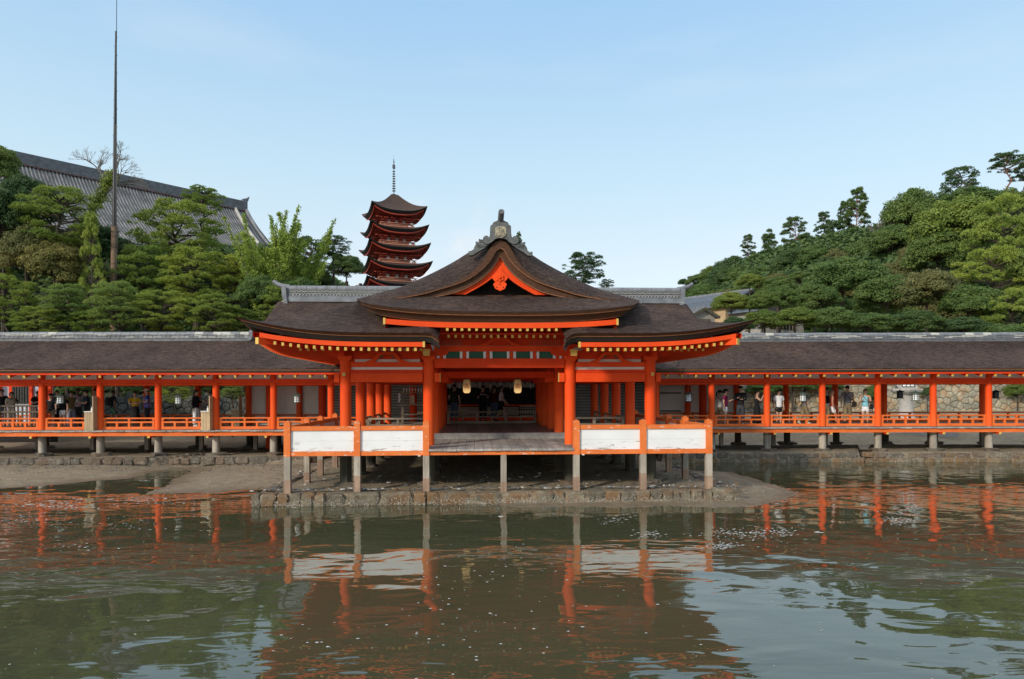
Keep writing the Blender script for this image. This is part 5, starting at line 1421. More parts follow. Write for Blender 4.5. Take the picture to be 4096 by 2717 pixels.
for k in range(5):
    zc = tip5 - 1.97*k; hw_ = (4.25 + .22*k)/math.sqrt(2); body = 1.22 + .09*k; rin_body = body
    zm = roof_tier(zc, hw_, 2.35 if k == 0 else .62, .38 if k == 0 else body+.15, k == 0)
    zb = zm-1.97+1.10                       # floor of this storey stands on the roof below
    MB().box(-body, body, -body, body, zb-.3, zm-.3).build('storey_wall', M['pagred'], pag)
    br = MB()
    for s in range(4):
        ca, sa = math.cos(s*math.pi/2), math.sin(s*math.pi/2)
        def rot(x, y, z): return Vector((x*ca-y*sa, x*sa+y*ca, z))
        for u in (-1, -.33, .33, 1):
            for st in range(3):
                o_ = body + .16 + .22*st; z = zm-.98 + .17*st
                br.box(*(lambda p: (p.x-.09, p.x+.09, p.y-.09, p.y+.09, z, z+.11))(rot(u*(body if abs(u) < 1 else o_*.96), -o_, 0)))
                br.bar(rot(u*body*.98, -body, z+.02), rot(u*(body if abs(u) < 1 else o_), -o_-.05, z+.02), .09, .09)
                a = rot(u*body-.26, -o_, z+.07); b = rot(u*body+.26, -o_, z+.07); br.bar(a, b, .07, .08)
            if abs(u) < 1 or True: br.bar(rot(u*(body+.2), -body-.2, zm-.42), rot(u*(body+1.05), -body-1.15, zm-.66), .08, .10)
    br.build('bracket_cluster', M['pagred2'], pag)
    wp = MB()
    for s in range(4):
        ca, sa = math.cos(s*math.pi/2), math.sin(s*math.pi/2)
        def rot(x, y, z): return (x*ca-y*sa, x*sa+y*ca, z)
        for u in (-.66, 0, .66):
            for z0, h in ((zm-.98,.16), (zm-.74,.07)):
                a = .22; p = [rot(u*body-a, -body-.012, z0), rot(u*body+a, -body-.012, z0), rot(u*body+a*.55, -body-.012, z0+h), rot(u*body-a*.55, -body-.012, z0+h)]; wp.add(p, [(0,1,2,3)])
    wp.build('plaster_infill', M['white'], pag)
    rl = MB(); o_ = body+.52; zr = zm-1.40
    for s in range(4):
        ca, sa = math.cos(s*math.pi/2), math.sin(s*math.pi/2)
        def rot(x, y, z): return Vector((x*ca-y*sa, x*sa+y*ca, z))
        for z in (0, .15, .31): rl.bar(rot(-o_-.12, -o_, zr+z), rot(o_+.12, -o_, zr+z), .05, .06 if z else .10)
        for u in range(7): rl.bar(rot(-o_+u*o_/3, -o_, zr), rot(-o_+u*o_/3, -o_, zr+.34), .05, .05)
        rl.bar(rot(-o_, -o_, zr), rot(-o_, -o_, zr+.5), .07, .07)
    rl.build('balcony_railing', M['pagrail'] if 'pagrail' in M else M['orangeclean'], pag)
    MB().box(-o_, o_, -o_, o_, zr-.12, zr-.05).build('balcony_floor', M['pagred'], pag)
MB().box(-1.6,1.6,-1.6,1.6,6,tip5-8.8).build('lower_storey', M['pagred'], pag)
za = CH + (1563-800)*PD/F
sp = MB().box(-.42,.42,-.42,.42,za-.25,za+.06).box(-.26,.26,-.26,.26,za+.06,za+.25)
sp.lathe([(.22,za+.25),(.10,za+.42),(.25,za+.62),(.08,za+.68)], n=12)
sp.cyl((0,0,za+.3),(0,0,za+4.45),.055,.03,8)
for k in range(9): z = za+1.0+k*.265; sp.lathe([(.07,z-.05),(.20-.005*k,z),(.20-.005*k,z+.05),(.07,z+.09)], n=12)
for s in range(4):
    ca, sa = math.cos(s*math.pi/2), math.sin(s*math.pi/2); sp.add([(0,0,za+3.35),(.17*ca,.17*sa,za+3.5),(.15*ca,.15*sa,za+3.85),(0,0,za+4.05)], [(0,1,2,3)])
sp.lathe([(.03,za+4.05),(.09,za+4.2),(.03,za+4.32),(.07,za+4.42),(.01,za+4.52)], n=10); sp.cyl((0,0,za+4.5),(0,0,za+5.0),.012,.006,5)
sp.build('spire', M['tiledark'], pag)

# ================================================================ great tiled hall on the bank at the left
rz_ = 22.9; A = Vector((-43.3-.656*22, 59-.755*22)); B = Vector((-29.4, 75.0)); dl = (B-A).normalized(); nrm = Vector((dl.y, -dl.x)); RL = (B-A).length
gh = thing('great_tiled_hall', 'huge hall with grey ribbed tile roof rising behind the left pines', 'hall', (B.x, B.y, 0), math.atan2(dl.y, dl.x))
# local: x along the ridge (towards A is negative), y = away from the camera side is +
run = 9.2; drop = 7.3
def grz(t): return rz_ - drop*(t**.9)*(1) + .5*math.sin(math.pi*t)*-.9
mb = MB(); mb.grid([[(x, -run*j/8, grz(j/8)) for j in range(9)] for x in (-RL, -RL*.5, 0)]); mb.build('roof', M['tiledark'], gh)
MB().grid([[(x, run*j/4, grz(j/4)) for j in range(5)] for x in (-RL, 0)]).build('back_roof', M['tiledark'], gh)
row = MB().tube([(0, -run*j/8, grz(j/8)+.03) for j in range(9)], .072, 6).mesh('tile_row', M['tileold'] if 'tileold' in M else M['tilepale'], True)
nrw = int(RL/.29)
for i in range(nrw): put('tile_row', row, gh, (-RL+.15+i*.29, 0, 0))
MB().box(-RL, .25, -.32, .32, rz_-.1, rz_+.95).build('ridge', M['tiledark'], gh)
for z in (.12,.3,.48,.66,.84): MB().box(-RL, .27, -.34, .34, rz_+z, rz_+z+.03).build('ridge_course', M['tile'], gh)
e = MB()
for i in range(int(RL/.34)): e.lathe([(.10,-.42),(.10,-.38)], (-RL+.2+i*.34, 0, rz_-.12), 6, 'y')
tag(e.build('round_tile_ends', M['rusttile'] if 'rusttile' in M else M['copper'], gh), kind='stuff')
MB().tube([(.15,-run*j/8, grz(j/8)+.25) for j in range(9)], .20, 8).build('verge_ridge', M['tile'], gh, True)
MB().tube([(-1.1,-run*j/8, grz(j/8)+.22) for j in range(9)], .16, 8).build('descending_ridge', M['tilepale'], gh, True)
MB().prism([(-.2,rz_+.9),(.35,rz_+1.0),(.55,rz_+1.6),(.30,rz_+1.35),(-.2,rz_+1.2)], -.25, .25).build('ridge_end_tile', M['tiledark'], gh)
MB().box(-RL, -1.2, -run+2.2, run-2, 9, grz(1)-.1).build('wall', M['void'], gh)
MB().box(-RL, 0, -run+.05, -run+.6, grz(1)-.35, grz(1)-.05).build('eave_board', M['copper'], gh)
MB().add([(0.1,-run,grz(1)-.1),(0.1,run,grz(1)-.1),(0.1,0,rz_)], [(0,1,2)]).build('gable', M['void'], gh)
cl = MB()
for i in range(30): cl.box(-RL+i*1.9, -RL+i*1.9+.3, -run+1.8, -run+2.1, 9, grz(1)-.3)
cl.build('column_row', M['darkwood'], gh)

# ================================================================ flagpole with straw wrapped foot
q = P(459, 1100, 46.0); r_ = 46.0/F
fp = thing('flagpole', 'very tall black tapering pole with straw wrapped foot among the left pines', 'pole', (q.x, 46.0, 0))
def pz(py): return P(459, py, 46.0).z
MB().cyl((-.07,0,pz(1330)), (-.02,0,pz(908)), 14*r_, 11.5*r_, 20).build('straw_wrapping', M['straw'], fp, True)
MB().cyl((-.02,0,pz(912)), (.115,0,pz(125)), 9*r_, 3.2*r_, 16).build('shaft', M['poleblack'], fp, True)
MB().cyl((.155,0,pz(170)), (.175,0,pz(-70)), .022, .018, 6).build('top_rod', M['poleblack'], fp)
st = MB()
for k in range(22):
    z = lerp(pz(900), pz(150), k/21); x = lerp(-.02, .115, k/21); rr = lerp(9, 3.2, k/21)*r_; st.bar((x+rr*(1 if k % 2 else -1), 0, z), (x+(rr+.05)*(1 if k % 2 else -1), 0, z), .03, .03)
st.build('step_irons', M['poleblack'], fp)
MB().tube([(.16,-.1,pz(1250)),(.17,-.1,pz(880)),(.15,-.05,pz(500))], .03, 5).build('cable_pipe', M['poleblack'], fp)
for k in range(6): z = lerp(pz(1250), pz(930), k/5); MB().cyl((-.06+k*.008,0,z), (-.06+k*.008,0,z+.03), lerp(14,11.8,k/5)*r_+.012, n=20).build('binding_rope', M['darkwood'], fp)

# ================================================================ houses at the foot of the right hill
def house(label, px, py, D, w, d, h, yaw, wallmat, roofmat, rise=.45, eave=.6, slats=False):
    """px,py: ridge end nearest the viewer; gable faces the viewer"""
    q = P(px, py, D); t = thing('tiled_house', label, 'house', (q.x, D, 0), yaw)
    zr = q.z; ze = zr - (w/2+eave)*rise
    MB().prism([(-w/2, ze-.1+eave*rise-h), (w/2, ze-.1+eave*rise-h), (w/2, ze+eave*rise-.1), (0, zr-.15), (-w/2, ze+eave*rise-.1)], 0, d).build('wall', wallmat, t)
    rm_ = MB(); 
    for s in (-1, 1):
        R_ = [[(s*(w/2+eave)*j/6, y, zr-(w/2+eave)*rise*j/6 - .12*math.sin(math.pi*j/6)) for j in range(7)] for y in (-eave, d+eave)]
        rm_.grid(R_); rm_.grid([[(x, y, z-.14) for x, y, z in r] for r in R_]); 
        rm_.add([R_[0][0], R_[0][-1], (R_[0][-1][0], R_[0][-1][1], R_[0][-1][2]-.16), (0, -eave, zr-.16)], [(0,1,2,3)])
        rm_.add([R_[0][-1], R_[1][-1], (R_[1][-1][0], R_[1][-1][1], R_[1][-1][2]-.16), (R_[0][-1][0], R_[0][-1][1], R_[0][-1][2]-.16)], [(0,1,2,3)])
    rm_.build('roof', roofmat, t)
    tr = MB()
    nn = int((d+2*eave)/.32)
    for i in range(nn):
        y = -eave+.1+i*.32
        for s in (-1, 1): tr.tube([(s*(w/2+eave)*j/6, y, zr-(w/2+eave)*rise*j/6 - .12*math.sin(math.pi*j/6)+.02) for j in range(0, 7, 2)], .05, 4)
    tr.build('tile_rib', roofmat, t)
    MB().box(-.14,.14,-eave-.05,d+eave+.05,zr-.05,zr+.22).build('ridge', M['tile'], t)
    for s in (-1, 1): MB().bar((0,-eave-.06,zr-.1), (s*(w/2+eave),-eave-.06,zr-.1-(w/2+eave)*rise), .06, .30).build('bargeboard', M['darkwood'], t)
    o = MB().box(-w*.3, w*.3, -.06, -.01, ze-h*.55, ze-h*.1).build('window', M['black'], t)
    for i in range(9): MB().box(-w*.3+i*w*.075-.03, -w*.3+i*w*.075+.03, -.10, -.062, ze-h*.55, ze-h*.1).build('window_bar', M['railwood'], o)
    return t
M['tanwall'] = simple('tan_plaster', (.42,.30,.17), .85, .1, 2); M['blueroof'] = simple('blue_grey_tile', (.13,.155,.19), .4, .2, 2)
M['whitewall'] = simple('old_white_plaster', (.30,.28,.25), .85, .1, 2)
house('broad house with blue-grey tile roof and tan gable above the hall roof tip', 2985, 1164, 88, 9, 13, 4.5, R(38), M['tanwall'], M['blueroof'], .42, .9)
house('long blue-grey roofed wing lying left of the tan gabled house', 2850, 1214, 92, 7, 9, 3.0, R(62), M['void'], M['blueroof'], .35, 1.0)
house('small grey tiled annex below the blue-grey roofed house', 2812, 1232, 78, 3.2, 4, 2.6, R(20), M['whitewall'], M['tile'], .5, .4)
house('temple building with steep red and white gable among the trees', 3080, 1143, 104, 8, 10, 5, R(-42), M['pagred'], M['tile'], .75, .8)
house('pale roofed pavilion higher up on the wooded hill', 3215, 1105, 112, 5, 6, 3, R(15), M['whitewall'], M['tile'], .55, .8)
house('blue-grey roof showing low between the trees right of the tan gabled house', 3130, 1178, 84, 8, 9, 4, R(30), M['whitewall'], M['blueroof'], .45, .7)
# ================================================================ people
def cloth(name, c, rough=.85): 
    if name not in M: M[name] = simple(name, c, rough, .18, 12, spec=.2)
    return M[name]
SK = simple('skin', (.50,.30,.21), .55, .08, 6); SKD = simple('deep_skin', (.16,.085,.055), .55, .08, 6)
HB = simple('black_hair', (.012,.010,.009), .45, .2, 20); HG = simple('light_brown_hair', (.20,.12,.06), .5, .2, 20)
def skin_build(name, joints, edges, mat, parent, h, sub=1):
    me = bpy.data.meshes.new('tmp'); me.from_pydata([Vector(j[:3])*h for j in joints], edges, [])
    o = bpy.data.objects.new('tmp', me); COL.objects.link(o)
    m = o.modifiers.new('s', 'SKIN'); m.use_smooth_shade = True; m.branch_smoothing = .3
    for v, j in zip(me.skin_vertices[0].data, joints):
        r = j[3]; v.radius = (r[0]*h, r[1]*h) if hasattr(r, '__len__') else (r*h, r*h)
    me.skin_vertices[0].data[0].use_root = True
    if sub: s = o.modifiers.new('ss', 'SUBSURF'); s.levels = sub; s.render_levels = sub
    return o, name, mat, parent
PEND = []
ARMS = {'down': ((.135,.015,.635), (.145,-.02,.475)), 'phone': ((.13,-.03,.645), (.05,-.17,.70)), 'read': ((.135,-.02,.64), (.03,-.14,.66)), 'raise': ((.14,-.10,.70), (.045,-.17,.855)),
        'cross': ((.14,-.05,.655), (-.05,-.105,.675)), 'out': ((.15,-.04,.64), (.19,-.15,.50)), 'fwd': ((.12,-.10,.68), (.06,-.26,.74)), 'up': ((.15,-.09,.80), (.09,-.15,.93)), 'knee': ((.14,-.06,.64),(.13,-.12,.52))}
handm = None
def hand_mesh():
    mb = MB(); mb.prism([(-.020,0),(.020,0),(.024,-.05),(-.024,-.05)], -.009, .009)
    for i, l in enumerate((.038,.044,.041,.032)):
        x = -.018+i*.012; mb.bar((x,0,-.05), (x,-.004,-.05-l*.55), .010, .011, (0,1,0)); mb.bar((x,-.004,-.05-l*.55), (x,-.016,-.05-l), .009, .010, (0,1,0))
    mb.bar((.020,0,-.014), (.036,-.008,-.040), .012, .012, (0,1,0)); mb.bar((.036,-.008,-.040), (.034,-.018,-.058), .010, .010, (0,1,0))
    return mb
HMESH = {}
FACEM = None
def person(px, D, h, face, label, top=('t', (.02,.02,.02)), bottom=('trousers', (.02,.02,.02)), arms=('down','down'), legs='stand', hair='short', skin=None, hat=None, extras=(), floor=DECK, lean=0.0, shoes=(.05,.05,.05), loc=None, headdown=0.0):
    if loc is None: loc = ((px-2048)/F*D, D, floor)
    skm = skin or SK
    t = thing('person', label, 'person', loc, R(face))
    def tf(j):   # lean forward of the upper body
        x, y, z = j[0], j[1], j[2]
        if z > .55 and lean: dz = z-.55; return (x, y-math.sin(lean)*dz, .55+dz*math.cos(lean))
        return (x, y, z)
    leg = {'stand': [((.052,0,.50),(.056,-.008,.28),(.058,.012,.045),(.062,-.075,.018))]*2,
           'walk': [((.05,0,.50),(.05,-.085,.29),(.05,-.10,.05),(.052,-.185,.025)), ((.05,0,.50),(.05,.02,.28),(.05,.15,.09),(.05,.085,.025))],
           'perch': [((.055,0,.50),(.07,-.15,.52),(.06,-.14,.30),(.06,-.21,.27)), ((.055,0,.50),(.06,-.01,.28),(.06,.01,.045),(.062,-.07,.018))]}[legs]
    J = [(0,0,.53,(.082,.060)), (0,0,.62,(.070,.052)), (0,0,.72,(.083,.058)), (0,0,.795,(.070,.045)), (0,-.004,.845,(.030,.030)), (0,-.012-headdown*.3,.885-headdown*.1,(.040,.046)), (0,-.012-headdown,.925-headdown*.3,(.047,.055)), (0,-.005-headdown*1.3,.965-headdown*.6,(.036,.042))]
    E = [(0,1),(1,2),(2,3),(3,4),(4,5),(5,6),(6,7)]
    hands = []
    for s, a in ((-1, arms[0]), (1, arms[1])):
        el, ha = ARMS[a]; b = len(J)
        e = (s*el[0], el[1], el[2]); w = (s*ha[0], ha[1], ha[2])
        J += [(s*.108, 0, .795, .032), (e[0], e[1], e[2], .024), (w[0], w[1], w[2], .016)]; E += [(3,b),(b,b+1),(b+1,b+2)]; hands.append((e, w))
    for s, l in ((-1, leg[0]), (1, leg[1])):
        b = len(J); J += [(s*l[0][0], l[0][1], l[0][2], .058), (s*l[1][0], l[1][1], l[1][2], .036), (s*l[2][0], l[2][1], l[2][2], .022), (s*l[3][0], l[3][1], l[3][2], .018)]; E += [(0,b),(b,b+1),(b+1,b+2),(b+2,b+3)]
    Jt = [(*tf(j), j[3]) for j in J]
    PEND.append(skin_build('body', Jt, E, skm, t, h))
    # clothing, each a shell round part of the same skeleton
    kind, col = top; cm = cloth('cloth_%03d_%03d_%03d' % tuple(int(c*999) for c in col), col)
    if kind not in ('none',):
        g = 1.16; fr = {'t': .62, 'long': 1.9, 'tank': 0, 'loose': .75}[kind]
        gg = 1.30 if kind == 'loose' else g
        T = [(0,0,.485,(.094*gg/1.1,.072*gg/1.1)), (0,0,.55,(.088*gg/1.1,.066*gg/1.1)), (0,0,.62,(.076*gg,.058*gg)), (0,0,.72,(.085*gg,.062*gg)), (0,0,.80,(.072*g,.048*g)), (0,-.002,.832,(.040,.036))]; TE = [(0,1),(1,2),(2,3),(3,4),(4,5)]
        if fr > 0:
            for s, (e, w) in zip((-1, 1), hands):
                b = len(T); T.append((s*.108, 0, .795, .040*gg/1.1)); TE.append((4, b))
                if fr < 1: T.append((lerp(s*.108, e[0], fr), lerp(0, e[1], fr), lerp(.795, e[2], fr), .038*gg/1.05)); TE.append((b, b+1))
                else:
                    T.append((e[0], e[1], e[2], .031)); T.append((lerp(e[0], w[0], .9), lerp(e[1], w[1], .9), lerp(e[2], w[2], .9), .024)); TE += [(b, b+1), (b+1, b+2)]
        PEND.append(skin_build('shirt', [(*tf(j), j[3]) for j in T], TE, cm, t, h))
        if kind == 'loose' or 'stripe' in extras:
            pass
    kind, col = bottom; bm_ = cloth('cloth_%03d_%03d_%03d' % tuple(int(c*999) for c in col), col)
    if kind in ('trousers', 'shorts', 'wide'):
        T = [(0,0,.585,(.080,.060)), (0,0,.50,(.092,.070))]; TE = [(0,1)]
        for s, l in ((-1, leg[0]), (1, leg[1])):
            b = len(T); T.append((s*l[0][0]*1.02, l[0][1], l[0][2]-.03, .068)); TE.append((1, b))
            k = .72 if kind == 'shorts' else 1
            rr = {'trousers': (.050,.038), 'shorts': (.062,.062), 'wide': (.062,.062)}[kind]
            T.append((s*lerp(l[0][0], l[1][0], k), lerp(l[0][1], l[1][1], k), lerp(l[0][2], l[1][2], k), rr[0])); TE.append((b, b+1))
            if kind != 'shorts': T.append((s*l[2][0], lerp(l[1][1], l[2][1], .95), lerp(l[1][2], l[2][2], .93), rr[1])); TE.append((b+1, b+2))
        PEND.append(skin_build('trousers' if kind != 'shorts' else 'shorts', T, TE, bm_, t, h))
    else:
        zb, r1 = {'skirt': (.34,.115), 'longskirt': (.09,.135), 'dress': (.08,.15)}[kind]
        rows = []
        for z, r in ((.60,.078),(.55,.092),(.48,.105),(lerp(.48,zb,.5),lerp(.105,r1,.6)),(zb,r1)):
            rows.append([(h*r*(1+.06*math.cos(k*1.5708*1.5))*math.cos(2*math.pi*k/16), h*r*.78*(1+.07*math.cos(5*2*math.pi*k/16))*math.sin(2*math.pi*k/16), h*z) for k in range(16)])
        MB().grid(rows, closed=True).build('skirt', bm_, t, True)
    # hands
    if h not in HMESH or True:
        for (e, w), nm in zip(hands, 'lr'):
            key = skm.name
            if key not in HMESH: HMESH[key] = hand_mesh().mesh('hand', skm)
            e_, w_ = Vector(tf(e)), Vector(tf(w)); d = (w_-e_).normalized(); o = put('hand', HMESH[key], t, w_*h); o.rotation_mode = 'QUATERNION'; o.rotation_quaternion = (-d).to_track_quat('Z', 'Y'); o.scale = (h*.62,)*3 if False else (h/1.7,)*3
    # face, ears, hair
    hc = Vector(tf((0, -.012-headdown, .925-headdown*.3)))*h; k = h
    f = MB(); f.add([hc+Vector((-.008*k,-.050*k,-.012*k)), hc+Vector((.008*k,-.050*k,-.012*k)), hc+Vector((0,-.066*k,-.012*k)), hc+Vector((0,-.050*k,.014*k))], [(0,1,2),(0,2,3),(2,1,3)])
    for s in (-1, 1): f.lathe([(.003*k,-.012*k),(.010*k,0),(.003*k,.014*k)], (hc.x+s*.047*k, hc.y+.004, hc.z), 6)
    f.build('nose_and_ears', skm, t)
    g = MB()
    for s in (-1, 1): g.box(hc.x+s*.018*k-.007*k, hc.x+s*.018*k+.007*k, hc.y-.056*k, hc.y-.050*k, hc.z+.010*k, hc.z+.015*k)
    g.box(hc.x-.013*k, hc.x+.013*k, hc.y-.054*k, hc.y-.048*k, hc.z-.031*k, hc.z-.027*k); g.build('eyes_and_mouth', HB, t)
    hm = HG if hair in ('blond',) else HB
    mb = MB(); rows = []; n = 14
    for i in range(8):
        ph = math.pi*i/10.5; row = []
        for j in range(n):
            th = 2*math.pi*j/n; x = .056*math.sin(ph)*math.cos(th); y = .064*math.sin(ph)*math.sin(th); z = .058*math.cos(ph)
            front = max(0, -math.sin(th))
            if i > 3: z += front*(.05*(i-3)/4); y += front*.010*(i-3)
            row.append(hc + Vector((x, y+.008, z+.016))*k)
        rows.append(row)
    mb.grid(rows, closed=True)
    if hair in ('long', 'blond'): mb.tube([hc+Vector((0,.040*k,.02*k)), hc+Vector((0,.060*k,-.04*k)), hc+Vector((0,.070*k,-.11*k)), hc+Vector((0,.062*k,-.17*k if hair == 'long' else -.13*k))], [.045*k,.050*k,.042*k,.016*k], 8)
    if hair == 'pony': mb.tube([hc+Vector((0,.055*k,.02*k)), hc+Vector((0,.085*k,.0)), hc+Vector((0,.09*k,-.07*k)), hc+Vector((0,.08*k,-.12*k))], [.016*k,.022*k,.018*k,.006*k], 7)
    if hair == 'bun': mb.lathe([(.005,-.03*k),(.026*k,-.01*k),(.028*k,.01*k),(.006,.03*k)], (hc.x, hc.y+.068*k, hc.z+.02*k), 8)
    if hair == 'bob': mb.tube([hc+Vector((0,.030*k,.01*k)), hc+Vector((0,.038*k,-.045*k))], [.052*k,.055*k], 8)
    mb.build('hair', hm, t, True)
    if hat:
        kind, col = hat; hmat = cloth('hat_%03d_%03d' % (int(col[0]*999), int(col[2]*999)), col); mb = MB(); c = hc+Vector((0,.006,.028))*1.0
        mb.lathe([(.064*k,0),(.062*k,.025*k),(.045*k,.050*k),(.01*k,.058*k)], (c.x, c.y, c.z+.006*k), 14)
        if kind == 'cap': mb.prism([(c.x-.045*k, c.y-.045*k), (c.x-.035*k, c.y-.12*k), (c.x+.035*k, c.y-.12*k), (c.x+.045*k, c.y-.045*k)], c.z+.004*k, c.z+.012*k, 'xy')
        else: mb.lathe([(.060*k,.010*k),(.105*k,-.012*k),(.105*k,-.006*k),(.060*k,.018*k)], (c.x, c.y, c.z), 16)
        mb.build('hat', hmat, t, True)
    sm_ = cloth('shoe_%03d_%03d' % (int(shoes[0]*999), int(shoes[2]*999)), shoes)
    for s, l in ((-1, leg[0]), (1, leg[1])):
        a, b = Vector(l[2])*h, Vector(l[3])*h; a.x *= s; b.x *= s
        MB().tube([a+Vector((0,.025*h,-.018*h)), a+Vector((0,0,-.006*h)), (a+b)/2+Vector((0,0,.0)), b+Vector((0,0,.004*h))], [.022*h,.029*h,.027*h,.020*h], 8).build('shoe', sm_, t, True)
    for ex in extras:
        nm = ex[0]; c = ex[1] if len(ex) > 1 else (.02,.02,.02); em = cloth('item_%03d_%03d_%03d' % tuple(int(q*999) for q in c), c)
        if nm == 'backpack': MB().prism([(-.09,.585),(.09,.585),(.095,.70),(.07,.80),(-.07,.80),(-.095,.70)], .06, .155).build('backpack', em, t); bp = t.children
        if nm == 'shoulderbag':
            s = ex[2] if len(ex) > 2 else 1
            o = MB().prism([(s*.10,.44),(s*.20,.45),(s*.21,.55),(s*.16,.59),(s*.10,.57)], -.05, .05).build('shoulder_bag', em, t)
            MB().bar((s*.15,-.02,.58), (-s*.06,-.075,.80), .012, .02, (0,1,0)).bar((s*.15,.03,.58), (-s*.06,.065,.80), .012, .02, (0,1,0)).build('strap', em, o)
            o.scale = (h,h,h)
        if nm == 'tote':
            s = ex[2] if len(ex) > 2 else 1
            o = MB().prism([(s*.09,.40),(s*.13,.375),(s*.20,.375),(s*.235,.41),(s*.235,.49),(s*.19,.56),(s*.13,.58),(s*.09,.52)], -.09, -.03).build('tote_bag', em, t); o.scale = (h,h,h)
            MB().bar((s*.16,-.06,.56), (s*.085,-.05,.81), .012, .02, (0,1,0)).build('strap', em, o)
            if len(ex) > 3:
                d = MB()
                for i in range(14): d.lathe([(.010,-.096),(.009,-.092)], (s*(.11+.028*(i % 4)+.01*(i//4 % 2)), 0, .40+.035*(i//4)), 6, 'y')
                d.build('spots', cloth('item_brown', (.10,.03,.03)), o)
        if nm == 'phone':
            p = Vector(tf(hands[1][1] if len(ex) < 3 else hands[0][1]))*h; MB().box(p.x-.02, p.x+.055, p.y-.045, p.y-.036, p.z-.02, p.z+.13).build('phone', em, t)
        if nm == 'stripes':
            mb = MB()
            for i in range(6):
                z = .56+.04*i; rx = .092+.006*math.sin(i); rows = []
                for zz in (0, .010): rows.append([(h*(rx+.004)*math.cos(2*math.pi*q/18), h*(rx*.76+.004)*math.sin(2*math.pi*q/18), h*(z+zz)) for q in range(18)])
                mb.grid(rows, closed=True)
            mb.build('shirt_stripes', em, t)
    return t
C = dict(black=(.014,.014,.016), white=(.72,.72,.72), grey=(.22,.21,.20), beige=(.42,.37,.30), khaki=(.22,.17,.10), jeans=(.06,.09,.16), teal=(.02,.035,.045), olive=(.20,.15,.06), mustard=(.50,.30,.02),
         blue=(.02,.06,.30), maroon=(.16,.008,.05), dgrey=(.045,.05,.06), rust=(.50,.07,.03), cyan=(.22,.52,.62), lilac=(.50,.42,.50), pgrey=(.30,.30,.36), pink=(.42,.33,.31), dgreen=(.02,.06,.04), cream=(.66,.62,.52), straw=(.50,.33,.12))
person(7, 30.6, 1.70, 30, 'person in dark T-shirt and jeans at the far left edge behind the slatted screen', ('t', C['black']), ('trousers', C['jeans']), ('down','down'))
person(46, 30.4, 1.58, 60, 'person in loose beige top and pale trousers holding a phone behind the slatted screen', ('loose', C['beige']), ('wide', C['cream']), ('down','phone'), hair='bob', extras=(('phone', C['black']),))
person(136, 30.0, 1.66, 80, 'person in black T-shirt bending over the slatted screen beside the first red column', ('t', C['black']), ('trousers', C['beige']), ('phone','phone'), lean=.30, headdown=.02)
person(203, 29.0, 1.50, 5, 'boy in black cap and black T-shirt with one foot up on the railing', ('t', C['black']), ('shorts', C['khaki']), ('knee','down'), 'perch', hat=('cap', C['black']), extras=(('phone', C['grey']),))
person(228, 30.9, 1.65, 70, 'person in grey-beige top with hair tied back behind the green lantern', ('t', C['grey']), ('trousers', C['black']), ('down','phone'), hair='pony')
person(251, 29.3, 1.52, -5, 'child in black T-shirt and white shorts holding up a phone under the lantern', ('t', C['black']), ('shorts', C['white']), ('phone','down'), hair='bob', extras=(('phone', C['white'], 1),))
person(284, 29.9, 1.60, 55, 'person in olive brown blouse and grey trousers looking up with a phone', ('loose', C['olive']), ('wide', C['pgrey']), ('down','phone'), hair='bun', extras=(('phone', C['white']),))
person(310, 31.0, 1.74, 60, 'tall person in lilac-white T-shirt reaching out a phone at the back of the crowd', ('t', C['lilac']), ('trousers', C['dgrey']), ('down','fwd'), skin=SKD)
person(347, 29.6, 1.67, -60, 'young person in dark teal shirt looking down at the hands next to the wooden box', ('loose', C['teal']), ('trousers', C['black']), ('read','read'), headdown=.02, extras=(('shoulderbag', C['black'], 1),))
person(381, 31.0, 1.70, -40, 'person in pale shirt half hidden behind the second red column', ('t', C['white']), ('trousers', C['dgrey']))
person(452, 30.0, 1.66, 140, 'person with black backpack and green shorts walking away on the left walk', ('t', C['black']), ('shorts', C['dgreen']), ('down','down'), 'walk', extras=(('backpack', C['black']),), skin=SKD)
person(539, 29.8, 1.59, 25, 'person in mustard yellow shirt with folded arms and long dark skirt', ('t', C['mustard']), ('longskirt', C['black']), ('cross','cross'), hair='bob')
person(588, 29.8, 1.70, -50, 'person in blue striped polo shirt and cap with folded arms', ('t', C['blue']), ('trousers', C['black']), ('cross','cross'), hat=('cap', C['cream']), extras=(('stripes', (.45,.22,.22)),))
person(784, 30.2, 1.66, 85, 'person in black top and white trousers looking at a phone by the box', ('long', C['black']), ('wide', C['white']), ('down','phone'), hair='pony', shoes=(.6,.6,.6), headdown=.015, extras=(('tote', C['grey'], 1),))
person(838, 31.0, 1.62, -80, 'person in dusty pink top and cap half hidden by column and box', ('t', C['pink']), ('trousers', C['black']), ('down','phone'), hat=('cap', C['khaki']), extras=(('shoulderbag', C['black'], -1),))
person(1817, 30.0, 1.70, 170, 'person in dark olive T-shirt and jeans with cross-body bag inside the hall', ('t', (.03,.035,.022)), ('trousers', C['jeans']), ('down','down'), floor=FLOOR, extras=(('shoulderbag', C['black'], 1),))
pr2 = person(1932, 31.0, 1.68, 180, 'person from behind in black T-shirt with white lettering inside the hall', ('t', C['black']), ('trousers', C['black']), ('read','read'), floor=1.62)
person(1978, 31.4, 1.66, 175, 'person in dark red top raising a camera inside the hall', ('t', (.07,.01,.01)), ('trousers', C['jeans']), ('up','up'), floor=1.62)
person(2004, 30.3, 1.62, 100, 'person in white blouse and black skirt walking behind the hall railing', ('t', (.62,.55,.60)), ('skirt', C['black']), ('out','out'), 'walk', hair='long', floor=FLOOR, skin=SK)
person(2880, 30.9, 1.58, -60, 'person in white top and khaki shorts lifting a camera behind the maroon top', ('t', C['white']), ('shorts', C['khaki']), ('raise','raise'), hat=('brim', C['black']), extras=(('phone', C['black']),))
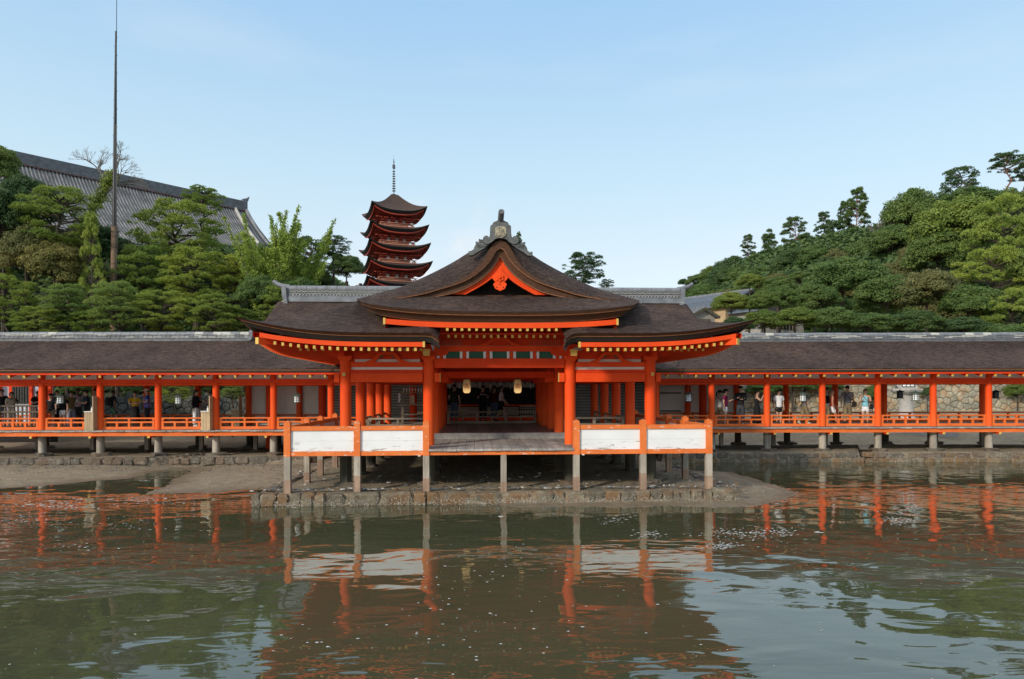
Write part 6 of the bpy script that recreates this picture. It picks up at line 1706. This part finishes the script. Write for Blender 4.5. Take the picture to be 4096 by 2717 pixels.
person(2901, 30.2, 1.64, 60, 'person in maroon top, white shorts and black bucket hat holding a phone', ('t', C['maroon']), ('shorts', C['white']), ('down','phone'), hair='bob', hat=('brim', C['black']), shoes=(.5,.02,.03), extras=(('phone', C['black']),))
person(2962, 30.4, 1.78, -20, 'tall person in black long sleeves, grey trousers and black cap', ('long', C['black']), ('trousers', C['dgrey']), ('phone','read'), hat=('cap', C['black']), headdown=.02, shoes=(.5,.5,.5))
person(3028, 30.1, 1.58, 70, 'person in long black dress with cream tote bag taking a photo', ('tank', C['black']), ('dress', C['black']), ('raise','raise'), hair='bun', extras=(('tote', C['cream'], 1), ('phone', C['white'])))
person(3115, 30.2, 1.62, 10, 'young person in oversized white T-shirt and black shorts looking down', ('loose', C['white']), ('shorts', C['black']), ('down','down'), headdown=.025, shoes=(.6,.6,.6), extras=(('backpack', C['black']),))
person(3217, 31.0, 1.62, 110, 'person in grey top and wide khaki trousers with a spotted bag behind the lantern', ('t', C['grey']), ('wide', C['khaki']), ('down','phone'), 'walk', hair='bob', shoes=(.6,.58,.5), extras=(('tote', (.50,.42,.38), 1, 1),))
person(3306, 31.2, 1.72, 150, 'person in white shirt with black backpack half hidden behind a red column', ('t', C['white']), ('trousers', C['khaki']), ('down','down'), extras=(('backpack', C['black']),))
person(3328, 30.3, 1.60, 75, 'person in rust red tank top and white shorts striding right', ('tank', C['rust']), ('shorts', C['white']), ('down','out'), 'walk', hair='blond', skin=simple('tanned_skin', (.40,.19,.11), .5, .08, 6))
person(3390, 31.0, 1.80, 150, 'tall person in striped grey shirt with dark sling bag seen from behind', ('t', (.24,.23,.25)), ('trousers', C['khaki']), ('down','down'), 'walk', extras=(('stripes', (.10,.09,.11)), ('shoulderbag', (.03,.02,.02), -1)))
person(3461, 30.2, 1.63, -25, 'person in light blue sleeveless top and white shorts holding binoculars', ('tank', C['cyan']), ('shorts', C['white']), ('phone','phone'), hair='bun', extras=(('shoulderbag', C['black'], 1),))
dg = bpy.context.evaluated_depsgraph_get()
for o, name, mat, parent in PEND:
    me = bpy.data.meshes.new_from_object(o.evaluated_get(dg)); me.name = name; me.materials.clear(); me.materials.append(mat)
    put(name, me, parent)
for o, *_ in PEND:
    m = o.data; bpy.data.objects.remove(o); bpy.data.meshes.remove(m)
# scale backpacks (drawn in unit height)
for o in bpy.data.objects:
    if o.name.startswith('backpack'): o.scale = (1.66,)*3
tc_ = bpy.data.curves.new('lettering', 'FONT'); tc_.body = 'Ralley'; tc_.size = .13; tc_.shear = .35; tc_.align_x = 'CENTER'; tc_.extrude = .001
_o = bpy.data.objects.new('tmp', tc_); COL.objects.link(_o); _m = bpy.data.meshes.new_from_object(_o.evaluated_get(bpy.context.evaluated_depsgraph_get())); bpy.data.objects.remove(_o)
_m.materials.clear(); _m.materials.append(M['white']); lt = put('lettering', _m); lt.parent = pr2; lt.location = (0, .118, 1.20); lt.rotation_euler = (R(90), 0, R(180));
# ================================================================ vegetation
NR = np.random.default_rng(11)
def quads(name, c, n, s, mat, asp=.6):
    """leaf-shaped faces: centres c, normals n, sizes s"""
    k = len(c); a = NR.normal(size=(k, 3)); u = np.cross(n, a); u /= np.linalg.norm(u, axis=1)[:, None]+1e-9; w = np.cross(n, u)
    s = s[:, None]
    v = np.stack([c-u*s, c+w*s*asp, c+u*s, c-w*s*asp], 1).reshape(-1, 3)
    return arrmesh(name, v, np.arange(4*k).reshape(-1, 4), mat)
def tris(name, v, mat): return arrmesh(name, v.reshape(-1, 3), np.arange(len(v.reshape(-1, 3))).reshape(-1, 3), mat)
def arrmesh(name, v, f, mat):
    me = bpy.data.meshes.new(name); me.vertices.add(len(v)); me.vertices.foreach_set('co', np.ascontiguousarray(v, dtype=np.float32).ravel())
    m = f.shape[1]; me.loops.add(f.size); me.loops.foreach_set('vertex_index', f.ravel().astype(np.int32)); me.polygons.add(len(f))
    me.polygons.foreach_set('loop_start', np.arange(0, f.size, m, dtype=np.int32)); me.update(calc_edges=True); me.materials.append(mat); return me
def leafmat(name, c0, c1, c2, tr=.36):
    m, nt, b = newmat(name)
    g = nt.nodes.new('ShaderNodeNewGeometry'); oi = nt.nodes.new('ShaderNodeObjectInfo')
    big = noise(nt, wcoords(nt), .35, 3)
    col = ramp(nt, g.outputs['Random Per Island'], [(0, c0), (.5, c1), (1, c2)])
    col = mixc(nt, .8, col, ramp(nt, big, [(.35, (.72,.80,.70)), (.65, (1.25,1.15,1.0))]), 'MULTIPLY')
    col = mixc(nt, .8, col, ramp(nt, oi.outputs['Random'], [(0, (.75,.85,.85)), (.5, (1,1,1)), (1, (1.28,1.15,.85))]), 'MULTIPLY')
    nt.links.new(col, b.inputs['Base Color']); b.inputs['Roughness'].default_value = .6; b.inputs['Specular IOR Level'].default_value = .25
    t = nt.nodes.new('ShaderNodeBsdfTranslucent'); nt.links.new(col, t.inputs[0]); mx = nt.nodes.new('ShaderNodeMixShader'); mx.inputs[0].default_value = tr
    nt.links.new(b.outputs[0], mx.inputs[1]); nt.links.new(t.outputs[0], mx.inputs[2]); nt.links.new(mx.outputs[0], nt.nodes['Material Output'].inputs[0]); return m
LM = dict(b=leafmat('broad_leaves', (0.073,0.128,0.038), (0.116,0.186,0.053), (0.183,0.251,0.078)), by=leafmat('yellowgreen_leaves', (0.124,0.175,0.032), (0.197,0.254,0.052), (0.291,0.342,0.087)),
          bd=leafmat('dark_leaves', (0.044,0.091,0.038), (0.076,0.134,0.049), (0.120,0.183,0.065)), br=leafmat('brownish_leaves', (0.116,0.128,0.052), (0.183,0.186,0.073), (0.248,0.241,0.099)),
          p=leafmat('pine_needles', (0.155,0.233,0.047), (0.274,0.361,0.076), (0.430,0.489,0.130), .38), pd=leafmat('dark_pine_needles', (0.044,0.095,0.040), (0.081,0.146,0.055), (0.139,0.212,0.073), .35),
          pf=leafmat('fresh_pine_needles', (0.146,0.235,0.068), (0.241,0.341,0.097), (0.365,0.453,0.140), .38), g=leafmat('ginkgo_leaves', (0.189,0.269,0.044), (0.277,0.379,0.065), (0.393,0.480,0.110), .35))
M['trunk'] = simple('tree_bark', (.055,.042,.032), .9, .4, 6, .02, 12); M['redtrunk'] = simple('red_pine_bark', (.17,.075,.045), .9, .35, 5, .02, 12); M['greytrunk'] = simple('grey_dead_wood', (.14,.125,.105), .9, .25, 6)
def usphere(n):
    v = NR.normal(size=(n, 3)); return v/np.linalg.norm(v, axis=1)[:, None]
def broad_crown(seed, ncl=125, per=330, leaf=.031):
    global NR; NR = np.random.default_rng(seed)
    d = usphere(ncl); d[:, 2] = np.abs(d[:, 2])*1.0 - .35*(NR.random(ncl) < .35)
    d /= np.linalg.norm(d, axis=1)[:, None]
    cen = d*NR.uniform(.60, .90, ncl)[:, None]; rad = NR.uniform(.11, .29, ncl)
    C_, N_ = [], []
    for c, r in zip(cen, rad):
        k = int(per*(r/.25)**2); u = usphere(k); u[:, 2] = np.where(u[:, 2] < -.3, -u[:, 2], u[:, 2])
        rr = r*(1-.35*NR.random(k)**2.2 + .45*NR.random(k)**9); p = c + u*rr[:, None]*np.array([1, 1, .8])
        C_.append(p); nn = u + NR.normal(size=(k, 3))*.45; N_.append(nn/np.linalg.norm(nn, axis=1)[:, None])
    C_ = np.concatenate(C_); N_ = np.concatenate(N_)
    return C_, N_, leaf*NR.uniform(.6, 1.3, len(C_))
def tuft_tris(c, d, ln, wd, k=6, spread=.75):
    """needle tufts: at each centre k thin triangles fanned round direction d"""
    n = len(c); a = NR.normal(size=(n, k, 3))*spread + d[:, None, :]; a /= np.linalg.norm(a, axis=2)[:, :, None]
    s = np.cross(a, NR.normal(size=(n, k, 3))); s /= np.linalg.norm(s, axis=2)[:, :, None]+1e-9
    L_ = ln*NR.uniform(.6, 1.2, (n, k, 1)); base = c[:, None, :]
    return np.stack([base - s*wd, base + s*wd, base + a*L_], 2).reshape(-1, 3, 3)
def pine_crown(seed, conical=0.0, pads=115, per=66, flat=.40, ln=.068, shape='round', wd=.009):
    global NR; NR = np.random.default_rng(seed); T = []; limbs = []
    for i in range(pads):
        z = NR.uniform(-.95, .95); 
        rr = (1-conical*(z+1)/2*1.0)*math.sqrt(max(.05, 1-(abs(z)**2.2 if conical < .5 else (.0 if z < .9 else .6))))
        if shape == 'umbrella': z = NR.uniform(.0, .95); rr = math.sqrt(max(.05, 1-z*z))
        q = math.sqrt(NR.uniform(.12, 1))*rr; th = NR.uniform(0, 6.283)
        c = np.array([q*math.cos(th), q*math.sin(th), z]); r = NR.uniform(.08, .24)*(1-.35*conical*(z+1)/2)
        k = int(per*(r/.19)**2); u = usphere(k); u[:, 2] = np.abs(u[:, 2])*.9 - .18
        p = c + u*r*np.array([1, 1, flat/.45])*NR.uniform(.55, 1, (k, 1))
        d = u*np.array([1, 1, .6]) + np.array([0, 0, .55]); T.append(tuft_tris(p, d/np.linalg.norm(d, axis=1)[:, None], ln, wd, 7))
        if i % 2 == 0: limbs.append(c)
    return np.concatenate(T), limbs
def limbs_mesh(limbs, zb=-1.1, r0=.045, lean=0.0, mat='trunk', topz=.8, seed=0):
    r = random.Random(seed); mb = MB(); pts = [Vector((lean*math.sin(k*1.9)*.5, lean*math.cos(k*1.3)*.3, lerp(zb, topz, k/7))) for k in range(8)]
    mb.tube(pts, [r0*(1-.11*k) for k in range(8)], 8)
    for c in limbs:
        c = Vector(c); t = min(.92, max(.12, ((c.z-.22)-zb)/(topz-zb)))
        a = pts[min(7, int(t*7))].lerp(pts[min(7, int(t*7)+1)], t*7-int(t*7)); m = a.lerp(c, .55) + Vector((r.uniform(-.05,.05), r.uniform(-.05,.05), r.uniform(-.08,.02)))
        mb.tube([a, m, c-Vector((0,0,.03))], [r0*.38, r0*.26, r0*.10], 5)
    return mb.mesh('trunk', M[mat], True)
PROTO = {}
for i in range(4):
    C_, N_, s_ = broad_crown(100+i); 
    lm = limbs_mesh([c for c in C_[NR.integers(0, len(C_), 26)]*.82], zb=-2.0, r0=.07, seed=i, topz=.4)
    for key in ('b', 'by', 'bd', 'br'): PROTO[key+str(i)] = (quads('crown', C_, N_, s_, LM[key]), lm)
for i in range(4):
    T, lb = pine_crown(200+i); lm = limbs_mesh(lb, zb=-2.0, r0=.06, lean=.25, seed=i)
    for key in ('p', 'pd', 'pf'): PROTO[key+str(i)] = (tris('crown', T, LM[key]), lm)
for i in range(2):
    T, lb = pine_crown(300+i, conical=.85, pads=100, flat=.22, ln=.085); lm = limbs_mesh(lb, zb=-1.4, r0=.05, lean=.05, topz=.95, seed=i)
    for key in ('p', 'pd', 'pf'): PROTO['c'+key+str(i)] = (tris('crown', T, LM[key]), lm)
for i in range(2):
    T, lb = pine_crown(320+i, conical=.45, pads=80, per=70, flat=.20, ln=.10); PROTO['s'+str(i)] = (tris('crown', T, LM['pd']), limbs_mesh(lb, zb=-1.5, r0=.045, lean=.10, topz=.95, seed=i, mat='redtrunk'))
T, lb = pine_crown(330, shape='umbrella', pads=46, per=60, flat=.2, ln=.10); PROTO['u0'] = (tris('crown', T, LM['pd']), limbs_mesh(lb, zb=-2.2, r0=.07, lean=.35, topz=.6, seed=3, mat='redtrunk'))
def ginkgo():
    global NR; NR = np.random.default_rng(5); C_ = []; stems = MB(); r = random.Random(4)
    def shoot(p, d, ln, rad, dens):
        p = Vector(p); d = Vector(d).normalized(); pts = [p.copy()]
        for k in range(7):
            d = (d + Vector((r.uniform(-.07,.07), r.uniform(-.07,.07), .012))).normalized(); p = p + d*(ln/7); pts.append(p.copy())
        stems.tube(pts, [rad*(1-.12*k) for k in range(8)], 5)
        for k in range(dens):
            t = r.uniform(.10, 1.0)*7; i = min(6, int(t)); q = pts[i].lerp(pts[i+1], t-i); w = .046*(1.2-.9*t/7)
            for j in range(12): C_.append((q.x+r.gauss(0,w), q.y+r.gauss(0,w), q.z+r.gauss(0,w*.8)))
        return pts
    for k in range(26):
        a = r.uniform(0, 6.28); sp = r.uniform(.02, .72); ln = r.uniform(1.15, 2.05)*(1-.30*sp); main_ = shoot((.10*math.cos(a), .10*math.sin(a), -1.0), (sp*math.cos(a), sp*math.sin(a), 1), ln, .022, 85)
        for j in range(5):
            i = r.randrange(1, 6); b = r.uniform(0, 6.28); shoot(main_[i], (.8*math.cos(b), .8*math.sin(b), .9), r.uniform(.25,.50), .010, 34)
    C_ = np.array(C_); n = usphere(len(C_)); return quads('crown', C_, n, .0115*NR.uniform(.6,1.3,len(C_)), LM['g'], .9), stems.mesh('trunk', M['greytrunk'], True)
PROTO['g0'] = ginkgo()
def bare(seed, spread=.55, depth=5, up=.5):
    r = random.Random(seed); mb = MB()
    def br(p, d, ln, rad, k):
        q = p + d*ln; mid = p + d*ln*.5 + Vector((r.uniform(-.05,.05), r.uniform(-.05,.05), 0))*ln; mb.tube([p, mid, q], [rad, rad*.85, rad*.65], 5 if k > 2 else 3)
        if k == 0: return
        for j in range(r.choice((2, 3, 3))):
            e = (d + Vector((r.uniform(-1,1), r.uniform(-1,1), r.uniform(-.3,.9)*up))*spread).normalized(); br(q, e, ln*r.uniform(.62,.82), rad*.6, k-1)
    br(Vector((0,0,0)), Vector((.05,0,1)), .30, .030, depth); return mb.mesh('branches', M['greytrunk'])
used_labels = {}
def tree(kind, dx, dy, rx, rz=None, D=50, label='', group=None, cat='tree', base=None, nm=None):
    """dx,dy,rx,rz: crown centre and half sizes in pixels of the 2364-wide view of the photograph"""
    k = 4096/2364; q = P(dx*k, dy*k, D); m = k*D/F; a = rx*m; b = (rz if rz is not None else rx)*m
    if kind not in PROTO: kind = kind + str(int(abs(dx*7+dy*3)) % (4 if kind in ('b','by','bd','br','p','pd','pf') else 2))
    cr, tk = PROTO[kind]
    names = {'b':'broadleaf_tree','p':'pine_tree','c':'conifer_tree','s':'pine_tree','u':'pine_tree','g':'ginkgo_tree'}
    zb = ground_z(np.array([[q.x]]), np.array([[D]]), False)[0,0]
    t = thing(nm or names[kind[0]], label, cat, (q.x, D, zb), 0, group)
    ang = (dx*13.7+dy*5.1) % 6.28
    put('crown', cr, t, (0,0,q.z-zb), (0,0,ang), (a,a,b))
    s = b; o = put('trunk', tk, t, (0,0,q.z-zb), (0,0,ang), (a,a,b))
    if q.z-2.0*b > zb+.2 and kind[0] in 'bp':
        MB().cyl((0,0,-.3), (0,0,q.z-zb-1.7*b), .07*a*1.2, .07*a, 8).build('trunk_base', M['trunk'], t, True)
    return t
G1 = 'pines and broadleaf trees on the left bank'
left = [('b',-8,395,48,62,48,'dark leafy tree crown cut by the left picture edge above the tiled hall ridge'),
 ('bd',62,488,72,78,47,'dark broadleaf tree in front of the left end of the tiled roof'),('bd',8,530,72,100,45.5,'dark broadleaf tree at the left edge halfway up the bank'),('bd',225,590,70,78,51,'deep green broadleaf tree behind the flagpole'),
 ('br',60,600,56,76,44.8,'brownish dull conifer-like tree left of the vine covered trunk'),('p',138,502,86,66,45,'olive flat topped pine just left of the vine covered dead tree'),('br',125,630,66,76,44.5,'brown-green pine mass below the dead branches'),
 ('cp',212,600,40,112,44.2,'slim light green conifer directly left of the flagpole'),('p',405,545,100,78,50,'large olive pine spreading before the tiled roof right of the flagpole'),('p',468,465,46,34,52,'rounded pine top standing against the sky over the tiled roof'),
 ('p',335,640,70,68,47,'olive pine with dense pads right below the big roof pine'),('p',455,640,82,62,46,'broad light olive pine in the middle of the left bank'),('p',545,640,50,50,48,'light olive pine left of the ginkgo'),
 ('pf',20,690,58,55,43,'fresh green pine at the bottom left corner of the bank'),('pf',155,700,58,42,42,'fresh green pine with dark bare trunk over the left walk roof'),('pf',0,600,38,40,46,'bright green pine sprig at the left picture edge'),
 ('pf',270,705,62,52,41,'fluffy blue-green pine at the foot of the flagpole'),('p',90,745,60,34,41,'low pine just above the roof ridge at left'),('p',215,745,50,30,42,'low pine filling left of the flagpole foot'),
 ('p',375,720,72,48,42,'warm green pine above the walk ridge centre left'),('p',492,725,62,44,42,'warm green pine above the end of the walk ridge'),('pd',300,560,26,30,62,'small dark pine between flagpole and the roof eave'),
 ('g0',636,590,150,165,47,'tall pale green ginkgo with feathery upright shoots'),('b',600,690,55,55,45,'mid green broadleaf tree under the ginkgo'),('b',690,690,55,50,46,'mid green broadleaf tree below the dark pine near the hall roof'),('p',560,745,48,32,43,'low pine next to the hall roof tip'),
 ('by',585,640,46,46,49,'light green bushy tree at the foot of the ginkgo'),('pd',712,600,66,48,52,'dark green pine with bare branches right of the ginkgo'),('pd',770,570,42,24,53,'dark pine branch reaching right against the sky'),('p',640,705,40,44,44,'grey-green pine close to the tiled ridge end'),
 ('bd',800,625,40,36,60,'round dark broadleaf tree left of the pagoda'),('bd',735,665,45,40,55,'dark green broadleaf tree behind the patterned ridge'),('b',530,560,1,1,60,None),
 ('pd',1347,620,50,36,48,'dark pine top rising behind the right slope of the gable roof'),('pd',1400,655,18,10,48,'low dark pine twig next to the right patterned ridge'),('cpd',1198,590,17,56,62,'thin dark conifer tip behind the ridge ornament'),
 ('bd',20,780,60,60,47,'dark shrubbery tree behind the far left walk roof'),('bd',150,790,70,60,48,'dark shrubbery tree behind the walk roof under the bare trunk pine'),('bd',300,790,70,60,48,'dark shrubbery tree behind the walk roof at the flagpole foot'),('bd',430,790,70,60,48,'dark shrubbery tree behind the walk roof centre'),('bd',560,790,60,50,49,'dark shrubbery tree behind the end of the walk ridge')]
for k_, dx, dy, rx, rz, D, lab in left:
    if lab: tree(k_, dx, dy, rx, rz, D, lab, G1 if dx < 900 else None)
G2 = 'trees on the wooded hill at the right'
right = [('bd',1577,655,13,11,200,'tiny dark tree at the foot end of the hill skyline'),('b',1612,655,32,22,190,'hazy low tree at the start of the hill skyline'),('b',1650,640,34,26,178,'loose crowned tree on the lower skyline'),('bd',1692,632,48,40,165,'rounded dark green tree below the first skyline pine'),
 ('s',1727,566,22,26,160,'first small skyline pine on the hill from the left'),('cpd',1775,590,38,60,152,'dense dark conifer left of the leaning trunk pine'),('s',1836,545,38,48,146,'wide skyline pine with a leaning bare trunk'),('b',1760,655,50,42,140,'dark green tree under the dense conifer'),
 ('s',1902,525,26,40,142,'slim skyline pine with flat layered branches'),('pd',1935,560,42,50,138,'dark pine mass between the slim pine and the tall pine'),('s',1978,492,38,58,136,'tallest skyline pine with red upper trunk'),('s',1950,510,24,44,138,'pine leaning against the tallest skyline pine'),
 ('b',1885,610,48,46,128,'grey-green tree on the middle slope'),('br',1940,620,50,44,124,'olive tree on the middle slope below the tall pine'),('b',2000,600,50,50,122,'dark broadleaf tree below the dead tree'),('bd',1830,620,40,46,132,'dark tree crossed by the leaning trunk'),
 ('b',2105,515,66,78,118,'big rounded green tree on the skyline right of the dead tree'),('bd',2165,520,58,72,116,'dark rounded tree joined to the big skyline tree'),('b',2060,570,50,50,114,'broadleaf tree at the left foot of the big rounded tree'),('pd',2217,425,38,40,124,'bushy pine standing on the skyline left of the umbrella pine'),
 ('u0',2328,392,42,42,118,'umbrella shaped red pine with bare crooked trunk on the skyline'),('u0',2368,418,34,40,122,'red pine cut by the right picture edge'),('b',2240,475,60,44,112,'skyline broadleaf tree under the bushy pine'),('b',2330,490,60,50,112,'skyline broadleaf tree under the umbrella pine'),
 ('by',2215,555,102,100,92,'very large light green dome shaped camphor tree'),('b',2165,600,70,78,92,'green dome tree in front of the large camphor tree'),('p',2325,560,95,100,82,'big olive pine at the right picture edge'),('p',2290,650,80,75,76,'olive pine below the big one at the right edge'),
 ('br',2105,605,34,40,104,'brownish thin tree in the hollow of the hill'),('br',2065,640,40,36,96,'greyish brown twiggy tree in the hollow'),('b',1945,665,92,68,80,'broad dark dome tree in the middle of the lower slope'),('b',1880,700,56,46,74,'green tree right of the houses'),
 ('b',2050,700,76,62,72,'leafy tree with wispy twigs right of the broad dome tree'),('br',2140,690,78,66,70,'olive brown tree with a pale bare limb'),('b',2235,715,70,55,68,'mid green tree low at the right'),('p',2330,730,70,60,66,'low olive pine at the right edge above the ridge'),
 ('by',1731,655,34,22,84,'small yellow-green tree behind the blue-grey roof'),('by',1688,705,44,30,66,'yellow-green tree in front of the blue-grey roofed house'),('by',1730,712,36,26,67,'second yellow-green tree in front of the house gable'),('b',1850,645,30,20,90,'green bush below the pale pavilion'),
 ('b',1800,700,46,40,70,'green tree between the tan gable and the broad dome tree'),('by',1835,745,58,34,62,'yellow-green tree low above the right walk ridge'),('b',1760,750,44,34,62,'green tree beside the right hall roof tip'),('b',1920,745,58,36,62,'dark green tree low above the right walk ridge'),
 ('b',2000,755,60,34,61,'green tree low above the ridge in the middle right'),('bd',2110,755,66,36,60,'dark tree low above the ridge right of middle'),('bd',2220,765,66,32,60,'dark tree low above the ridge far right'),('b',2320,780,66,32,58,'green tree low above the ridge at the right edge'),
 ('b',1795,672,40,34,82,'green tree hiding the wing of the blue-grey roofed house'),('b',1765,705,40,34,64,'leafy tree covering the house wall above the wing tip'),
 ('b',2400,640,70,80,74,'green tree beyond the right picture edge pine'),('bd',1700,760,40,28,60,'dark green tree behind the wing tip and the ridge end')]
for k_, dx, dy, rx, rz, D, lab in right: tree(k_, dx, dy, rx, rz, D, lab, G2)
# further trees that fill the hill between the ones that stand out
r = random.Random(77); n = 0; cnt_ = {}
ORD = 'first second third fourth fifth sixth seventh eighth ninth tenth eleventh twelfth thirteenth fourteenth fifteenth sixteenth seventeenth eighteenth'.split()
sky_top = [(1560,665),(1620,648),(1700,618),(1760,600),(1840,572),(1900,560),(2000,545),(2060,520),(2110,475),(2200,475),(2300,470),(2400,480)]
for row, (lo, D0) in enumerate(((.12,150),(.38,128),(.62,108),(.85,90))):
    dx = 1600+row*24
    while dx < 2440:
        t_ = interp(dx, sky_top); dy = lerp(t_+22, 770, lo)+r.uniform(-12,12)
        if not (row >= 2 and dx < 1800) and not (row in (1, 2) and 2090 < dx < 2330):
            n += 1
            tree(r.choice(('b','bd','b','br')), dx, dy, r.uniform(34,72), r.uniform(30,56), lerp(D0, D0*.85, (dx-1600)/800)+4, '%s forest tree from the left, %s of the wooded hill' % (ORD[cnt_.setdefault(row, 0)], ('high under the skyline', 'on the upper slope', 'on the lower slope', 'low above the roofs')[row]), 'forest trees merging into the hillside'); cnt_[row] += 1
        dx += r.uniform(48, 70)
# dead trees
def dead(label, px, pyb, pyt, D, seed, **kw):
    b_ = P(px, pyb, D); tp = P(px, pyt, D); t = thing('dead_tree', label, 'tree', b_); o = put('branches', bare(seed, **kw), t); s = (tp.z-b_.z); o.scale = (s*.75, s*.75, s*.75)
    return t
dead('bare grey dead tree on the hill skyline right of the tallest pine', 3515, 1060, 800, 118, 3, spread=.42)
dead('leafless branching tree leaning between bushy pine and umbrella pine', 3860, 790, 690, 118, 8, spread=.7)
dead('bare twiggy shrub in the hollow of the hill', 3640, 1190, 1090, 92, 9, spread=.8)
# vine covered dead tree left of the flagpole
vt = thing('vine_covered_tree', 'leaning dead tree wrapped in yellow-green vines with bare branches against the sky', 'tree', P(310, 1200, 48))
def rel(px, py): return P(px, py, 48)-P(310, 1200, 48)
tp_ = [rel(306,1200), rel(312,1080), rel(330,960), rel(352,870), rel(390,800), rel(430,740), rel(455,690)]
MB().tube(tp_, [.24,.22,.19,.16,.13,.10,.07], 8).build('trunk', M['trunk'], vt, True)
Cv = []
for k in range(5200):
    t_ = NR.random()**.8*6; i = min(5, int(t_)); q = tp_[i].lerp(tp_[i+1], t_-i); w = .20+.10*math.sin(t_*5); Cv.append((q.x+NR.normal()*w, q.y+NR.normal()*w, q.z+NR.normal()*.2))
put('vine_leaves', quads('vine_leaves', np.array(Cv), usphere(len(Cv)), .075*NR.uniform(.6,1.3,len(Cv)), LM['by']), vt)
bmh = bare(12, spread=.75, depth=6, up=.5)
for loc, rot, sc in ((rel(430,740), (0,-.55,0), 3.2), (rel(400,790), (0,.85,0), 3.6), (rel(330,960), (0,-1.2,.3), 4.6), (rel(340,900), (0,-1.0,.8), 3.8), (rel(455,700), (0,.3,1), 2.6)): put('branches', bmh, vt, loc, rot, (sc,)*3)
dead('pale twiggy dead branches above the olive flat topped pine', 215, 880, 760, 50, 31, spread=.9, up=.25)
# bushes on and before the stone walls
for kd, px, py, rx, rz, D, lab in (('b',3060,1560,75,38,47.2,'green bush hanging over the stone wall behind the woman with the tote bag'),('b',3170,1545,60,30,47.2,'green bush on the stone wall behind the youth in the white T-shirt'),('b',3300,1550,70,34,47.2,'green bush on the stone wall behind the striding person'),
    ('b',3490,1590,34,50,47,'climbing bush on the stone wall beside the light blue top'),('bd',3710,1575,26,26,47,'small climbing plant right of the stone lantern'),('b',4070,1575,50,42,47,'leafy bush on the stone wall at the far right'),
    ('pf',700,1570,60,44,38.5,'pine twigs before the dark stone wall behind the green lantern'),('pf',930,1570,50,30,38,'low pine boughs before the dark stone wall at the boarded wall'),('bd',330,1560,60,34,42,'dark bush on top of the mossy wall behind the crowd'),('bd',560,1560,60,26,42,'dark bush above the mossy wall behind the yellow shirt'),('bd',820,1550,60,28,42,'dark bush above the mossy wall next to the column'),('bd',130,1545,50,26,44,'dark bush behind the cool white building')):
    tree(kd, px/4096*2364, py/4096*2364, rx/4096*2364, rz/4096*2364, D, lab, None, 'bush', nm='bush')
# ground cover of the slopes
def cover(name, label, n, xr, yr, size, mat, cond=None):
    X = NR.uniform(*xr, n); Y = NR.uniform(*yr, n); Zc = ground_z(X[None], Y[None], False)[0]
    k = Zc > 2.2
    X, Y, Zc = X[k], Y[k], Zc[k]; c = np.stack([X, Y, Zc + NR.uniform(0, .9, len(X))], 1); nn = usphere(len(X))*.7 + np.array([0,-.3,.8]); nn /= np.linalg.norm(nn, axis=1)[:, None]
    o = put(name, quads(name, c, nn, size*NR.uniform(.6,1.4,len(X)), mat)); tag(o, label, 'undergrowth', kind='stuff')
cover('undergrowth', 'dense low undergrowth covering the wooded hill', 110000, (14, 130), (62, 190), .50, LM['bd'])
cover('undergrowth', 'dense low undergrowth covering the left bank', 34000, (-75, -8), (42, 80), .32, LM['bd'])
